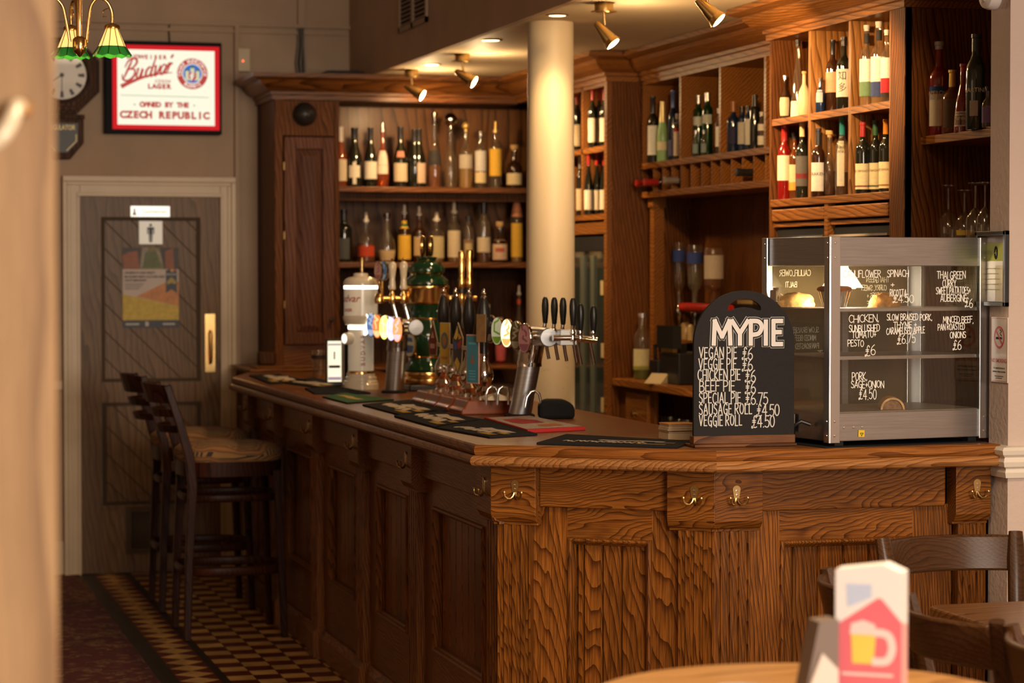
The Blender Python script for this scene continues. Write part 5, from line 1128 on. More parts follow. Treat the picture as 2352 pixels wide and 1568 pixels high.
def scribble(o, M, q, th, seed, dense=1.0):
    rr = random.Random(seed); xs = [p[0] for p in q]; W = (max(xs)-min(xs))*.5; ysz = [p[1] for p in q]; Hh = (max(ysz)-min(ysz))*.5
    a = Vector(q[0]); b = Vector(q[1]); d = Vector(q[3])
    def uv(u, v): r = a + (b-a)*u + (d-a)*v; return (r.x, r.y)
    mb = MB(M)
    mb.ribbon([uv(.18,.62), uv(.35,.66), uv(.5,.62), uv(.62,.68)], W*.10, th)
    for k in range(int(16*dense)):
        u = .28+.042*k*(1/dense) if k < 14 else .5; v = .38+rr.uniform(-.05,.05)
        if u > .86: continue
        mb.ribbon(smooth([uv(u-.02,v-.09), uv(u+rr.uniform(-.02,.03),v+.02), uv(u+.02,v+.1), uv(u+.03,v-.03)], 3), W*.035, th)
    mb.build('white_print', wprint, o)
    mb = MB(M); mb.ribbon([uv(.12,.2), uv(.3,.2)], W*.07, th); mb.ribbon([uv(.08,.45), uv(.2,.47)], W*.06, th); mb.build('yellow_print', yprint, o)
GT = 'black bar towels along the bar'
TW = [('folded black bar towel at the far end of the bar', [(620,883),(572,864),(640,861),(712,878)]),
 ('black bar towel with white script second from the far end', [(742,893),(645,880),(720,869),(792,886)]),
 ('plain black bar towel between the white script towel and the green one', [(722,906),(700,894),(782,891),(852,905)]),
 ('black bar towel with white stripe beside the pump base', [(925,957),(832,932),(940,921),(1030,945)]),
 ('black bar towel with white script left of the red mat', [(1003,985),(905,958),(1000,947),(1112,967)]),
 ('black bar towel with white script at the front corner of the bar', [(1125,1007),(997,984),(1112,966),(1235,1000)]),
 ('long black bar towel lying beside the chalkboard', [(1556,1030),(1232,1021),(1300,1001),(1592,1017)])]
for k, (lb, cs) in enumerate(TW):
    o, M, q = mat_on('bar_towel', lb, 'bar towel', cs, towel, .007, GT)
    if k != 2: scribble(o, M, q, .0078, k)
o, M, q = mat_on('bar_mat', 'green rubber bar mat with gold lettering band', 'bar mat', [(797,928),(740,913),(790,904),(905,920)], pm('green_mat', (.035,.10,.032), .8), .006, None, pm('mat_edge', (.01,.02,.01), .8))
mb = MB(M); mb.ribbon([(-.16,.0),(-.05,.01),(.06,.0),(.16,.01)], .035, .0072); mb.build('gold_print', pm('gold_print', (.42,.30,.10), .8), o)
o, M, q = mat_on('bar_mat', 'thick red-edged white and red bar mat lying in front of the steel font', 'bar mat', [(1345,988),(1212,995),(1112,966),(1216,962)], pm('mat_pale', (.48,.38,.32), .8, noise=.35, nscale=120), .012, None, pm('mat_red', (.42,.03,.03), .6))
xs = [p[0] for p in q]; ysq = [p[1] for p in q]
a, b, d = Vector(q[0]), Vector(q[1]), Vector(q[3])
def uvq(u, v): r = a+(b-a)*u+(d-a)*v; return (r.x, r.y)
mb = MB(M); mb.poly([uvq(.30,.42),uvq(.72,.40),uvq(.78,.52),uvq(.70,.78),uvq(.42,.80),uvq(.25,.62)], .0132); mb.build('red_print', pm('mat_red2', (.36,.05,.05), .8), o)
mb = MB(M); mb.poly([uvq(.25,.16),uvq(.55,.14),uvq(.62,.22),uvq(.5,.30),uvq(.25,.30),uvq(.18,.22)], .0132); mb.build('orange_print', pm('mat_orange', (.45,.16,.05), .8), o)
# pint glass and lit menu boxes at the far end
gx = onZ(733, 864, ZT)
mb = MB(); mb.lathe([(.031,.0),(.031,.003),(.0335,.004),(.038,.11),(.0395,.128),(.0375,.128),(.036,.11),(.0315,.012),(0,.010)], (0,0,0), 24); o = mb.build('pint_glass', gcl); rootmesh_t(o, gx.x, gx.y, ZT+.0006); tag(o, 'empty glass tumbler with dark printed band at the far end of the bar', 'glass')
mb = MB(); mb.lathe([(.0385,.085),(.0395,.105)], seg=20); mb.build('printed_band', pm('dark_print', (.03,.02,.02), .5), o, local=True)
def lightbox(px0, px1, py, top, y, label, col, glow, back):
    p0 = onY(px0, py, y); p1 = onY(px1, py, y); z1 = onY(px0, top, y).z; c = (p0+p1)/2
    t = thing('light_box' if glow else 'menu_card_holder', label, 'sign', (c.x, y, ZT))
    w = (p1.x-p0.x); M = frame((c.x, y, ZT), (1,.0,0), (0,0,1)); h = z1-ZT
    mb = MB(M); mb.box((-w/2,.0006,-.03),(w/2,h,0)); mb.build('case', back, t, bevel=.004)
    return t, M, w, h
t, M, w, h = lightbox(750,786,880,778,10.82,'small lit advertising box with cream face and dark tall glass picture','x',True,pm('case_dark',(.02,.02,.02),.4))
mb = MB(M); mb.box((-w/2+.006,.012,.0),(w/2-.004,h-.010,.002)); f = mb.build('lit_face', emis('box_cream', (1,.88,.62), 1.25), t)
mb = MB(M); mb.box((-.003,h*.55,.002),(.003,h*.72,.003)); mb.box((-.026,h*.36,.002),(.026,h*.42,.003)); mb.build('face_print', pm('box_print', (.06,.04,.03), .5), f)
mb = MB(M); mb.box((-w/2+.008,.02,.002),(w/2-.006,.034,.003)); mb.box((-w/2+.008,h-.03,.002),(w/2-.006,h-.022,.003)); mb.build('face_stripe', emis('box_stripe', (.55,.42,.5), .7), f)
t, M, w, h = lightbox(789,826,884,776,10.55,'black menu card stand with pale edge left of the white font','x',False,pm('edge_silver',(.55,.52,.48),.3))
mb = MB(M); mb.box((-w/2+.004,.012,.0),(w/2+.0,h-.004,.002)); mb.build('black_face', blackm, t)
mb = MB(M); mb.box((-w/2+.003,.002,.002),(w/2,.012,.006)); mb.build('lit_foot', emis('foot_glow', (.85,1,.85), 1.4), t)
# ------------------------------------------------------------------ chalkboard
pL_, pR_ = onZ(1596,1026,ZT), onZ(1831,1024,ZT); Y_ = (pL_.y+pR_.y)/2+.005
pL_ = onY(1596,1025,6.66); pR_ = onY(1831,1025,6.66); YB = 6.66
cbx = (pL_.x+pR_.x)/2; W = pR_.x-pL_.x
cb = thing('chalkboard', 'arched black pie menu chalkboard with a grip hole on a brown wooden foot', 'chalkboard', (cbx, YB+.03, ZT))
zft = .034; ztop = onY(1713,667,YB+.02).z-ZT
mb = MB(faceY((cbx, YB, ZT))); mb.b = 3
mb.prism([(0,.0008),(.07,.0008),(.07,.012),(.045,.012),(.034,zft),(.018,zft),(.008,.011),(0,.011)], -W/2, W/2, (2,1,0)) if False else None
mb.box((-W/2,.0008,-.085),(W/2,.0095,.0)); mb.box((-W/2+.001,.0095,-.05),(W/2-.001,zft,-.012)); mb.build('wooden_foot', wood('walnut_foot', (.05,.018,.008), (.13,.05,.02), (.18,.075,.03), 'X', rings=16, rough=.4, pore=.3), cb, bevel=.002)
MBd = faceY((cbx, YB+.018, ZT)); bw = W-.006; rr_ = bw/2; zs_ = ztop - rr_*.98
n = 40; hole = []
hw, hz, hh = .052, ztop-.042, .0125
for i in range(24):
    t = 2*PI*i/24; x = hw*math.copysign(abs(math.cos(t))**.6, math.cos(t)); z = hh*math.copysign(abs(math.sin(t))**.6, math.sin(t))+(-.018*(x/hw)**2+.006 if True else 0); hole.append((x, hz+z))
outer = [(-bw/2,.028),(bw/2,.028)] + [(rr_*math.cos(t), zs_+rr_*.98*math.sin(t)) for t in [PI*k/n for k in range(n+1)]]
bm = bmesh.new(); ov = [bm.verts.new((x,y,0)) for x, y in outer]; hv = [bm.verts.new((x,y,0)) for x, y in hole]
es = [bm.edges.new((ov[i], ov[(i+1)%len(ov)])) for i in range(len(ov))] + [bm.edges.new((hv[i], hv[(i+1)%len(hv)])) for i in range(len(hv))]
bmesh.ops.triangle_fill(bm, use_beauty=True, use_dissolve=False, edges=es)
ret = bmesh.ops.extrude_face_region(bm, geom=bm.faces[:]); bmesh.ops.translate(bm, verts=[v for v in ret['geom'] if isinstance(v, bmesh.types.BMVert)], vec=(0,0,-.012))
bmesh.ops.recalc_face_normals(bm, faces=bm.faces)
mb = MB(MBd); vl = list(bm.verts); ix = {v: i for i, v in enumerate(vl)}; mb.add([tuple(v.co) for v in vl], [tuple(ix[v] for v in f.verts) for f in bm.faces]); bm.free()
bo = mb.build('board', pm('slate_black', (.024,.022,.024), .75, noise=.12, nscale=200), cb)
PM = W/235.0     # metres per photo pixel on the board
def bxy(px, py): p = onY(px, py, YB+.0175); return (p.x-cbx, p.z-ZT)
chw = pm('chalk_white', (.62,.62,.60), .85); chg = pm('chalk_grey', (.40,.42,.41), .85)
mb = MB(MBd)
LINES = [(1606,822,'VEGAN PIE',6,'£6',1704),(1605,848,'VEGGIE PIE',6,'£6',1704),(1603,873,'CHICKEN PIE',6,'£6',1711),(1607,899,'BEEF PIE',6,'£6',1711),(1606,926,'SPECIAL PIE',6,'£6.75',1711),(1606,952,'SAUSAGE ROLL',6,'£4.50',1737),(1606,978,'VEGGIE ROLL',6,'£4.50',1726)]
ENDS = [1696,1695,1704,1691,1705,1731,1708]
for (px, py, s, _, pr, ppx), ex in zip(LINES, ENDS):
    x, z = bxy(px, py); h = 22.5*PM
    wt_ = (ex-px)*PM; base = sw(s, h, 1, .15); wf = (wt_-.15*h*len(s))/(base-.15*h*len(s))
    chalk(mb, s, x, z, h, .0031, wf=wf, gap=.15, z=.0009, jit=.03)
    x2, z2 = bxy(ppx, py+3); chalk(mb, pr, x2, z2, h*1.1, .0031, wf=.78, gap=.10, z=.0009, jit=.03)
mb.build('chalk_writing', chw, bo)
BW = [('M',1639,38,[[(0,0),(.06,1),(.5,.32),(.94,1),(1,0)]]),('Y',1681,36,[[(0,1),(.5,.46),(1,1)],[(.5,.46),(.5,0)]]),('P',1724,24,[[(0,0),(0,1)],smooth([(0,1),(.75,.97),(1.05,.74),(.75,.46),(0,.40)],5)]),('I',1758.5,.1,[[(0,0),(0,1)]]),('E',1776,19,[[(1,1),(0,1),(0,0),(1,0)],[(0,.52),(.85,.52)]])]
def bigword(w, z, mt, nm, gx=0):
    mb = MB(MBd); h = 50*PM
    for c, cx_, wp, sts in BW:
        xx, zz = bxy(cx_, 790)
        for pts in sts: mb.ribbon([(xx+px*wp*PM, zz+py*h) for px, py in pts], w, z)
    mb.build(nm, mt, bo)
bigword(.0245, .0007, chg, 'title_outline'); bigword(.0208, .0013, pm('slate_black', (.024,.022,.024), .75), 'title_gap'); bigword(.0132, .0020, pm('chalk_bright', (.72,.70,.70), .85), 'title_lettering')
# stack of cream cards left of the chalkboard
c0_ = onZ(1540,1012,ZT); 
for k in range(6):
    th = [.021,.007,.007,.006,.005,.004][k]; zz = ZT+.0006+sum([.021,.007,.007,.006,.005,.004][:k]); off = [0,.003,-.002,.001,.004,.002][k]
    mb = MB(); mb.box((c0_.x+off,6.99+off,zz),(c0_.x+.092+off,7.08+off,zz+th-.0008)); o = mb.build('leaflet_stack', pm('cream_card%d' % (k%3), [(.66,.52,.36),(.6,.47,.33),(.64,.50,.36)][k%3], .7)); rootmesh(o, (c0_.x+.045,7.03,zz))
    tag(o, ['thick cream leaflet pad at the bottom of the stack by the chalkboard','second cream leaflet bundle from the bottom of the stack','third cream leaflet bundle in the stack, set slightly back','fourth cream leaflet bundle in the stack','fifth thin leaflet bundle in the stack','orange-tinted leaflet on top of the stack'][k], 'leaflets', 'leaflets stacked beside the chalkboard')
    if k == 5: o.data.materials[0] = pm('orange_card', (.72,.36,.12), .7)
# ------------------------------------------------------------------ heated pie cabinet
FL, FRt = Vector((2.768,6.58,1.112)), Vector((3.325,6.675,1.112))
u_ = (FRt-FL).normalized(); v_ = Vector((-u_.y, u_.x, 0)); PWID = (FRt-FL).length; DEP = .385; HT = .606
PW = thing('pie_warmer', 'stainless steel and glass heated pie cabinet with chalk-pen writing on the glass', 'food warmer', (FL.x+.3,FL.y+.2,ZT))
Mw = Matrix((u_, v_, (0,0,1))).transposed().to_4x4(); Mw.translation = FL      # local: x right, y back, z up
zb0, zg0, zg1 = 0, .088, .520     # base, glass bottom, glass top
mb = MB(Mw); mb.box((.006,.004,.004),(PWID-.006,DEP-.004,zg0)); mb.build('base_housing', steel, PW, bevel=.002)
mb = MB(Mw); mb.box((.006,.004,zg1),(PWID-.006,DEP-.004,HT)); mb.build('top_housing', steel, PW, bevel=.002)
spb = pm('steel_bright', (.60,.605,.62), .28, 1)
for (x, xs, y, yb_2) in ((0,1,0,1),(PWID,-1,0,1),(0,1,DEP,-1),(PWID,-1,DEP,-1)):
    mb = MB(Mw); mb.box((x,y-.002*yb_2,0),(x+.034*xs,y+.0035*yb_2,HT)); mb.box((x-.002*xs,y,0),(x+.003*xs,y+.03*yb_2,HT)); mb.build('corner_post', spb, PW, bevel=.001)
mb = MB(Mw)
for x in (.016, PWID-.016):
    for z in (.022,.064,.545,.588): mb.at(Mw @ frame((x,-.002,z),(1,0,0),(0,0,1))).lathe([(.0045,0),(.004,.0015),(.001,.0022)], (0,0,0), 10)
for x in (.052,.086,.115): mb.at(Mw @ frame((x,.0035,.045),(1,0,0),(0,0,1))).lathe([(.004,0),(.0035,.0015),(.001,.002)], (0,0,0), 10)
for y in (.015,DEP-.015):
    for z in (.022,.064,.545,.588): mb.at(Mw @ frame((-.002,y,z),(0,-1,0),(0,0,1))).lathe([(.0045,0),(.004,.0015),(.001,.0022)], (0,0,0), 10)
mb.build('rivets', chrome, PW)
mb = MB(Mw); 
for x in (.03, PWID-.06):
    for y in (.02, DEP-.05): mb.box((x,y,-.0115),(x+.03,y+.03,.004))
mb.build('feet', black, PW)
wgl = glass('warmer_glass', (.96,.96,.94), 1.0, .02)
mb = MB(Mw); mb.box((.034,.0,zg0),(PWID-.034,.003,zg1)); fg_ = mb.build('front_glass', wgl, PW)
mb = MB(Mw); mb.box((.0,.03,zg0),(.003,DEP-.03,zg1)); sg_ = mb.build('side_glass', wgl, PW)
mb = MB(Mw); mb.box((PWID-.003,.03,zg0),(PWID,DEP-.03,zg1)); mb.build('side_glass', wgl, PW)
mb = MB(Mw); mb.box((.034,DEP-.004,zg0),(PWID-.034,DEP-.001,zg1)); bg_ = mb.build('back_door', glass('warmer_back', (.75,.70,.60), .6, .02, (.30,.24,.14), .22), PW)
mb = MB(Mw); mb.box((PWID*.50,DEP-.012,zg0),(PWID*.50+.022,DEP-.004,zg1)); mb.build('door_stile', steel, bg_)
for z in (.396,.254):
    mb = MB(Mw); mb.box((.006,.012,z-.010),(PWID-.006,.017,z)); mb.box((.006,.017,z-.004),(PWID-.006,DEP-.015,z-.001)); sh = mb.build('wire_shelf', steel, PW)
mb = MB(Mw); mb.box((.006,.01,zg0-.001),(PWID-.006,DEP-.01,zg0+.002)); mb.build('bottom_tray', pm('tray_steel', (.42,.38,.32), .45, .9), PW)
lx, ly = PWID*.155+.05, .15
mb = MB(Mw); mb.lathe([(.064,.455),(.058,.462),(.036,.496),(.020,.512),(.018,.520)], (lx,ly,0), 28); mb.build('lamp_shade', emis('lamp_shade_glow', (1,.80,.48), 3.2), PW)
mb = MB(Mw); mb.lathe([(0,.452),(.040,.452),(.045,.458),(.02,.470)], (lx,ly,0), 20); mb.build('bulb', emis('warm_bulb', (1,.85,.6), 14), PW)
hd = MB(Mw); hd.box((-.012,DEP-.10,.405),(-.002,DEP-.085,.455)); hd.box((-.018,DEP-.11,.412),(-.012,DEP-.075,.448)); hd.build('door_handle', chrome, PW)
# key tag
mb = MB(Mw); mb.at(Mw @ frame((.112,.003,.03),(1,0,-.04),(0,0,1))); mb.box((-.011,-.014,0),(.010,.006,.002)); o = mb.build('yellow_tag', pm('yellow_tag', (.72,.52,.03), .5), PW); 
mb = MB(Mw @ frame((.112,.003,.03),(1,0,-.04),(0,0,1))); 
for s_ in (((-.005,-.003),(0,-.011)),((0,-.011),(.005,-.003)),((.005,-.003),(-.005,-.003))): mb.ribbon(s_, .0015, .0026)
mb.build('tag_print', blackm, o)
mb = MB(Mw); mb.box((-.0035,.19,.022),(-.002,.25,.076)); rp = mb.build('rating_plate', pm('plate_grey', (.30,.28,.26), .5), PW)
mb = MB(Mw)
for k in range(6): mb.box((-.0042,.196,.03+k*.007),(-.0036,.24-.006*(k%3),.0325+k*.007))
mb.build('plate_print', pm('plate_ink', (.10,.09,.08), .6), rp)
mb = MB(Mw); mb.tube([(-.004,.10,.05),(-.03,.11,.06),(-.05,.12,.045),(-.045,.13,.012),(-.03,.16,-.008),(-.02,.22,-.006)], .006, 10); mb.build('power_cable', black, PW)
# chalk pen writing on the front glass
def WX_(px, py):   # pixel -> local x,z on the front glass
    d = ray(px, py); o = Vector((0,0,HC)); n_ = -v_; P0_ = FL; t = (P0_-o).dot(n_)/d.dot(n_); p = o+d*t - FL; return (p.dot(u_), p.z)
PM2 = WX_(2100,800)[0]-WX_(2099,800)[0]
Mg = Mw @ frame((0,-.0006,0),(1,0,0),(0,0,1)); pen = pm('chalk_pen', (.80,.76,.68), .7, emit=.12, ecol=(1,.92,.78))
GT_ = [(2152,640,'THAI GREEN',14,2220),(2165,659,'CURRY,',14,2200),(2150,676,'SWEET PATATOES+',13,2232),(2160,692,'AUBERGINE',13,2222),(2216,705,'£6',17,2236),
 (1937,637,'CAULIFLOWER',13,2022),(2038,636,'SPINACH',13,2088),(2046,660,'+',12,2055),(2044,680,'RICOTTA',13,2083),(2050,680+15,'£4.50',15,2100),
 (1950,741,'CHICKEN,',14,2018),(1950,763,'SUNBLUSHED',13,2020),(1957,777,'TOMATO+',13,2012),(1947,795,'PESTO',12,1984),(1986,816,'£6',19,2012),
 (2037,735,'SLOW BRAISED PORK,',12,2142),(2052,754,'THYME +',12,2106),(2036,768,'CARAMELISED APPLE',12,2125),(2060,789,'£6.75',17,2104),
 (2166,741,'MINGED BEEF,',12,2238),(2154,758,'PAN ROASTED',12,2218),(2182,776,'ONIONS',12,2220),(2188,802,'£6',18,2210),
 (1957,874,'PORK,',15,1992),(1955,891,'SAGE+ONION',13,2030),(1972,917,'£4.50',19,2014)]
CL = {}
for px, py, s, hpx, ex in GT_:
    key = ('L' if ex < 2030 and px < 2020 else ('R' if px > 2140 else 'M')) + ('0' if py < 715 else ('1' if py < 840 else '2')); mb = CL.setdefault(key, MB(Mg))
    if s == 'MINGED BEEF,': s = 'MINCED BEEF,'
    x, z = WX_(px, py); h = hpx*PM2; base = sw(s, h, 1, .12); wf = max(.35, ((ex-px)*PM2-.12*h*len(s))/(base-.12*h*len(s)))
    chalk(mb, s, x, z, h, .0022, wf=wf, gap=.12, z=.0, jit=.06, rise=random.uniform(-.02,.03))
for mb in CL.values(): mb.build('menu_writing', pen, fg_)
# reflection of the front writing, painted mirrored and faint on the back door
Mb = Mw @ frame((0,DEP-.0055,0),(1,0,0),(0,0,1)); refl_ink = pm('writing_reflection', (.50,.46,.36), .8)
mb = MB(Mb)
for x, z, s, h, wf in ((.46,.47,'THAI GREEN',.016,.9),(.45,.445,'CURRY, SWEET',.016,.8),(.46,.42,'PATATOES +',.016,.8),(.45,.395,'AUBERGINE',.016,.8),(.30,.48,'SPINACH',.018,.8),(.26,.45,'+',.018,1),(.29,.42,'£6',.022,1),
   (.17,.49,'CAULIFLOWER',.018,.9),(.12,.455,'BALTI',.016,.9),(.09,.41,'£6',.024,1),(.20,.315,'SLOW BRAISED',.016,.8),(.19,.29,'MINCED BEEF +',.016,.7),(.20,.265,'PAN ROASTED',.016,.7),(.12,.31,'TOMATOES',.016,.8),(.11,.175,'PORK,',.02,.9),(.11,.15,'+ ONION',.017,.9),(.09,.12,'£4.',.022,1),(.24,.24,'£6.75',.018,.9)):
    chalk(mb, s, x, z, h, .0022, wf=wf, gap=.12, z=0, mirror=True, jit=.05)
mb.build('reflected_writing', refl_ink, bg_)
# food
def wpt(x, y, z): return Mw @ Vector((x, y, z))
def pastry(name, label, c, sx, sy, sz, mt, seed, group=None):
    rr = random.Random(seed); mb = MB(); n = 14; m = 8
    vs = []; 
    for j in range(m+1):
        ph = PI/2*j/m
        for i in range(n):
            t = 2*PI*i/n; k = 1+rr.uniform(-.07,.07); vs.append((c.x+sx*math.cos(ph)**.6*math.cos(t)*k, c.y+sy*math.cos(ph)**.6*math.sin(t)*k, c.z+.0006+sz*math.sin(ph)*k))
    fs = [(j*n+i, j*n+(i+1)%n, (j+1)*n+(i+1)%n, (j+1)*n+i) for j in range(m) for i in range(n)] + [tuple(range(n))[::-1]]
    mb.add(vs, fs, True); o = mb.build(name, mt); tag(o, label, 'food', group); rootmesh(o, c); return o
crust = pm('pastry', (.46,.22,.06), .55, noise=.5, nscale=60, bump=.5); crust2 = pm('pastry_pale', (.56,.32,.11), .5, noise=.4, nscale=50, bump=.4); fill_ = pm('meat_filling', (.26,.15,.085), .7, noise=.4, nscale=90)
za_, zb_, zc_ = .396, .254, zg0+.002
pie = thing('foil_pie', 'round pie in a silver foil case on the top warmer shelf', 'food', wpt(.085,.11,za_))
c = wpt(.085,.11,za_); mb = MB(); n = 40; prf = [(.034,0),(.047,.048),(.052,.050)]
vs = [(c.x+r*(1+.03*(i%2))*math.cos(2*PI*i/n), c.y+r*(1+.03*(i%2))*math.sin(2*PI*i/n), c.z+z+.0006) for r, z in prf for i in range(n)]
mb.add(vs, [(j*n+i, j*n+(i+1)%n, (j+1)*n+(i+1)%n, (j+1)*n+i) for j in range(2) for i in range(n)] + [tuple(range(n))[::-1]]); mb.build('foil_case', pm('foil', (.62,.60,.56), .25, 1), pie)
mb = MB(); mb.lathe([(.050,.048),(.053,.054),(.050,.060),(.04,.064),(0,.066)], c, 30); mb.build('crust', pm('pie_crust', (.30,.10,.03), .6, noise=.3, nscale=60), pie)
pastry('filo_roll', 'golden crumbly veggie roll on the top warmer shelf right of the foil pie', wpt(.255,.10,za_), .05, .035, .042, crust, 4)
pastry('filo_roll', 'golden pastry at the back left of the top warmer shelf', wpt(.05,.27,za_), .06, .04, .042, crust2, 9)
sr = thing('sausage_roll', 'baked sausage roll with open meat end on the warmer floor', 'food', wpt(.275,.09,zc_))
c = wpt(.275,.09,zc_); mb = MB(Mw @ Matrix.Translation((.275,.09,zc_)) @ Matrix.Rotation(-.5,4,'Z'))
arc = [(.036*math.cos(t), .0008+.036*math.sin(t)) for t in [PI*k/14 for k in range(15)]]; arci = [(.030*math.cos(t), .0008+.030*math.sin(t)) for t in [PI*k/14 for k in range(14,-1,-1)]]
mb.prism(arc+arci, -.05, .06, (0,2,1)); mb.build('pastry_shell', crust2, sr, fix=True)
mb = MB(Mw @ Matrix.Translation((.275,.09,zc_)) @ Matrix.Rotation(-.5,4,'Z')); mb.prism(arci, -.044, .055, (0,2,1)); mb.build('filling', fill_, sr, fix=True)
# bar runner under the cabinet
mb = MB(Mw); mb.box((-.03,-.02,-.0115),(PWID-.02,DEP-.02,-.0095)); o = mb.build('rubber_mat', blackm); tag(o, 'thin black rubber mat under the pie cabinet', 'mat'); rootmesh(o, (FL.x+.3,FL.y+.2,1.1))
# ------------------------------------------------------------------ clutter on the staff side worktop
wz = 1.1125
runb(1452,745,26,3.62,wz,868,'dark soft drink bottle behind the pale lemonade bottle','soft_drink_bottle',kind='spirit',g=ggr,cap=capgr,caph=.1,labs=[(.18,.42,(.25,.10,.14))])
runb(1475,720,40,3.56,wz,872,'clear soft drink bottle with cream and yellow-green label on the worktop','soft_drink_bottle',kind='slim',g=gcl,cap=caps,caph=.06,labs=[(.14,.46,(.58,.52,.30)),(.14,.20,(.45,.50,.06))],fill=(.2,liq('limey',(.3,.4,.08))))
p = onX(1520,870,3.55); sc = thing('straw_caddy', 'black plastic bar caddy full of dark straws beside the soft drink bottles', 'caddy', (p.x,p.y,wz))
mb = MB(); mb.prism([(p.x-.04,p.y-.06),(p.x+.05,p.y-.06),(p.x+.05,p.y+.06),(p.x-.04,p.y+.06)], wz+.0005, wz+.10); mb.build('box', black, sc, bevel=.004)
mb = MB(); rr = random.Random(5)
for k in range(14): x, y = p.x+rr.uniform(-.03,.04), p.y+rr.uniform(-.05,.05); mb.tube([(x,y,wz+.08),(x+rr.uniform(-.02,.02),y+rr.uniform(-.02,.02),wz+.17)], .003, 6)
s_ = mb.build('straws', blackm, sc); s_['kind'] = 'stuff'
p = onX(1516,876,3.50); mb = MB(); mb.at(Matrix.Translation((p.x,p.y,wz)) @ Matrix.Rotation(.5,4,'Z')); mb.prism([(-.05,0.0005),(.05,.0005),(.0,.045)], -.05, .05, (0,2,1)); o = mb.build('tent_card', pm('tent_card', (.46,.36,.22), .7), fix=True); tag(o, 'small folded cream tent card on the staff worktop', 'card'); rootmesh(o, (p.x,p.y,wz))
p = onX(1580,880,3.62); tl = thing('card_till', 'black till block with cream keys half behind the chalkboard', 'till', (p.x,p.y,wz))
mb = MB(); mb.box((3.52,p.y-.16,wz+.0005),(3.80,p.y+.1,wz+.14)); mb.build('body', black, tl, bevel=.006)
mb = MB(); mb.box((3.50,p.y-.14,wz+.16),(3.54,p.y+.08,wz+.26)); mb.box((3.53,p.y-.04,wz+.13),(3.6,p.y,wz+.18)); mb.build('screen', pm('till_screen', (.02,.02,.02), .15), tl)
mb = MB(); 
for k in range(4): mb.box((3.515,p.y-.10+k*.045,wz+.142),(3.535,p.y-.075+k*.045,wz+.158))
mb.build('keys', capg, tl)
# optics
mb = MB(); rk = thing('optic_rack', 'dark spirit optic rack with a bright red rail behind the chalkboard', 'optic rack', (3.84,10.4,1.38))
mb = MB(); mb.box((3.80,9.9,1.30),(3.852,10.9,1.34)); mb.box((3.80,9.9,1.44),(3.852,10.9,1.47)); mb.build('bracket', black, rk)
mb = MB(); a_, b_ = onX(1568,705,3.73), onX(1640,705,3.73); mb.tube([(3.73,a_.y,a_.z),(3.73,b_.y-.2,a_.z)], .022, 14); mb.build('red_rail', pm('red_rail', (.50,.02,.012), .35, noise=.4, nscale=40), rk)
mb = MB(); mb.box((3.74,a_.y-.45,a_.z-.03),(3.85,a_.y,a_.z-.01)); mb.build('rail_arm', black, rk)
for px, top, w, X, g_, lb, fl_ in ((1560,556,30,3.76,gblu if False else gcl,'upturned spirit bottle with blue label, leftmost on the optic rack',None),(1596,562,34,3.74,gcl,'upturned clear bottle with dark blue band, middle of the optics',liq('opt',(.75,.72,.6),.1)),(1640,570,44,3.74,gcl,'upturned bottle with white label and brown spirit, rightmost on the optic rack',liq('optb',(.35,.12,.03),.4))):
    t_ = onX(px, top, X); b_ = onX(px, 705, X); d = FW.dot(Vector((t_.x,t_.y,0))); R = w*d/F/2; H = t_.z-b_.z
    pr = PROF['spirit']; M_ = Matrix.Translation((X,t_.y,t_.z)) @ Matrix.Rotation(PI,4,'X')
    mb = MB(M_); mb.lathe([(r*R, z*H) for r, z in pr], seg=20); o = mb.build('spirit_bottle', g_); tag(o, lb, 'bottle', 'upturned bottles on the optic rack')
    mb = MB(M_); mb.lathe([(R+.001,.12*H),(R+.001,(.30 if px < 1630 else .52)*H)], seg=20); mb.build('label', lc((.05,.08,.28) if px < 1630 else (.55,.46,.36)), o)
    if fl_: mb = MB(M_); mb.lathe([(0,.35*H),(R*.9,.352*H)] + [(r*R*.9, z*H) for r, z in pr if .4 < z < .97], seg=16); mb.build('liquid', fl_, o)
    mb = MB(); mb.lathe([(.012,0),(.020,-.01),(.020,-.05),(.012,-.06),(.008,-.10)], (X,t_.y,b_.z+.012), 16); q_ = mb.build('optic_measure', chrome, o)
for k, (px, py, c_) in enumerate(((1575,760,(.45,.30,.12)),(1590,765,(.40,.28,.12)),(1560,800,(.3,.03,.02)))):
    p = onX(px, py, 3.78); mb = MB(); mb.lathe([(.022,0),(.024,.07),(.02,.075),(.016,.08),(.0,.082)], (p.x,p.y,p.z-.04), 14); o = mb.build('bitters_jar', pm('jar%d' % k, c_, .3)); tag(o, ['tan jar left of two on the ledge under the optics','tan jar right of two on the ledge under the optics','small red jar on the low ledge under the optics'][k], 'jar'); rootmesh(o, (p.x,p.y,p.z-.04))
    z_ = p.z-.0406
    if k != 1: mb = MB(); mb.box((3.74,p.y-.12,z_-.012),(3.852,p.y+.05,z_)); mb.build('ledge', barY, u2)
# tumblers below the worktop
for k in range(5):
    px = 1520+k*19; p = onX(px, 985, 3.62+.03*(k%2)); mb = MB(); mb.lathe([(.030,0),(.033,.005),(.040,.14),(.038,.14),(.031,.012),(0,.01)], seg=20); o = mb.build('tumbler', gcl); rootmesh_t(o, p.x, p.y, .8006); tag(o, ['leftmost clear tumbler on the shelf under the worktop','second clear tumbler on the shelf under the worktop','middle clear tumbler on the shelf under the worktop','fourth clear tumbler on the shelf under the worktop','rightmost clear tumbler, close to the leaflet stack'][k], 'glass', 'tumblers under the worktop')
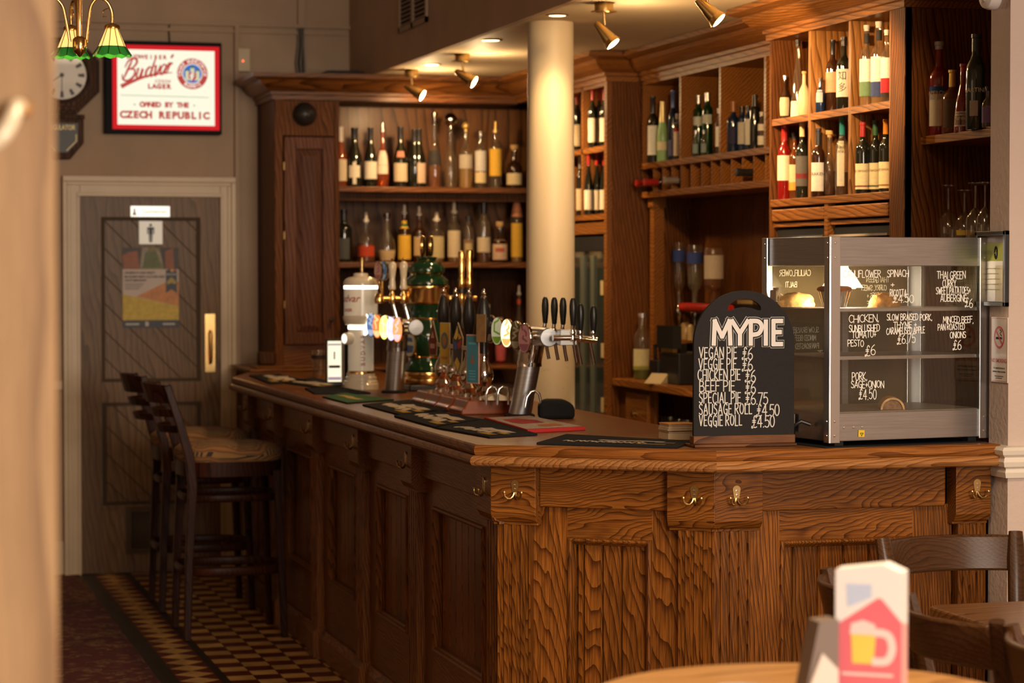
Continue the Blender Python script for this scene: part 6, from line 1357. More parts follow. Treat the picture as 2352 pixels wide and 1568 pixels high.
# ------------------------------------------------------------------ signs on the right wall (it faces left)
def wallX(px0, px1, py0, py1, X): a = onX(px0, py0, X); b = onX(px1, py1, X); return a.y, b.y, a.z, b.z
XP = 3.322
ya_, yb_ = 6.66, 6.552
zz1, zz0 = onX(2300,728,XP).z, onX(2300,878,XP).z
nsg = thing('no_smoking_sign', 'white no smoking sign with a red barred circle on the right wall', 'sign', (XP, (ya_+yb_)/2, zz0))
cyn = onX(2298,800,XP); sw_ = .108; shh = zz1-zz0
Ms = faceX((XP-.001, cyn.y, (zz0+zz1)/2)); mb = MB(Ms); mb.box((-sw_/2,-shh/2,0),(sw_/2,shh/2,.003)); mb.build('sign_plate', pm('sign_white', (.70,.62,.54), .3), nsg, bevel=.001)
rdp = pm('sign_red', (.52,.03,.03), .4); 
mb = MB(Ms); R0, R1 = .034, .027; cyy = shh*.19
n = 32; mb.add([(r*math.cos(2*PI*i/n), cyy+r*math.sin(2*PI*i/n), .0036) for r in (R0, R1) for i in range(n)], [(i, (i+1)%n, n+(i+1)%n, n+i) for i in range(n)])
mb.ribbon([(-.021,cyy+.021),(.021,cyy-.021)], .006, .0042)
for k in range(4):
    a, b = [((-sw_/2+.004,-shh/2+.004),(sw_/2-.004,-shh/2+.004)),((sw_/2-.004,-shh/2+.004),(sw_/2-.004,shh/2-.004)),((sw_/2-.004,shh/2-.004),(-sw_/2+.004,shh/2-.004)),((-sw_/2+.004,shh/2-.004),(-sw_/2+.004,-shh/2+.004))][k]; mb.ribbon([a,b], .0012, .0034)
text(mb, 'NO SMOKING.', 0, -shh*.17, .0165, .0036, bold=.0003, sx=.95); mb.build('red_print', rdp, nsg)
mb = MB(Ms); mb.poly([(-.022,cyy-.006),(.012,cyy-.006),(.012,cyy+.001),(-.022,cyy+.001)], .0034); mb.poly([(.014,cyy-.006),(.019,cyy-.006),(.019,cyy+.001),(.014,cyy+.001)], .0034)
mb.ribbon(smooth([(.016,cyy+.005),(.006,cyy+.011),(.014,cyy+.018),(.004,cyy+.023)],4), .003, .0034)
text(mb, 'It is against the law to', 0, -shh*.28, .0082, .0036, bold=.0002); text(mb, 'smoke in these premises', 0, -shh*.335, .0082, .0036, bold=.0002)
text(mb, 'No smoking', 0, -shh*.40, .005, .0036) if False else None
mb.ribbon([(-.028,-shh*.405),(.028,-shh*.405)], .0018, .0036); mb.ribbon([(-.02,-shh*.435),(.02,-shh*.435)], .0018, .0036); mb.build('black_print', pm('ink_black', (.02,.02,.02), .6), nsg)
frm = thing('picture_frame', 'black framed green and white hygiene rating certificate on the right wall', 'certificate', (XP, 6.62, 1.5))
fy = onX(2284,615,XP).y; fz1, fz0 = onX(2290,530,XP).z, onX(2290,703,XP).z; fw = .20; fh = fz1-fz0
Mf = faceX((XP-.001, fy, (fz0+fz1)/2)); mb = MB(Mf)
for a in ((-fw/2,-fh/2,fw/2,-fh/2+.014),(-fw/2,fh/2-.014,fw/2,fh/2),(-fw/2,-fh/2,-fw/2+.014,fh/2),(fw/2-.014,-fh/2,fw/2,fh/2)): mb.box((a[0],a[1],0),(a[2],a[3],.016))
mb.build('frame', black, frm, bevel=.002)
mb = MB(Mf); mb.box((-fw/2+.012,-fh/2+.012,.001),(fw/2-.012,fh/2-.012,.004)); pp_ = mb.build('certificate', pm('cert_paper', (.62,.57,.44), .4, coat=.4), frm)
mb = MB(Mf); mb.box((-fw/2+.014,fh*.10,.004),(fw/2-.014,fh*.34,.0048)); mb.build('green_band', pm('cert_green', (.30,.34,.03), .5), pp_)
mb = MB(Mf); mb.box((-fw/2+.014,fh*.34,.004),(fw/2-.014,fh/2-.014,.0047)); mb.build('top_band', pm('cert_brown', (.18,.11,.05), .5), pp_)
mb = MB(Mf); mb.ell(.022,fh*.21,.012,.02,.0056); f_ = mb.build('rating_disc', blackm, pp_)
mb = MB(Mf); text(mb, '4', .022, fh*.21, .026, .0062, bold=.0006); text(mb, '4', .022, fh*.21, .026, .0062); mb.build('rating_digit', pm('cert_lime', (.7,.7,.3), .5), f_)
mb = MB(Mf); text(mb, '0 0 0 0', -.035, fh*.21, .02, .0056)
for k in range(5): mb.ribbon([(-.06,-fh*(.0+k*.07)),(.05-.01*(k%2),-fh*(.0+k*.07))], .002, .0056)
mb.build('small_print', pm('cert_ink', (.30,.32,.10), .6), pp_)
sd = onX(2272,2,XP); mb = MB(faceX((XP,6.64,sd.z+.02))); mb.lathe([(.052,0),(.052,.018),(.047,.032),(.03,.04),(.028,.036),(0,.037)], seg=28); o = mb.build('smoke_alarm', pm('alarm_white', (.66,.62,.60), .35)); tag(o, 'white round smoke alarm at the top of the right wall', 'smoke alarm'); rootmesh(o, (XP,6.64,sd.z+.02))

p = onX(1712, 704, 3.848); mb = MB(faceX((3.8495, p.y, p.z))); mb.box((-.10,-.030,0),(.09,.03,.002)); o = mb.build('plain_card', pm('tan_card', (.50,.34,.14), .7)); tag(o, 'tan card standing in for a bottle label, seen through the grip hole of the chalkboard', 'card'); rootmesh(o, (3.85,p.y,p.z))  # flat card used in place of a bottle label behind the hole
# ------------------------------------------------------------------ things on the back wall and door
YD = 12.9745
def door_plate(name, label, cat, x0, x1, z0, z1, mt, y=12.975, th=.004):
    mb = MB(); mb.box((x0,y-th,z0),(x1,y-.0006,z1)); o = mb.build(name, mt, bevel=.001); tag(o, label, cat); rootmesh(o, ((x0+x1)/2,y,z0)); return o
gp = door_plate('door_sign', 'shiny white Gentlemen plate at the top of the toilet door', 'sign', 1.447,1.655,1.904,1.961, pm('plate_glare', (.78,.78,.70), .15, emit=.55, ecol=(1,1,.88)))  # glare on the plate is put in as a glow
mb = MB(faceY((1.551,12.9705,1.932))); text(mb, 'Gentlemen', .022, 0, .034, .0003, sx=.9); mb.box((-.09,-.02,0),(-.078,.005,.0006)); mb.ell(-.084,.012,.006,.006,.0005); mb.poly([(-.098,-.02),(-.07,-.02),(-.084,.004)], .0005); mb.build('grey_print', pm('gent_ink', (.36,.40,.36), .5), gp)
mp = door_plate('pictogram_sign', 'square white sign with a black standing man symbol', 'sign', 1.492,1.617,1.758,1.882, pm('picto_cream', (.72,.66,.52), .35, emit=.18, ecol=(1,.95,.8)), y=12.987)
mb = MB(faceY((1.554,12.9822,1.820))); mb.ell(0,.040,.0075,.0075,.0005); mb.poly([(-.017,.029),(.017,.029),(.019,.024),(.019,-.008),(.013,-.008),(.013,.018),(.010,.018),(.010,-.010),(-.010,-.010),(-.010,.018),(-.013,.018),(-.013,-.008),(-.019,-.008),(-.019,.024)], .0005)
mb.poly([(-.010,-.01),(-.001,-.01),(-.001,-.052),(-.008,-.052)], .0005); mb.poly([(.001,-.01),(.010,-.01),(.008,-.052),(.001,-.052)], .0005); mb.build('man_symbol', pm('picto_black', (.02,.03,.04), .5), mp)
po = door_plate('poster', 'colourful yellow, orange and white beer culture poster on the toilet door', 'poster', 1.404,1.703,1.312,1.740, pm('poster_pink_white', (.56,.46,.40), .5), y=12.9895, th=.002)
Mp = faceY((1.404,12.9872,1.312)); PW_, PH = .299, .428
def pv(u, v): return (u*PW_, (1-v)*PH)
PZ = [0]
def pp(nm, col, pts, z=.0004): PZ[0] += 1; z += PZ[0]*5e-5; mb = MB(Mp); mb.poly([pv(*p) for p in pts][::-1], z); return mb.build(nm, pm('pst_'+nm+'%02d%02d' % (int(col[0]*99), int(col[1]*99)), col, .5, noise=.25, nscale=40), po)
pp('photo_strip', (.035,.022,.02), [(0,0),(1,0),(1,.27),(0,.27)])
for c, q in (((.30,.08,.02),[(.0,.10),(.10,.06),(.27,.04),(.30,.27),(.02,.27)]),((.20,.17,.05),[(.34,.0),(.66,.0),(.74,.27),(.30,.27)]),((.33,.26,.22),[(.36,.0),(.46,.0),(.38,.2),(.32,.27)]),((.33,.26,.22),[(.58,.0),(.68,.08),(.72,.24),(.66,.14)]),((.28,.07,.02),[(.76,.05),(.90,.0),(.92,.27),(.76,.27)]),((.10,.13,.03),[(.40,.06),(.60,.04),(.68,.25),(.36,.25)])): pp('food_photo', c, q, .0006)
pp('orange_wedge', (.60,.22,.05), [(.24,.61),(.78,.43),(1,.43),(1,.73),(.24,.61)][:4], .0006)
pp('yellow_wedge', (.62,.42,.02), [(0,.58),(1,.73),(1,.91),(0,.91)], .0008)
pp('blue_footer', (.025,.028,.04), [(0,.905),(1,.905),(1,1),(0,1)], .001)
pp('blue_ribbon', (.025,.035,.06), [(.77,.28),(.97,.28),(.97,.57),(.87,.52),(.77,.57)], .001)
for c, u in (((.03,.03,.03),.83),((.62,.42,.02),.88),((.45,.05,.04),.93)): pp('flag_stripe', c, [(u-.022,.27),(u+.022,.27),(u+.022,.30),(u-.022,.30)], .0013)
pp('gold_emblem', (.42,.30,.04), [(.79,.42),(.87,.37),(.95,.42),(.95,.46),(.87,.44),(.79,.46)], .0013)
mb = MB(Mp)
for s, v in (('CELEBRATE AND ENJOY',.315),("BELGIUM'S BEER CULTURE AND",.365),('CRAFTSMANSHIP',.41)): x, z = pv(.03, v); text(mb, s, x, z, .0165, .0025, 'LEFT', bold=.0003, sx=.92)
for k in range(4): a = pv(.04, .45+k*.022); b = pv(.38-.03*k, .45+k*.022); mb.ribbon([a, b], .0024, .0025)
mb.build('headline', pm('pst_ink', (.07,.06,.06), .6), po)
mb = MB(Mp); x, z = pv(.87,.335); text(mb, 'BELGIAN', x, z, .0135, .0026, bold=.0003)
for u0, u1 in ((.06,.28),(.72,.92)): mb.ribbon([pv(u0,.955), pv(u1,.955)], .009, .0026)
mb.poly([pv(.40,.98),pv(.46,.98),pv(.46,.93),pv(.40,.92)], .0026); mb.build('white_print', pm('pst_white', (.5,.46,.42), .5), po)
# illuminated beer sign
YS = 12.93
sg = thing('beer_sign', 'illuminated red and cream Budvar beer sign in a black frame', 'illuminated sign', (1.62,13.0,2.35))
a = onY(240,93,YS); b = onY(508,310,YS); X0_, X1_, Z1_, Z0_ = a.x, b.x, a.z, b.z
mb = MB(); mb.box((X0_,12.90,Z0_),(X1_,12.999,Z1_)); mb.build('case', pm('sign_black', (.010,.010,.012), .6), sg, bevel=.004)
cx_, cz_ = (X0_+X1_)/2+.012, (Z0_+Z1_)/2; w2, h2 = (X1_-X0_)/2-.025, (Z1_-Z0_)/2-.022
mb = MB(faceY((cx_, 12.8985, cz_))); mb.box((-w2,-h2,-.004),(w2,h2,.0)); mb.build('red_border', pm('sign_lit_red', (.40,.008,.012), .6, emit=.5, ecol=(1,.02,.03)), sg)
Ms_ = faceY((cx_, 12.8975, cz_)); iw, ih = w2-.026, h2-.024
mb = MB(Ms_); mb.box((-iw,-ih,-.004),(iw,ih,.0)); face_ = mb.build('lit_face', emis('sign_cream', (1,.97,.76), 1.0), sg)
sred = pm('sign_lit_print', (.42,.012,.012), .4, emit=.32, ecol=(.9,.02,.015)); sgr = pm('sign_lit_green', (.2,.3,.08), .4, emit=.3, ecol=(.5,.75,.25))
mb = MB(Ms_)
def sgx(px): return onY(px, 200, 12.8975).x - cx_
def sgz(py): return onY(372, py, 12.8975).z - cz_
def spaced(s, px0, px1, py, size, bold):
    x0, x1 = sgx(px0), sgx(px1); n = len(s)
    for i, c in enumerate(s):
        if c != ' ': text(mb, c, x0+(x1-x0)*(i+.5)/n, sgz(py), size, .0006, bold=bold)
spaced('BUDWEISER', 289, 384, 132, .029, .0014); spaced('CZECH', 356, 392, 187, .022, .0007); spaced('LAGER', 338, 393, 199, .034, .0022)
spaced('OWNED BY THE', 322, 434, 241, .036, .0022); spaced('CZECH REPUBLIC', 275, 481, 265, .050, .0030)
# brush script word
def sc_(pts, px, py, h): return [(sgx(px)+(x+.22*y)*h, sgz(py)+y*h+x*h*.13) for x, y in smooth(pts, 6)]
H_ = .062
def wide(pts, w0, w1): n = len(pts); return [w0+(w1-w0)*abs(math.sin(PI*i/max(1,n-1))) for i in range(n)]
for px, py, h, st in ((283,187,.115,[(.22,.95),(.12,.55),(.0,.08)]),(283,187,.115,[(-.05,.62),(.05,.9),(.3,1.0),(.46,.82),(.34,.58),(.14,.5)]),(283,187,.115,[(.14,.5),(.42,.46),(.46,.18),(.24,-.02),(-.02,.06),(-.10,.3)]),
    (311,182,.055,[(-.05,.9),(.10,.95),(.05,.3),(.2,.02),(.42,.2),(.52,.9),(.5,.25),(.62,.02),(.74,.2)]),
    (333,178,.055,[(.48,.8),(.25,.95),(.02,.6),(.06,.1),(.3,.05),(.48,.4)]),(333,178,.055,[(.68,1.9),(.56,1.0),(.5,.3),(.6,.02),(.78,.2)]),
    (351,174,.055,[(-.02,.85),(.12,.9),(.16,.1),(.3,.05),(.5,.6),(.52,.95)]),
    (367,171,.055,[(.45,.8),(.22,.95),(.0,.6),(.05,.1),(.25,.05),(.45,.45),(.5,.9),(.44,.3),(.54,.04),(.7,.2)]),
    (382,168,.055,[(.0,.85),(.12,.9),(.06,.05)]),(382,168,.055,[(.1,.55),(.25,.92),(.42,.88)]),(379,160,.055,[(.35,1.1),(.5,1.42)])):
    q = sc_(st, px, py, h); mb.ribbon(q, wide(q, .0055, .0125), .0006)
q = smooth([(sgx(281),sgz(199)),(sgx(300),sgz(190)),(sgx(330),sgz(178)),(sgx(365),sgz(170)),(sgx(396),sgz(166))], 6); n = len(q)
mb.ribbon(q, [.020*(1-i/n)**1.0+.003 for i in range(n)], .0006)
mb.build('red_lettering', sred, face_)
mb = MB(Ms_); mb.ribbon([(sgx(277),sgz(220)),(sgx(479),sgz(222))], .003, .0006)
for px in (309,446): mb.ell(sgx(px), sgz(241), .0045, .0045, .0006)
mb.build('green_print', sgr, face_)
ex, ez, er = sgx(442), sgz(168), .082
mb = MB(Ms_); mb.ell(ex, ez, er, er, .0006, 40); em = mb.build('emblem_ring', sred, face_)
mb = MB(Ms_); mb.ell(ex, ez, er*.66, er*.66, .001, 36); mb.build('emblem_rim', emis('emblem_white', (1,.95,.8), .9), em)
mb = MB(Ms_); mb.ell(ex, ez, er*.60, er*.60, .0014, 36); mb.build('emblem_sky', emis('emblem_blue', (.05,.22,.72), .75), em)
mb = MB(Ms_)
for x, w, h in ((-.34,.12,.18),(0,.13,.36),(.34,.12,.18)): mb.poly([(ex+(x-w)*er,ez-.42*er),(ex+(x+w)*er,ez-.42*er),(ex+(x+w)*er,ez+h*er),(ex+(x-w)*er,ez+h*er)], .0018)
mb.poly([(ex-.45*er,ez-.42*er),(ex+.45*er,ez-.42*er),(ex+.45*er,ez-.1*er),(ex-.45*er,ez-.1*er)], .0018); mb.build('emblem_castle', emis('emblem_cream', (.85,.8,.5), .8), em)
mb = MB(Ms_)
for x, w, h, t in ((-.34,.14,.18,.16),(0,.15,.36,.2),(.34,.14,.18,.16)): mb.poly([(ex+(x-w)*er,ez+h*er),(ex+(x+w)*er,ez+h*er),(ex+x*er,ez+(h+t)*er)], .002)
mb.build('emblem_roofs', emis('emblem_green', (.2,.25,.08), .6), em)
mb = MB(Ms_); mb.poly([(ex-.24*er,ez+.08*er),(ex-.24*er,ez-.26*er),(ex,ez-.56*er),(ex+.24*er,ez-.26*er),(ex+.24*er,ez+.08*er)], .0024); mb.build('emblem_shield', sred, em)
mb = MB(Ms_); mb.ribbon(smooth([(ex-.08*er,ez-.38*er),(ex+.0*er,ez-.2*er),(ex-.1*er,ez-.1*er),(ex+.06*er,ez+.02*er)],4), er*.11, .0028); mb.ribbon([(ex-.13*er,ez-.22*er),(ex+.12*er,ez-.12*er)], er*.06, .0028)
def ringtext(s, a0, a1, r, size, flip):
    for i, c in enumerate(s):
        t = a0+(a1-a0)*(i+.5)/len(s)
        if c != ' ': text(mb, c, ex+r*math.cos(t), ez+r*math.sin(t), size, .0028, bold=.0006, rot=t-PI/2 if not flip else t+PI/2)
ringtext('ČESKÉ BUDĚJOVICE', PI*1.06, -PI*.06, er*.82, .024, False); ringtext('BUDWEIS', PI*1.28, PI*1.72, er*.82, .024, True)
mb.build('emblem_print', emis('emblem_white', (1,.95,.8), .9), em)
mb = MB(); mb.tube([(1.66,12.985,2.83),(1.655,12.985,2.9),(1.66,12.985,2.935)], .004, 6); mb.build('cable', black, sg)
# wall clock
ck = thing('wall_clock', 'octagonal dark wooden wall clock with a small glazed drop case', 'clock', (1.09,13.0,2.2))
Mc = faceY((1.085,12.995,2.645)); mb = MB(Mc)
ow = wood('clock_wood', (.02,.008,.004), (.07,.028,.012), (.11,.05,.022), 'Z', rings=24, rough=.6, coat=0)
def octr(r, z0, z1): 
    p = [(r*math.cos(PI/8+k*PI/4)/math.cos(PI/8), r*math.sin(PI/8+k*PI/4)/math.cos(PI/8)) for k in range(8)]; mb.prism(p, z0, z1)
octr(.20, 0, .045); octr(.185, .045, .06); octr(.165, .06, .068); mb.build('case', ow, ck, bevel=.004)
mb = MB(Mc); mb.lathe([(.148,.068),(.146,.082),(.134,.084),(.128,.072)], seg=36, cap=False); mb.build('bezel', ow, ck)
mb = MB(Mc); mb.ell(0,0,.131,.131,.0705,40); fc = mb.build('dial', pm('dial', (.46,.38,.26), .3, coat=.4), ck)
mb = MB(Mc)
for k in range(12):
    t = k*PI/6; r0, r1 = .085, .118; w = .007; c, s = math.cos(t), math.sin(t); mb.poly([(c*r0-s*w,s*r0+c*w),(c*r0+s*w,s*r0-c*w),(c*r1+s*w*1.5,s*r1-c*w*1.5),(c*r1-s*w*1.5,s*r1+c*w*1.5)], .0712)
mb.build('numerals', pm('clock_ink', (.06,.05,.04), .5), fc)
mb = MB(Mc); mb.ell(0,0,.012,.012,.0716); mb.ribbon([(0,0),(-.05,-.03)], .006, .072); mb.ribbon([(0,0),(.0,-.09)], .004, .072); mb.build('clock_hands', pm('clock_ink', (.06,.05,.04), .5), fc)
mb = MB(Mc); mb.prism([(-.13,-.21),(.115,-.21),(.115,-.355),(.045,-.44),(-.06,-.44),(-.13,-.355)], 0, .05); mb.prism([(-.14,-.205),(.12,-.205),(.12,-.23),(-.14,-.23)], 0, .06); mb.build('drop_case', ow, ck, bevel=.005)
mb = MB(Mc); mb.poly([(-.10,-.25),(.085,-.25),(.085,-.345),(.03,-.405),(-.045,-.405),(-.10,-.345)], .0505); gls = mb.build('glass_panel', pm('clock_glass', (.035,.03,.025), .3, spec=.15), ck)
mb = MB(Mc); text(mb, 'REGULATOR', -.005, -.275, .036, .0512, sx=.72); 
for a, b in (((.075,-.31),(.075,-.345)),((.075,-.345),(.025,-.395)),((-.09,-.31),(-.09,-.345)),((-.09,-.345),(-.04,-.395))): mb.ribbon([a,b], .003, .0512)
mb.build('gold_lettering', pm('clock_gold', (.45,.33,.12), .4, .5), gls)
# small things on the wall
mb = MB(); mb.box((2.021,12.955,2.687),(2.089,12.999,2.812)); o = mb.build('alarm_box', pm('cream_box', (.58,.46,.28), .45), bevel=.004); tag(o, 'small cream plastic sensor box with a red light left of the cabinet cornice', 'sensor box'); rootmesh(o, (2.055,13.0,2.687))
mb = MB(); mb.box((2.045,12.952,2.738),(2.053,12.9555,2.748)); mb.build('indicator_light', emis('red_led', (1,.15,.03), 2.5), o)
cb_ = thing('cable_bundle', 'bundle of dark cables coming down the wall behind the cabinet top', 'cables', (2.35,12.97,2.64)); 
for k in range(5): 
    x = 2.355+k*.007; mb = MB(); mb.tube([(x,12.985,2.93),(x+.005*math.sin(k),12.975,2.84),(x-.012+.004*k,12.97,2.74),(x,12.95,2.64)], .007, 7); mb.build('cable', black if k % 2 else pm('cable_grey', (.2,.17,.14), .5), cb_)
mb = MB(); pts = [(2.60,12.985,2.94),(2.66,12.985,2.93),(2.72,12.985,2.88),(2.745,12.985,2.80),(2.748,12.985,2.64)]; mb.tube(pts, .006, 8); o = mb.build('wall_conduit', paint); tag(o, 'thin painted conduit curving down the wall to the cornice', 'conduit'); rootmesh(o, (2.7,12.985,2.64))
mb = MB(); mb.box((2.352,12.968,2.93),(2.392,12.999,3.79)); mb.build('trim_6', paint, kind='structure', bevel=.004)
mb = MB(); mb.prism([(2.40,2.6345),(2.66,2.6345),(2.64,2.668),(2.60,2.676),(2.44,2.674)], 12.60, 12.85, (0,2,1)); o = mb.build('router_box', pm('box_grey', (.05,.045,.04), .6), bevel=.006); tag(o, 'low dark grey box lying on top of the bar cabinet', 'box'); rootmesh(o, (2.53,12.7,2.6345))
mb = MB(faceY((2.292,12.461,2.43))); mb.lathe([(.062,0),(.062,.012),(.056,.03),(.04,.048),(.018,.058),(0,.060)], seg=28); o = mb.build('dome_speaker', pm('dome_black', (.022,.018,.016), .35)); tag(o, 'black dome camera on the head board above the cupboard door', 'camera'); rootmesh(o, (2.292,12.462,2.43))
mb = MB(faceY((2.305,12.41,2.422))); mb.lathe([(.018,0),(.017,.008),(.010,.008),(.008,.002),(0,.001)], seg=20); mb.build('lens', blackm, o)
vg = thing('vent_grille', 'painted wall vent with two columns of slats above the bar', 'vent', (2.64,11.43,2.8))
Mv = faceX((2.639,11.43,2.93)); mb = MB(Mv)
for a in ((-.30,-.14,-.275,.2),(.275,-.14,.30,.2),(-.30,-.14,.30,-.115),(-.02,-.14,.02,.2)): mb.box((a[0],a[1],0),(a[2],a[3],.012))
for k in range(15): z = -.112+k*.021; mb.add([(-.28,z,.010),(.28,z,.010),(.28,z+.014,.001),(-.28,z+.014,.001)], [(0,1,2,3)])
mb.build('slats', pm('vent_paint', (.36,.27,.19), .6), vg); mb = MB(Mv); mb.box((-.29,-.13,-.0),(.29,.2,.001)); mb.build('dark_back', blackm, vg)
# ------------------------------------------------------------------ chandelier
CH = thing('chandelier', 'brass chandelier with green and cream stained glass shades', 'chandelier', (.757,8.3,2.34))
cx0, cy0 = .757, 8.3; vx = math.atan2(cx0, cy0)
mb = MB(); mb.lathe([(.003,-.03),(.010,-.022),(.022,-.012),(.024,0),(.024,.028),(.020,.034),(.009,.04),(.009,.2),(.013,.205),(.009,.21),(.009,.30),(.006,1.4)], (cx0,cy0,2.37), 18); mb.build('stem', brass, CH)
gy = glass('stained_cream', (1,.8,.5), .5, .1, (.9,.55,.18), .7)
shc = pm('shade_cream', (.75,.48,.16), .3, emit=1.25, ecol=(1,.62,.18)); shg = pm('shade_green', (.03,.22,.03), .2, emit=.10, ecol=(.05,.6,.08), coat=.5); lead = pm('shade_lead', (.02,.018,.012), .4, .6)
for k, ang in enumerate((105, 14, 188)):
    t = math.radians(ang); kk = 1.5 if k == 2 else 1; dx, dy = math.cos(t)*kk, math.sin(t)*kk
    wx, wy = dx*math.cos(vx)+dy*math.sin(vx), -dx*math.sin(vx)+dy*math.cos(vx)
    sx_, sy_ = cx0+wx*.112, cy0+wy*.112
    zc = 2.40
    mb = MB(); q = [(cx0+wx*.022,cy0+wy*.022,zc-.01),(cx0+wx*.03,cy0+wy*.03,zc+.06),(cx0+wx*.04,cy0+wy*.04,zc+.115),(cx0+wx*.065,cy0+wy*.065,zc+.142),(cx0+wx*.095,cy0+wy*.095,zc+.130),(sx_,sy_,zc+.095),(sx_,sy_,zc+.06)]
    mb.tube(smooth(q,4), .0055, 10); arm = mb.build('arm', brass, CH)
    mb = MB(); mb.tube(smooth([(sx_-wx*.01,sy_-wy*.01,zc+.11),(sx_-wx*.03,sy_-wy*.03,zc+.10),(sx_-wx*.03,sy_-wy*.03,zc+.08),(sx_-wx*.018,sy_-wy*.018,zc+.08)],3), .002, 6); mb.build('scroll', brass, arm)
    mb = MB(); mb.lathe([(.008,.058),(.024,.052),(.027,.046),(.027,.040),(.020,.036)], (sx_,sy_,zc), 18); mb.build('shade_cap', brass, CH)
    n = 10; c = (sx_,sy_,zc)
    mb = MB(); mb.lathe([(.022,.038),(.047,-.022)], c, n, flat=True); s1 = mb.build('shade', shc, CH)
    mb = MB(); n2 = 20; pr = [(.047,-.022),(.058,-.040),(.066,-.050)]
    vs = [(c[0]+r*math.cos(2*PI*i/n2), c[1]+r*math.sin(2*PI*i/n2), c[2]+z-(.006 if (i%2 and j == 2) else 0)) for j, (r, z) in enumerate(pr) for i in range(n2)]
    mb.add(vs, [(j*n2+i, j*n2+(i+1)%n2, (j+1)*n2+(i+1)%n2, (j+1)*n2+i) for j in range(2) for i in range(n2)], False); mb.build('green_border', shg, s1)
    mb = MB()
    for i in range(n): a = 2*PI*i/n; ca, sa = math.cos(a), math.sin(a); mb.tube([(c[0]+.0225*ca,c[1]+.0225*sa,c[2]+.038),(c[0]+.0475*ca,c[1]+.0475*sa,c[2]-.022),(c[0]+.0665*ca,c[1]+.0665*sa,c[2]-.050)], .0013, 5)
    mb.tube([(c[0]+.0475*math.cos(2*PI*i/n),c[1]+.0475*math.sin(2*PI*i/n),c[2]-.022) for i in range(n)], .0014, 5, closed=True); mb.build('leading', lead, s1)
    li = bpy.data.lights.new('shade_lamp', 'POINT'); li.energy = .6; li.color = (1,.66,.32); li.shadow_soft_size = .02; lo = bpy.data.objects.new('shade_lamp', li); COL.objects.link(lo); lo.location = (sx_,sy_,zc-.045)
# ------------------------------------------------------------------ bar stools
fabric = None
def fab():
    m, nt, out = nt_new('stool_fabric'); tc = N(nt, 'TexCoord')
    w1 = N(nt, 'TexWave', {'Vector': tc.outputs['Object'], 'Scale': 7.0, 'Distortion': 7.0, 'Detail': 1.0, 'Detail Scale': .8}, wave_type='RINGS')
    w2 = N(nt, 'TexWave', {'Vector': tc.outputs['Object'], 'Scale': 40.0}, wave_type='BANDS', bands_direction='Y')
    a = N(nt, 'Math', {0: w1.outputs['Fac'], 1: .55}, operation='GREATER_THAN'); b_ = N(nt, 'Math', {0: w2.outputs['Fac'], 1: .5}, operation='GREATER_THAN'); c = N(nt, 'Math', {0: a.outputs[0], 1: b_.outputs[0]}, operation='MULTIPLY')
    cr = N(nt, 'ValToRGB', {'Fac': w1.outputs['Fac']}); e = cr.color_ramp.elements; e[0].color = (.30,.16,.06,1); e[1].color = (.36,.20,.075,1); k = e.new(.3); k.color = (.13,.03,.02,1); k = e.new(.4); k.color = (.28,.15,.055,1)
    mx = N(nt, 'Mix', data_type='RGBA'); nt.links.new(c.outputs[0], mx.inputs[0]); nt.links.new(cr.outputs[0], mx.inputs[6]); mx.inputs[7].default_value = (.05,.035,.03,1)
    p = N(nt, 'BsdfPrincipled', {'Base Color': mx.outputs[2], 'Roughness': .95}); nt.links.new(p.outputs[0], out.inputs[0]); return m
fabric = fab()
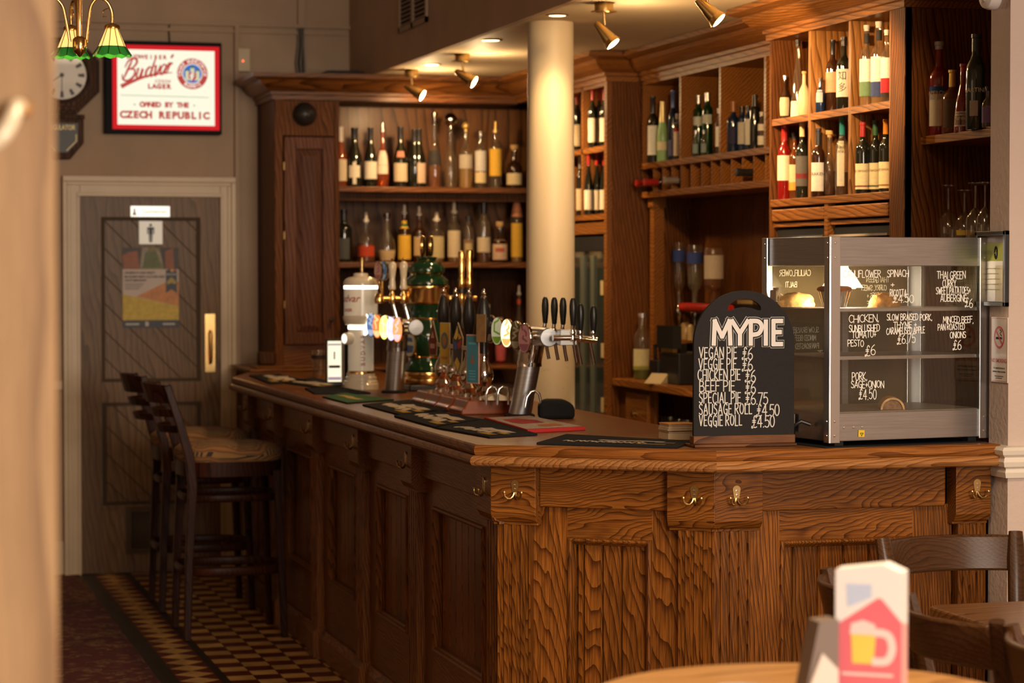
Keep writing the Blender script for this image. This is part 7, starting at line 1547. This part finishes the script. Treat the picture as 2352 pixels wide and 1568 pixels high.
def stool(loc, label):
    """local: faces +X (to the bar); origin on floor under the seat centre"""
    t = thing('bar_stool', label, 'bar stool', loc, 0, 'bar stools at the counter'); I = Matrix.Translation(loc)
    sh = .80
    for s in (-1, 1):      # back legs run up into the back posts
        mb = MB(I); mb.tube([(-.215,s*.205,.0005),(-.205,s*.20,.35),(-.188,s*.195,.68),(-.20,s*.192,.80),(-.245,s*.19,.96),(-.297,s*.185,1.118)], [.021,.024,.028,.028,.025,.022], 4, tw=PI/4, sm=False); mb.build('back_leg', mahog, t, bevel=.004)
        mb = MB(I); mb.tube([(.215,s*.20,.0005),(.200,s*.188,.4),(.185,s*.178,sh-.06)], [.020,.023,.027], 4, tw=PI/4, sm=False); mb.build('front_leg', mahog, t, bevel=.004)
    mb = MB(I); mb.b = 2
    n = 28; ring = []
    for i in range(n): a = 2*PI*i/n; ring.append((.228*math.copysign(abs(math.cos(a))**.62, math.cos(a)), (.205-.012*math.cos(a))*math.copysign(abs(math.sin(a))**.62, math.sin(a))))
    mb.prism(ring, sh-.085, sh-.02, (0,1,2), smooth=True); mb.build('seat_rail', mahog, t)
    mb = MB(I); pr = [(.985,sh-.02),(1.04,sh+.004),(1.03,sh+.028),(.93,sh+.046),(.6,sh+.058),(.0,sh+.062)]
    vs = [(x*k, y*k, z) for k, z in pr[:-1] for x, y in ring] + [(0,0,sh+.062)]
    fs = [(j*n+i, j*n+(i+1)%n, (j+1)*n+(i+1)%n, (j+1)*n+i) for j in range(len(pr)-2) for i in range(n)] + [((len(pr)-2)*n+i, (len(pr)-2)*n+(i+1)%n, len(vs)-1) for i in range(n)] + [tuple(range(n))[::-1]]
    mb.add(vs, fs, True); mb.build('seat_cushion', fabric, t)
    def ringrail(z, k, r, nm):
        mb = MB(I); mb.tube([(x*k, y*k, z) for x, y in ring], r, 8, closed=True, ry=1.6); mb.build(nm, mahog, t)
    ringrail(.62, .93, .011, 'upper_ring'); ringrail(.30, .99, .013, 'foot_ring')
    for k_, (z, h, bx) in enumerate(((.925,.034,-.230),(.995,.036,-.252),(1.078,.078,-.283))):
        mb = MB(I); m = 9; vs = []
        for i in range(m):
            u = -1+2*i/(m-1); y = u*.188; off = -.085*(1-u*u)
            for dz in (-h/2, h/2):
                for th in (-.009, .009): vs.append((bx+off+th-dz*.33, y, z+dz+(.012*(1-u*u) if k_ == 2 and dz > 0 else 0)))
        fs = []
        for i in range(m-1): a = i*4; b = a+4; fs += [(a,a+1,b+1,b),(a+2,b+2,b+3,a+3),(a,b,b+2,a+2),(a+1,a+3,b+3,b+1)]
        fs += [(0,2,3,1), ((m-1)*4,(m-1)*4+1,(m-1)*4+3,(m-1)*4+2)]
        mb.add(vs, fs, False); mb.build('crest_rail' if k_ == 2 else 'back_slat', mahog, t, bevel=.005, fix=True)
    return t
st1 = stool((1.625,10.72,0), 'nearer dark wooden bar stool with patterned fabric seat and ladder back')
st2 = dup(st1, (1.63,11.64,0), 0.0, 'farther dark bar stool, mostly hidden behind the nearer stool, by the toilet door')
# ------------------------------------------------------------------ pub chairs and tables on the right
def pub_chair(loc, rz, label):
    """local: faces +Y, back rest at -Y"""
    t = thing('pub_chair', label, 'chair', loc, rz, 'dark pub chairs round the small table'); I = WM[t.name]
    for s in (-1, 1):
        mb = MB(I); mb.tube([(s*.19,-.19,.0005),(s*.185,-.18,.44),(s*.195,-.20,.62),(s*.215,-.235,.80),(s*.222,-.25,.875)], [.016,.020,.021,.021,.016], 10, ry=1.35); mb.build('back_post', chairw, t)
        mb = MB(I); mb.tube([(s*.18,.20,.0005),(s*.185,.19,.42)], [.015,.019], 8); mb.build('front_leg', chairw, t)
    mb = MB(I); n = 26; ring = [((.225+.01*math.sin(a))*math.copysign(abs(math.cos(a))**.6, math.cos(a)), .225*math.copysign(abs(math.sin(a))**.6, math.sin(a))) for a in [2*PI*i/n for i in range(n)]]
    mb.prism(ring, .42, .455, (0,1,2), smooth=False); mb.build('seat', chairw, t, bevel=.01)
    for s in (-1, 1): mb = MB(I); mb.tube([(s*.185,-.185,.22),(s*.183,.195,.22)], .010, 8); mb.build('stretcher', chairw, t)
    mb = MB(I); mb.tube([(-.184,0,.22),(.184,0,.22)], .010, 8); mb.build('stretcher', chairw, t)
    for k_, (z, h, by) in enumerate(((.60,.045,-.205),(.815,.10,-.245))):
        mb = MB(I); m = 15; vs = []
        for i in range(m):
            u = -1+2*i/(m-1); x = u*(.19 if k_ == 0 else .212); off = -.075*(1-u*u)
            for dz in (-h/2, h/2):
                for th in (-.010, .010): vs.append((x, by+off+th-dz*.25, z+dz+(.0)))
        fs = []
        for i in range(m-1): a = i*4; b = a+4; fs += [(a,a+1,b+1,b),(a+2,b+2,b+3,a+3),(a,b,b+2,a+2),(a+1,a+3,b+3,b+1)]
        fs += [(0,2,3,1), ((m-1)*4,(m-1)*4+1,(m-1)*4+3,(m-1)*4+2)]
        mb.add(vs, fs, True); mb.build('crest_rail' if k_ else 'back_slat', chairw, t, bevel=.007, fix=True)
    return t
ch1 = pub_chair((3.02,5.98,0), math.radians(188), 'dark wooden pub chair behind the small table, curved back rails against the bar front')
ch2 = dup(ch1, (2.60,5.385,0), math.radians(-90), 'farthest of three dark chairs along the table side, crest end showing beside the leaflet block')
ch3 = dup(ch1, (2.595,4.885,0), math.radians(-90), 'middle of three dark chairs along the table side, curved crest rail in full view')
ch4 = dup(ch1, (2.60,4.385,0), math.radians(-90), 'nearest of three dark chairs, at the bottom right corner of the picture')
tb = thing('pub_table', 'dark polished wooden table between the pub chairs by the right wall', 'table', (3.07,5.0,0))
mb = MB(); mb.b = 2; mb.prism([(2.69,4.28),(2.72,4.25),(3.42,4.25),(3.45,4.28),(3.45,5.73),(3.42,5.76),(2.72,5.76),(2.69,5.73)], .722, .75); mb.build('table_top', tabled, tb, bevel=.006)
mb = MB(); mb.lathe([(.035,.02),(.03,.1),(.03,.68),(.06,.722)], (3.07,5.0,0), 18); mb.build('pedestal', blackm, tb)
mb = MB(); mb.lathe([(.20,0.0005),(.20,.015),(.05,.03),(.03,.04)], (3.07,5.0,0), 24); mb.build('foot', blackm, tb)
# ------------------------------------------------------------------ foreground: poseur table with leaflet holder, wooden post
pt = thing('poseur_table', 'round light wooden high table in the foreground at the bottom edge', 'table', (1.44,3.52,0))
mb = MB(); mb.b = 1; mb.lathe([(.05,.915),(.335,.915),(.348,.922),(.35,.932),(.346,.944),(.335,.95),(0,.95)], (1.44,3.52,0), 56); mb.build('table_top', tablew, pt)
mb = MB(); mb.lathe([(.03,.02),(.028,.9),(.07,.915)], (1.44,3.52,0), 18); mb.build('pedestal', blackm, pt)
mb = MB(); mb.lathe([(.24,0.0005),(.24,.012),(.05,.03),(.03,.04)], (1.44,3.52,0), 28); mb.build('foot', blackm, pt)
hl = thing('leaflet_holder', 'upright red and white beer leaflet block in the foreground', 'leaflet', (1.53,3.47,.95))
a_, b_ = onY(1930,1500,3.45), onY(2072,1500,3.45); w = b_.x-a_.x; zt = onY(1930,1312,3.45).z-.95; zpk = onY(2033,1293,3.45).z-.95
Mh = frame((a_.x, 3.47, .9506), (.82,-.57,0), (0,0,1)); pk = w*.72
mb = MB(Mh); mb.prism([(0,0),(w,0),(w,zt-.002),(pk,zpk),(0,zt)], -.05, 0); bx = mb.build('card_block', pm('leaf_white', (.86,.84,.84), .5), hl)
lr = pm('leaf_red', (.76,.17,.22), .5); 
mb = MB(Mh); mb.poly([(0,0),(w,0),(w,zt*.62),(pk*.98,zt*.79),(pk*.9,zt*.80),(0,zt*.58)], .0004); mb.build('red_panel', lr, bx)
mb = MB(Mh); mb.poly([(w*.18,zt*.72),(w*.55,zt*.80),(w*.55,zt*.90),(w*.16,zt*.90)], .0005); mb.build('blue_logo', pm('leaf_blue', (.52,.64,.86), .5), bx)
mb = MB(Mh); mb.poly([(w*.26,zt*.30),(w*.58,zt*.30),(w*.62,zt*.55),(w*.24,zt*.55)], .0008); mb.build('beer_mug', pm('leaf_beer', (.90,.66,.12), .5), bx)
mb = MB(Mh); mb.poly([(w*.22,zt*.52),(w*.62,zt*.52),(w*.60,zt*.60),(w*.42,zt*.63),(w*.24,zt*.60)], .0012); mb.ribbon(smooth([(w*.62,zt*.54),(w*.80,zt*.52),(w*.86,zt*.42),(w*.78,zt*.33),(w*.6,zt*.32)],4), w*.12, .0010)
for k in range(2): mb.ribbon([(w*.12,zt*(.22-k*.11)),(w*.86,zt*(.22-k*.11))], zt*.022, .001)
mb.build('white_print', pm('leaf_print', (.84,.70,.70), .5), bx)
Mr = Mh @ frame((w+.0004,0,0), (0,0,-1), (0,1,0)); mb = MB(Mr); mb.poly([(.002,.0),(.048,.0),(.048,zt*.58),(.002,zt*.62)], .0); mb.build('side_panel', pm('leaf_side', (.80,.42,.42), .5), bx)
nh = thing('napkin_holder', 'grey and white blurred napkin holder left of the leaflet block', 'napkin holder', (1.40,3.44,.95))
p0, p1 = onY(1848,1568,3.44), onY(1930,1568,3.44); zz = onY(1900,1425,3.44).z-.9506
mb = MB(faceY((p0.x,3.44,.9506))); ww = p1.x-p0.x; mb.prism([(0,0),(ww,0),(ww,zz),(ww*.45,zz*.98)], -.05, -.006); mb.build('dark_stand', pm('stand_dark', (.16,.12,.10), .35), nh)
mb = MB(faceY((p0.x,3.44,.9506))); mb.prism([(-.002,.001),(ww*.95,.001),(ww*.95,zz*.42),(ww*.5,zz*.62),(ww*.3,zz*.40)], -.006, .0); mb.build('white_card', pm('napkin', (.66,.62,.58), .7), nh)
c = onZ(1650,1572,.951); mb = MB(); mb.lathe([(.045,.0005),(.045,.002),(0,.002)], (0,0,0), 24); o = mb.build('beer_coaster', pm('coaster', (.46,.40,.38), .8, noise=.4, nscale=60)); rootmesh_t(o, 1.37, 3.62, .9502); tag(o, 'pale round beer mat on the foreground table', 'beer mat')
ps = thing('wooden_post', 'pale wooden post filling the left edge of the foreground', 'post', (.0,2.62,0))
e_ = onY(131,800,2.60); xe0 = e_.x
mb = MB(); mb.b = 1; mb.box((xe0-.30,2.60,.0),(xe0,2.70,3.5)); mb.build('post', postw, ps, bevel=.006)
hk_ = onY(30,280,2.58); mb = MB(); 
q = [onY(-40,345,2.545), onY(-5,322,2.535), onY(14,300,2.535), onY(28,270,2.545), onY(38,246,2.57), onY(46,243,2.60)]
mb.tube(smooth(q,4), .0085, 12); mb.build('coat_hook', pm('hook_cream', (.78,.68,.50), .25, coat=.4), ps)
mb = MB(frame(onY(52,248,2.6), (1,0,0), (0,0,1))); mb.lathe([(.010,0),(.010,.004),(.006,.007),(0,.0075)], seg=16); mb.build('hook_rose', brass, ps)
# ------------------------------------------------------------------ ceiling lamps
ZC_ = 2.637
bulb = emis('halogen', (1,.82,.50), 30.0); 
dnl = emis('downlight_glow', (1,.80,.45), 9.0)
def spot(name, P, aim, e, size=70, blend=.6, r=.03, col=(1,.63,.29)):
    l = bpy.data.lights.new(name, 'SPOT'); l.energy = e; l.spot_size = math.radians(size); l.spot_blend = blend; l.shadow_soft_size = r; l.color = col
    o = bpy.data.objects.new(name, l); COL.objects.link(o); o.location = P; o.rotation_euler = (Vector(aim)-Vector(P)).to_track_quat('-Z','Y').to_euler(); return o
for k, (px, py, lb, e) in enumerate(((1280,34,'recessed downlight in front of the white column',28),(1130,91,'middle recessed downlight of the three',28),(993,147,'farthest recessed downlight, near the back cornice',28))):
    p = onZ(px, py, ZC_); dl = thing('downlight', lb, 'downlight', (p.x,p.y,ZC_), group='downlights in the bar ceiling')
    mb = MB(); mb.lathe([(.028,0),(.045,-.001),(.046,-.004),(.040,-.006),(.030,-.003)], p, 28); mb.build('trim_ring', brassd, dl)
    mb = MB(); mb.lathe([(0,-.0042),(.033,-.0040),(.034,-.0005)], p, 24); mb.build('lamp', dnl, dl)
    spot('downlight_lamp', (p.x,p.y,ZC_-.03), (p.x+.1,p.y,0), e*1.0, 110, .8)
for k, (px, py, lb, e, aim) in enumerate(((1387,6,'brass ceiling spotlight right of the column',45,(3.62,8.4,2.0)),(1062,124,'brass ceiling spotlight, middle of the back bar',60,(3.5,11.3,1.9)),(945,160,'brass ceiling spotlight nearest the back cornice',26,(2.95,12.75,2.15)),(1622,-52,'brass ceiling spotlight cut off by the top edge',60,(3.62,9.6,2.1)))):
    p = onZ(px, py, ZC_); sp = thing('ceiling_spotlight', lb, 'spotlight', (p.x,p.y,ZC_), group='brass ceiling spotlights')
    mb = MB(); mb.lathe([(.034,0),(.036,-.004),(.036,-.032),(.030,-.038),(.0,-.038)], p, 24); mb.lathe([(.05,-.0335),(.05,-.036),(.0,-.036)], p, 24); mb.build('canopy', brassd, sp)
    mb = MB(); mb.tube([(p.x,p.y,ZC_-.036),(p.x+.004,p.y,ZC_-.085)], .005, 10); mb.build('stem', brass, sp)
    hz, dz = ((.62,-.78),(.84,-.52),(.84,-.50),(.70,-.70))[k]; d = Vector((RT.x*hz+FW.x*-.12, RT.y*hz+FW.y*-.12, dz)).normalized(); h0 = Vector((p.x-.025,p.y,ZC_-.085)); q_ = d.to_track_quat('Z','Y').to_matrix().to_4x4(); q_.translation = h0
    mb = MB(q_); mb.lathe([(.0,-.012),(.012,-.010),(.015,0),(.020,.03),(.026,.06),(.029,.085)], seg=20); mb.build('head', brassd, sp)
    mb = MB(q_); mb.lathe([(.024,.060),(.027,.072),(.034,.090),(.036,.094),(.033,.096)], seg=20); mb.build('reflector', brass, sp)
    mb = MB(q_); mb.lathe([(.032,.0945),(.02,.099),(0,.100)], seg=20); mb.build('bulb', bulb, sp)
    P = h0+d*.13; spot('spotlight_lamp', P, aim, e, 88, .75)
    l = bpy.data.lights.new('spill_lamp', 'POINT'); l.energy = 9.0; l.color = (1,.66,.32); l.shadow_soft_size = .04; lo = bpy.data.objects.new('spill_lamp', l); COL.objects.link(lo); lo.location = h0+d*.12+Vector((0,0,.01))
l = bpy.data.lights.new('warmer_lamp', 'POINT'); l.energy = 12.0; l.color = (1,.74,.42); l.shadow_soft_size = .03; lo = bpy.data.objects.new('warmer_lamp', l); COL.objects.link(lo); lo.location = Mw @ Vector((lx,ly,.435))
l = bpy.data.lights.new('under_counter_fill', 'POINT'); l.energy = 1.2; l.color = (1,.72,.4); l.shadow_soft_size = .05; lo = bpy.data.objects.new('under_counter_fill', l); COL.objects.link(lo); lo.location = (3.2,9.7,.98)  # unseen fill light added so the tumblers under the worktop show
def area(name, P, aim, sx_, sy_, e, col):
    l = bpy.data.lights.new(name, 'AREA'); l.shape = 'RECTANGLE'; l.size = sx_; l.size_y = sy_; l.energy = e; l.color = col
    o = bpy.data.objects.new(name, l); COL.objects.link(o); o.location = P; o.rotation_euler = (Vector(aim)-Vector(P)).to_track_quat('-Z','Y').to_euler(); return o
spot('spotlight_lamp', (2.95,7.40,2.5), (3.58,8.0,2.1), 45, 62, .6)
area('overhead_fill', (1.9,3.6,3.6), (1.9,3.9,0), 1.6, 1.2, 120, (1,.74,.46))  # unseen overhead area light, added to brighten the table tops
area('window_daylight', (2.5,-3.2,2.3), (2.6,8,1.0), 3.2, 2.2, 560, (1,.85,.70))
area('side_fill', (-3.6,5.5,2.3), (2,9.5,1.0), 3.0, 1.6, 16, (1,.70,.42))  # unseen warm fill light for the counter's left faces
# ------------------------------------------------------------------ world and colour
w = bpy.data.worlds.new('world'); SC.world = w; w.use_nodes = True
bg = w.node_tree.nodes['Background']; bg.inputs[0].default_value = (1,.72,.46,1); bg.inputs[1].default_value = .04
SC.view_settings.view_transform = 'Standard'; SC.view_settings.look = 'None'; SC.view_settings.exposure = 0.0
cy_s = SC.cycles
cy_s.max_bounces = 8; cy_s.diffuse_bounces = 3; cy_s.glossy_bounces = 3; cy_s.transmission_bounces = 4; cy_s.transparent_max_bounces = 16
cy_s.caustics_reflective = False; cy_s.caustics_refractive = False; cy_s.sample_clamp_indirect = 4.0
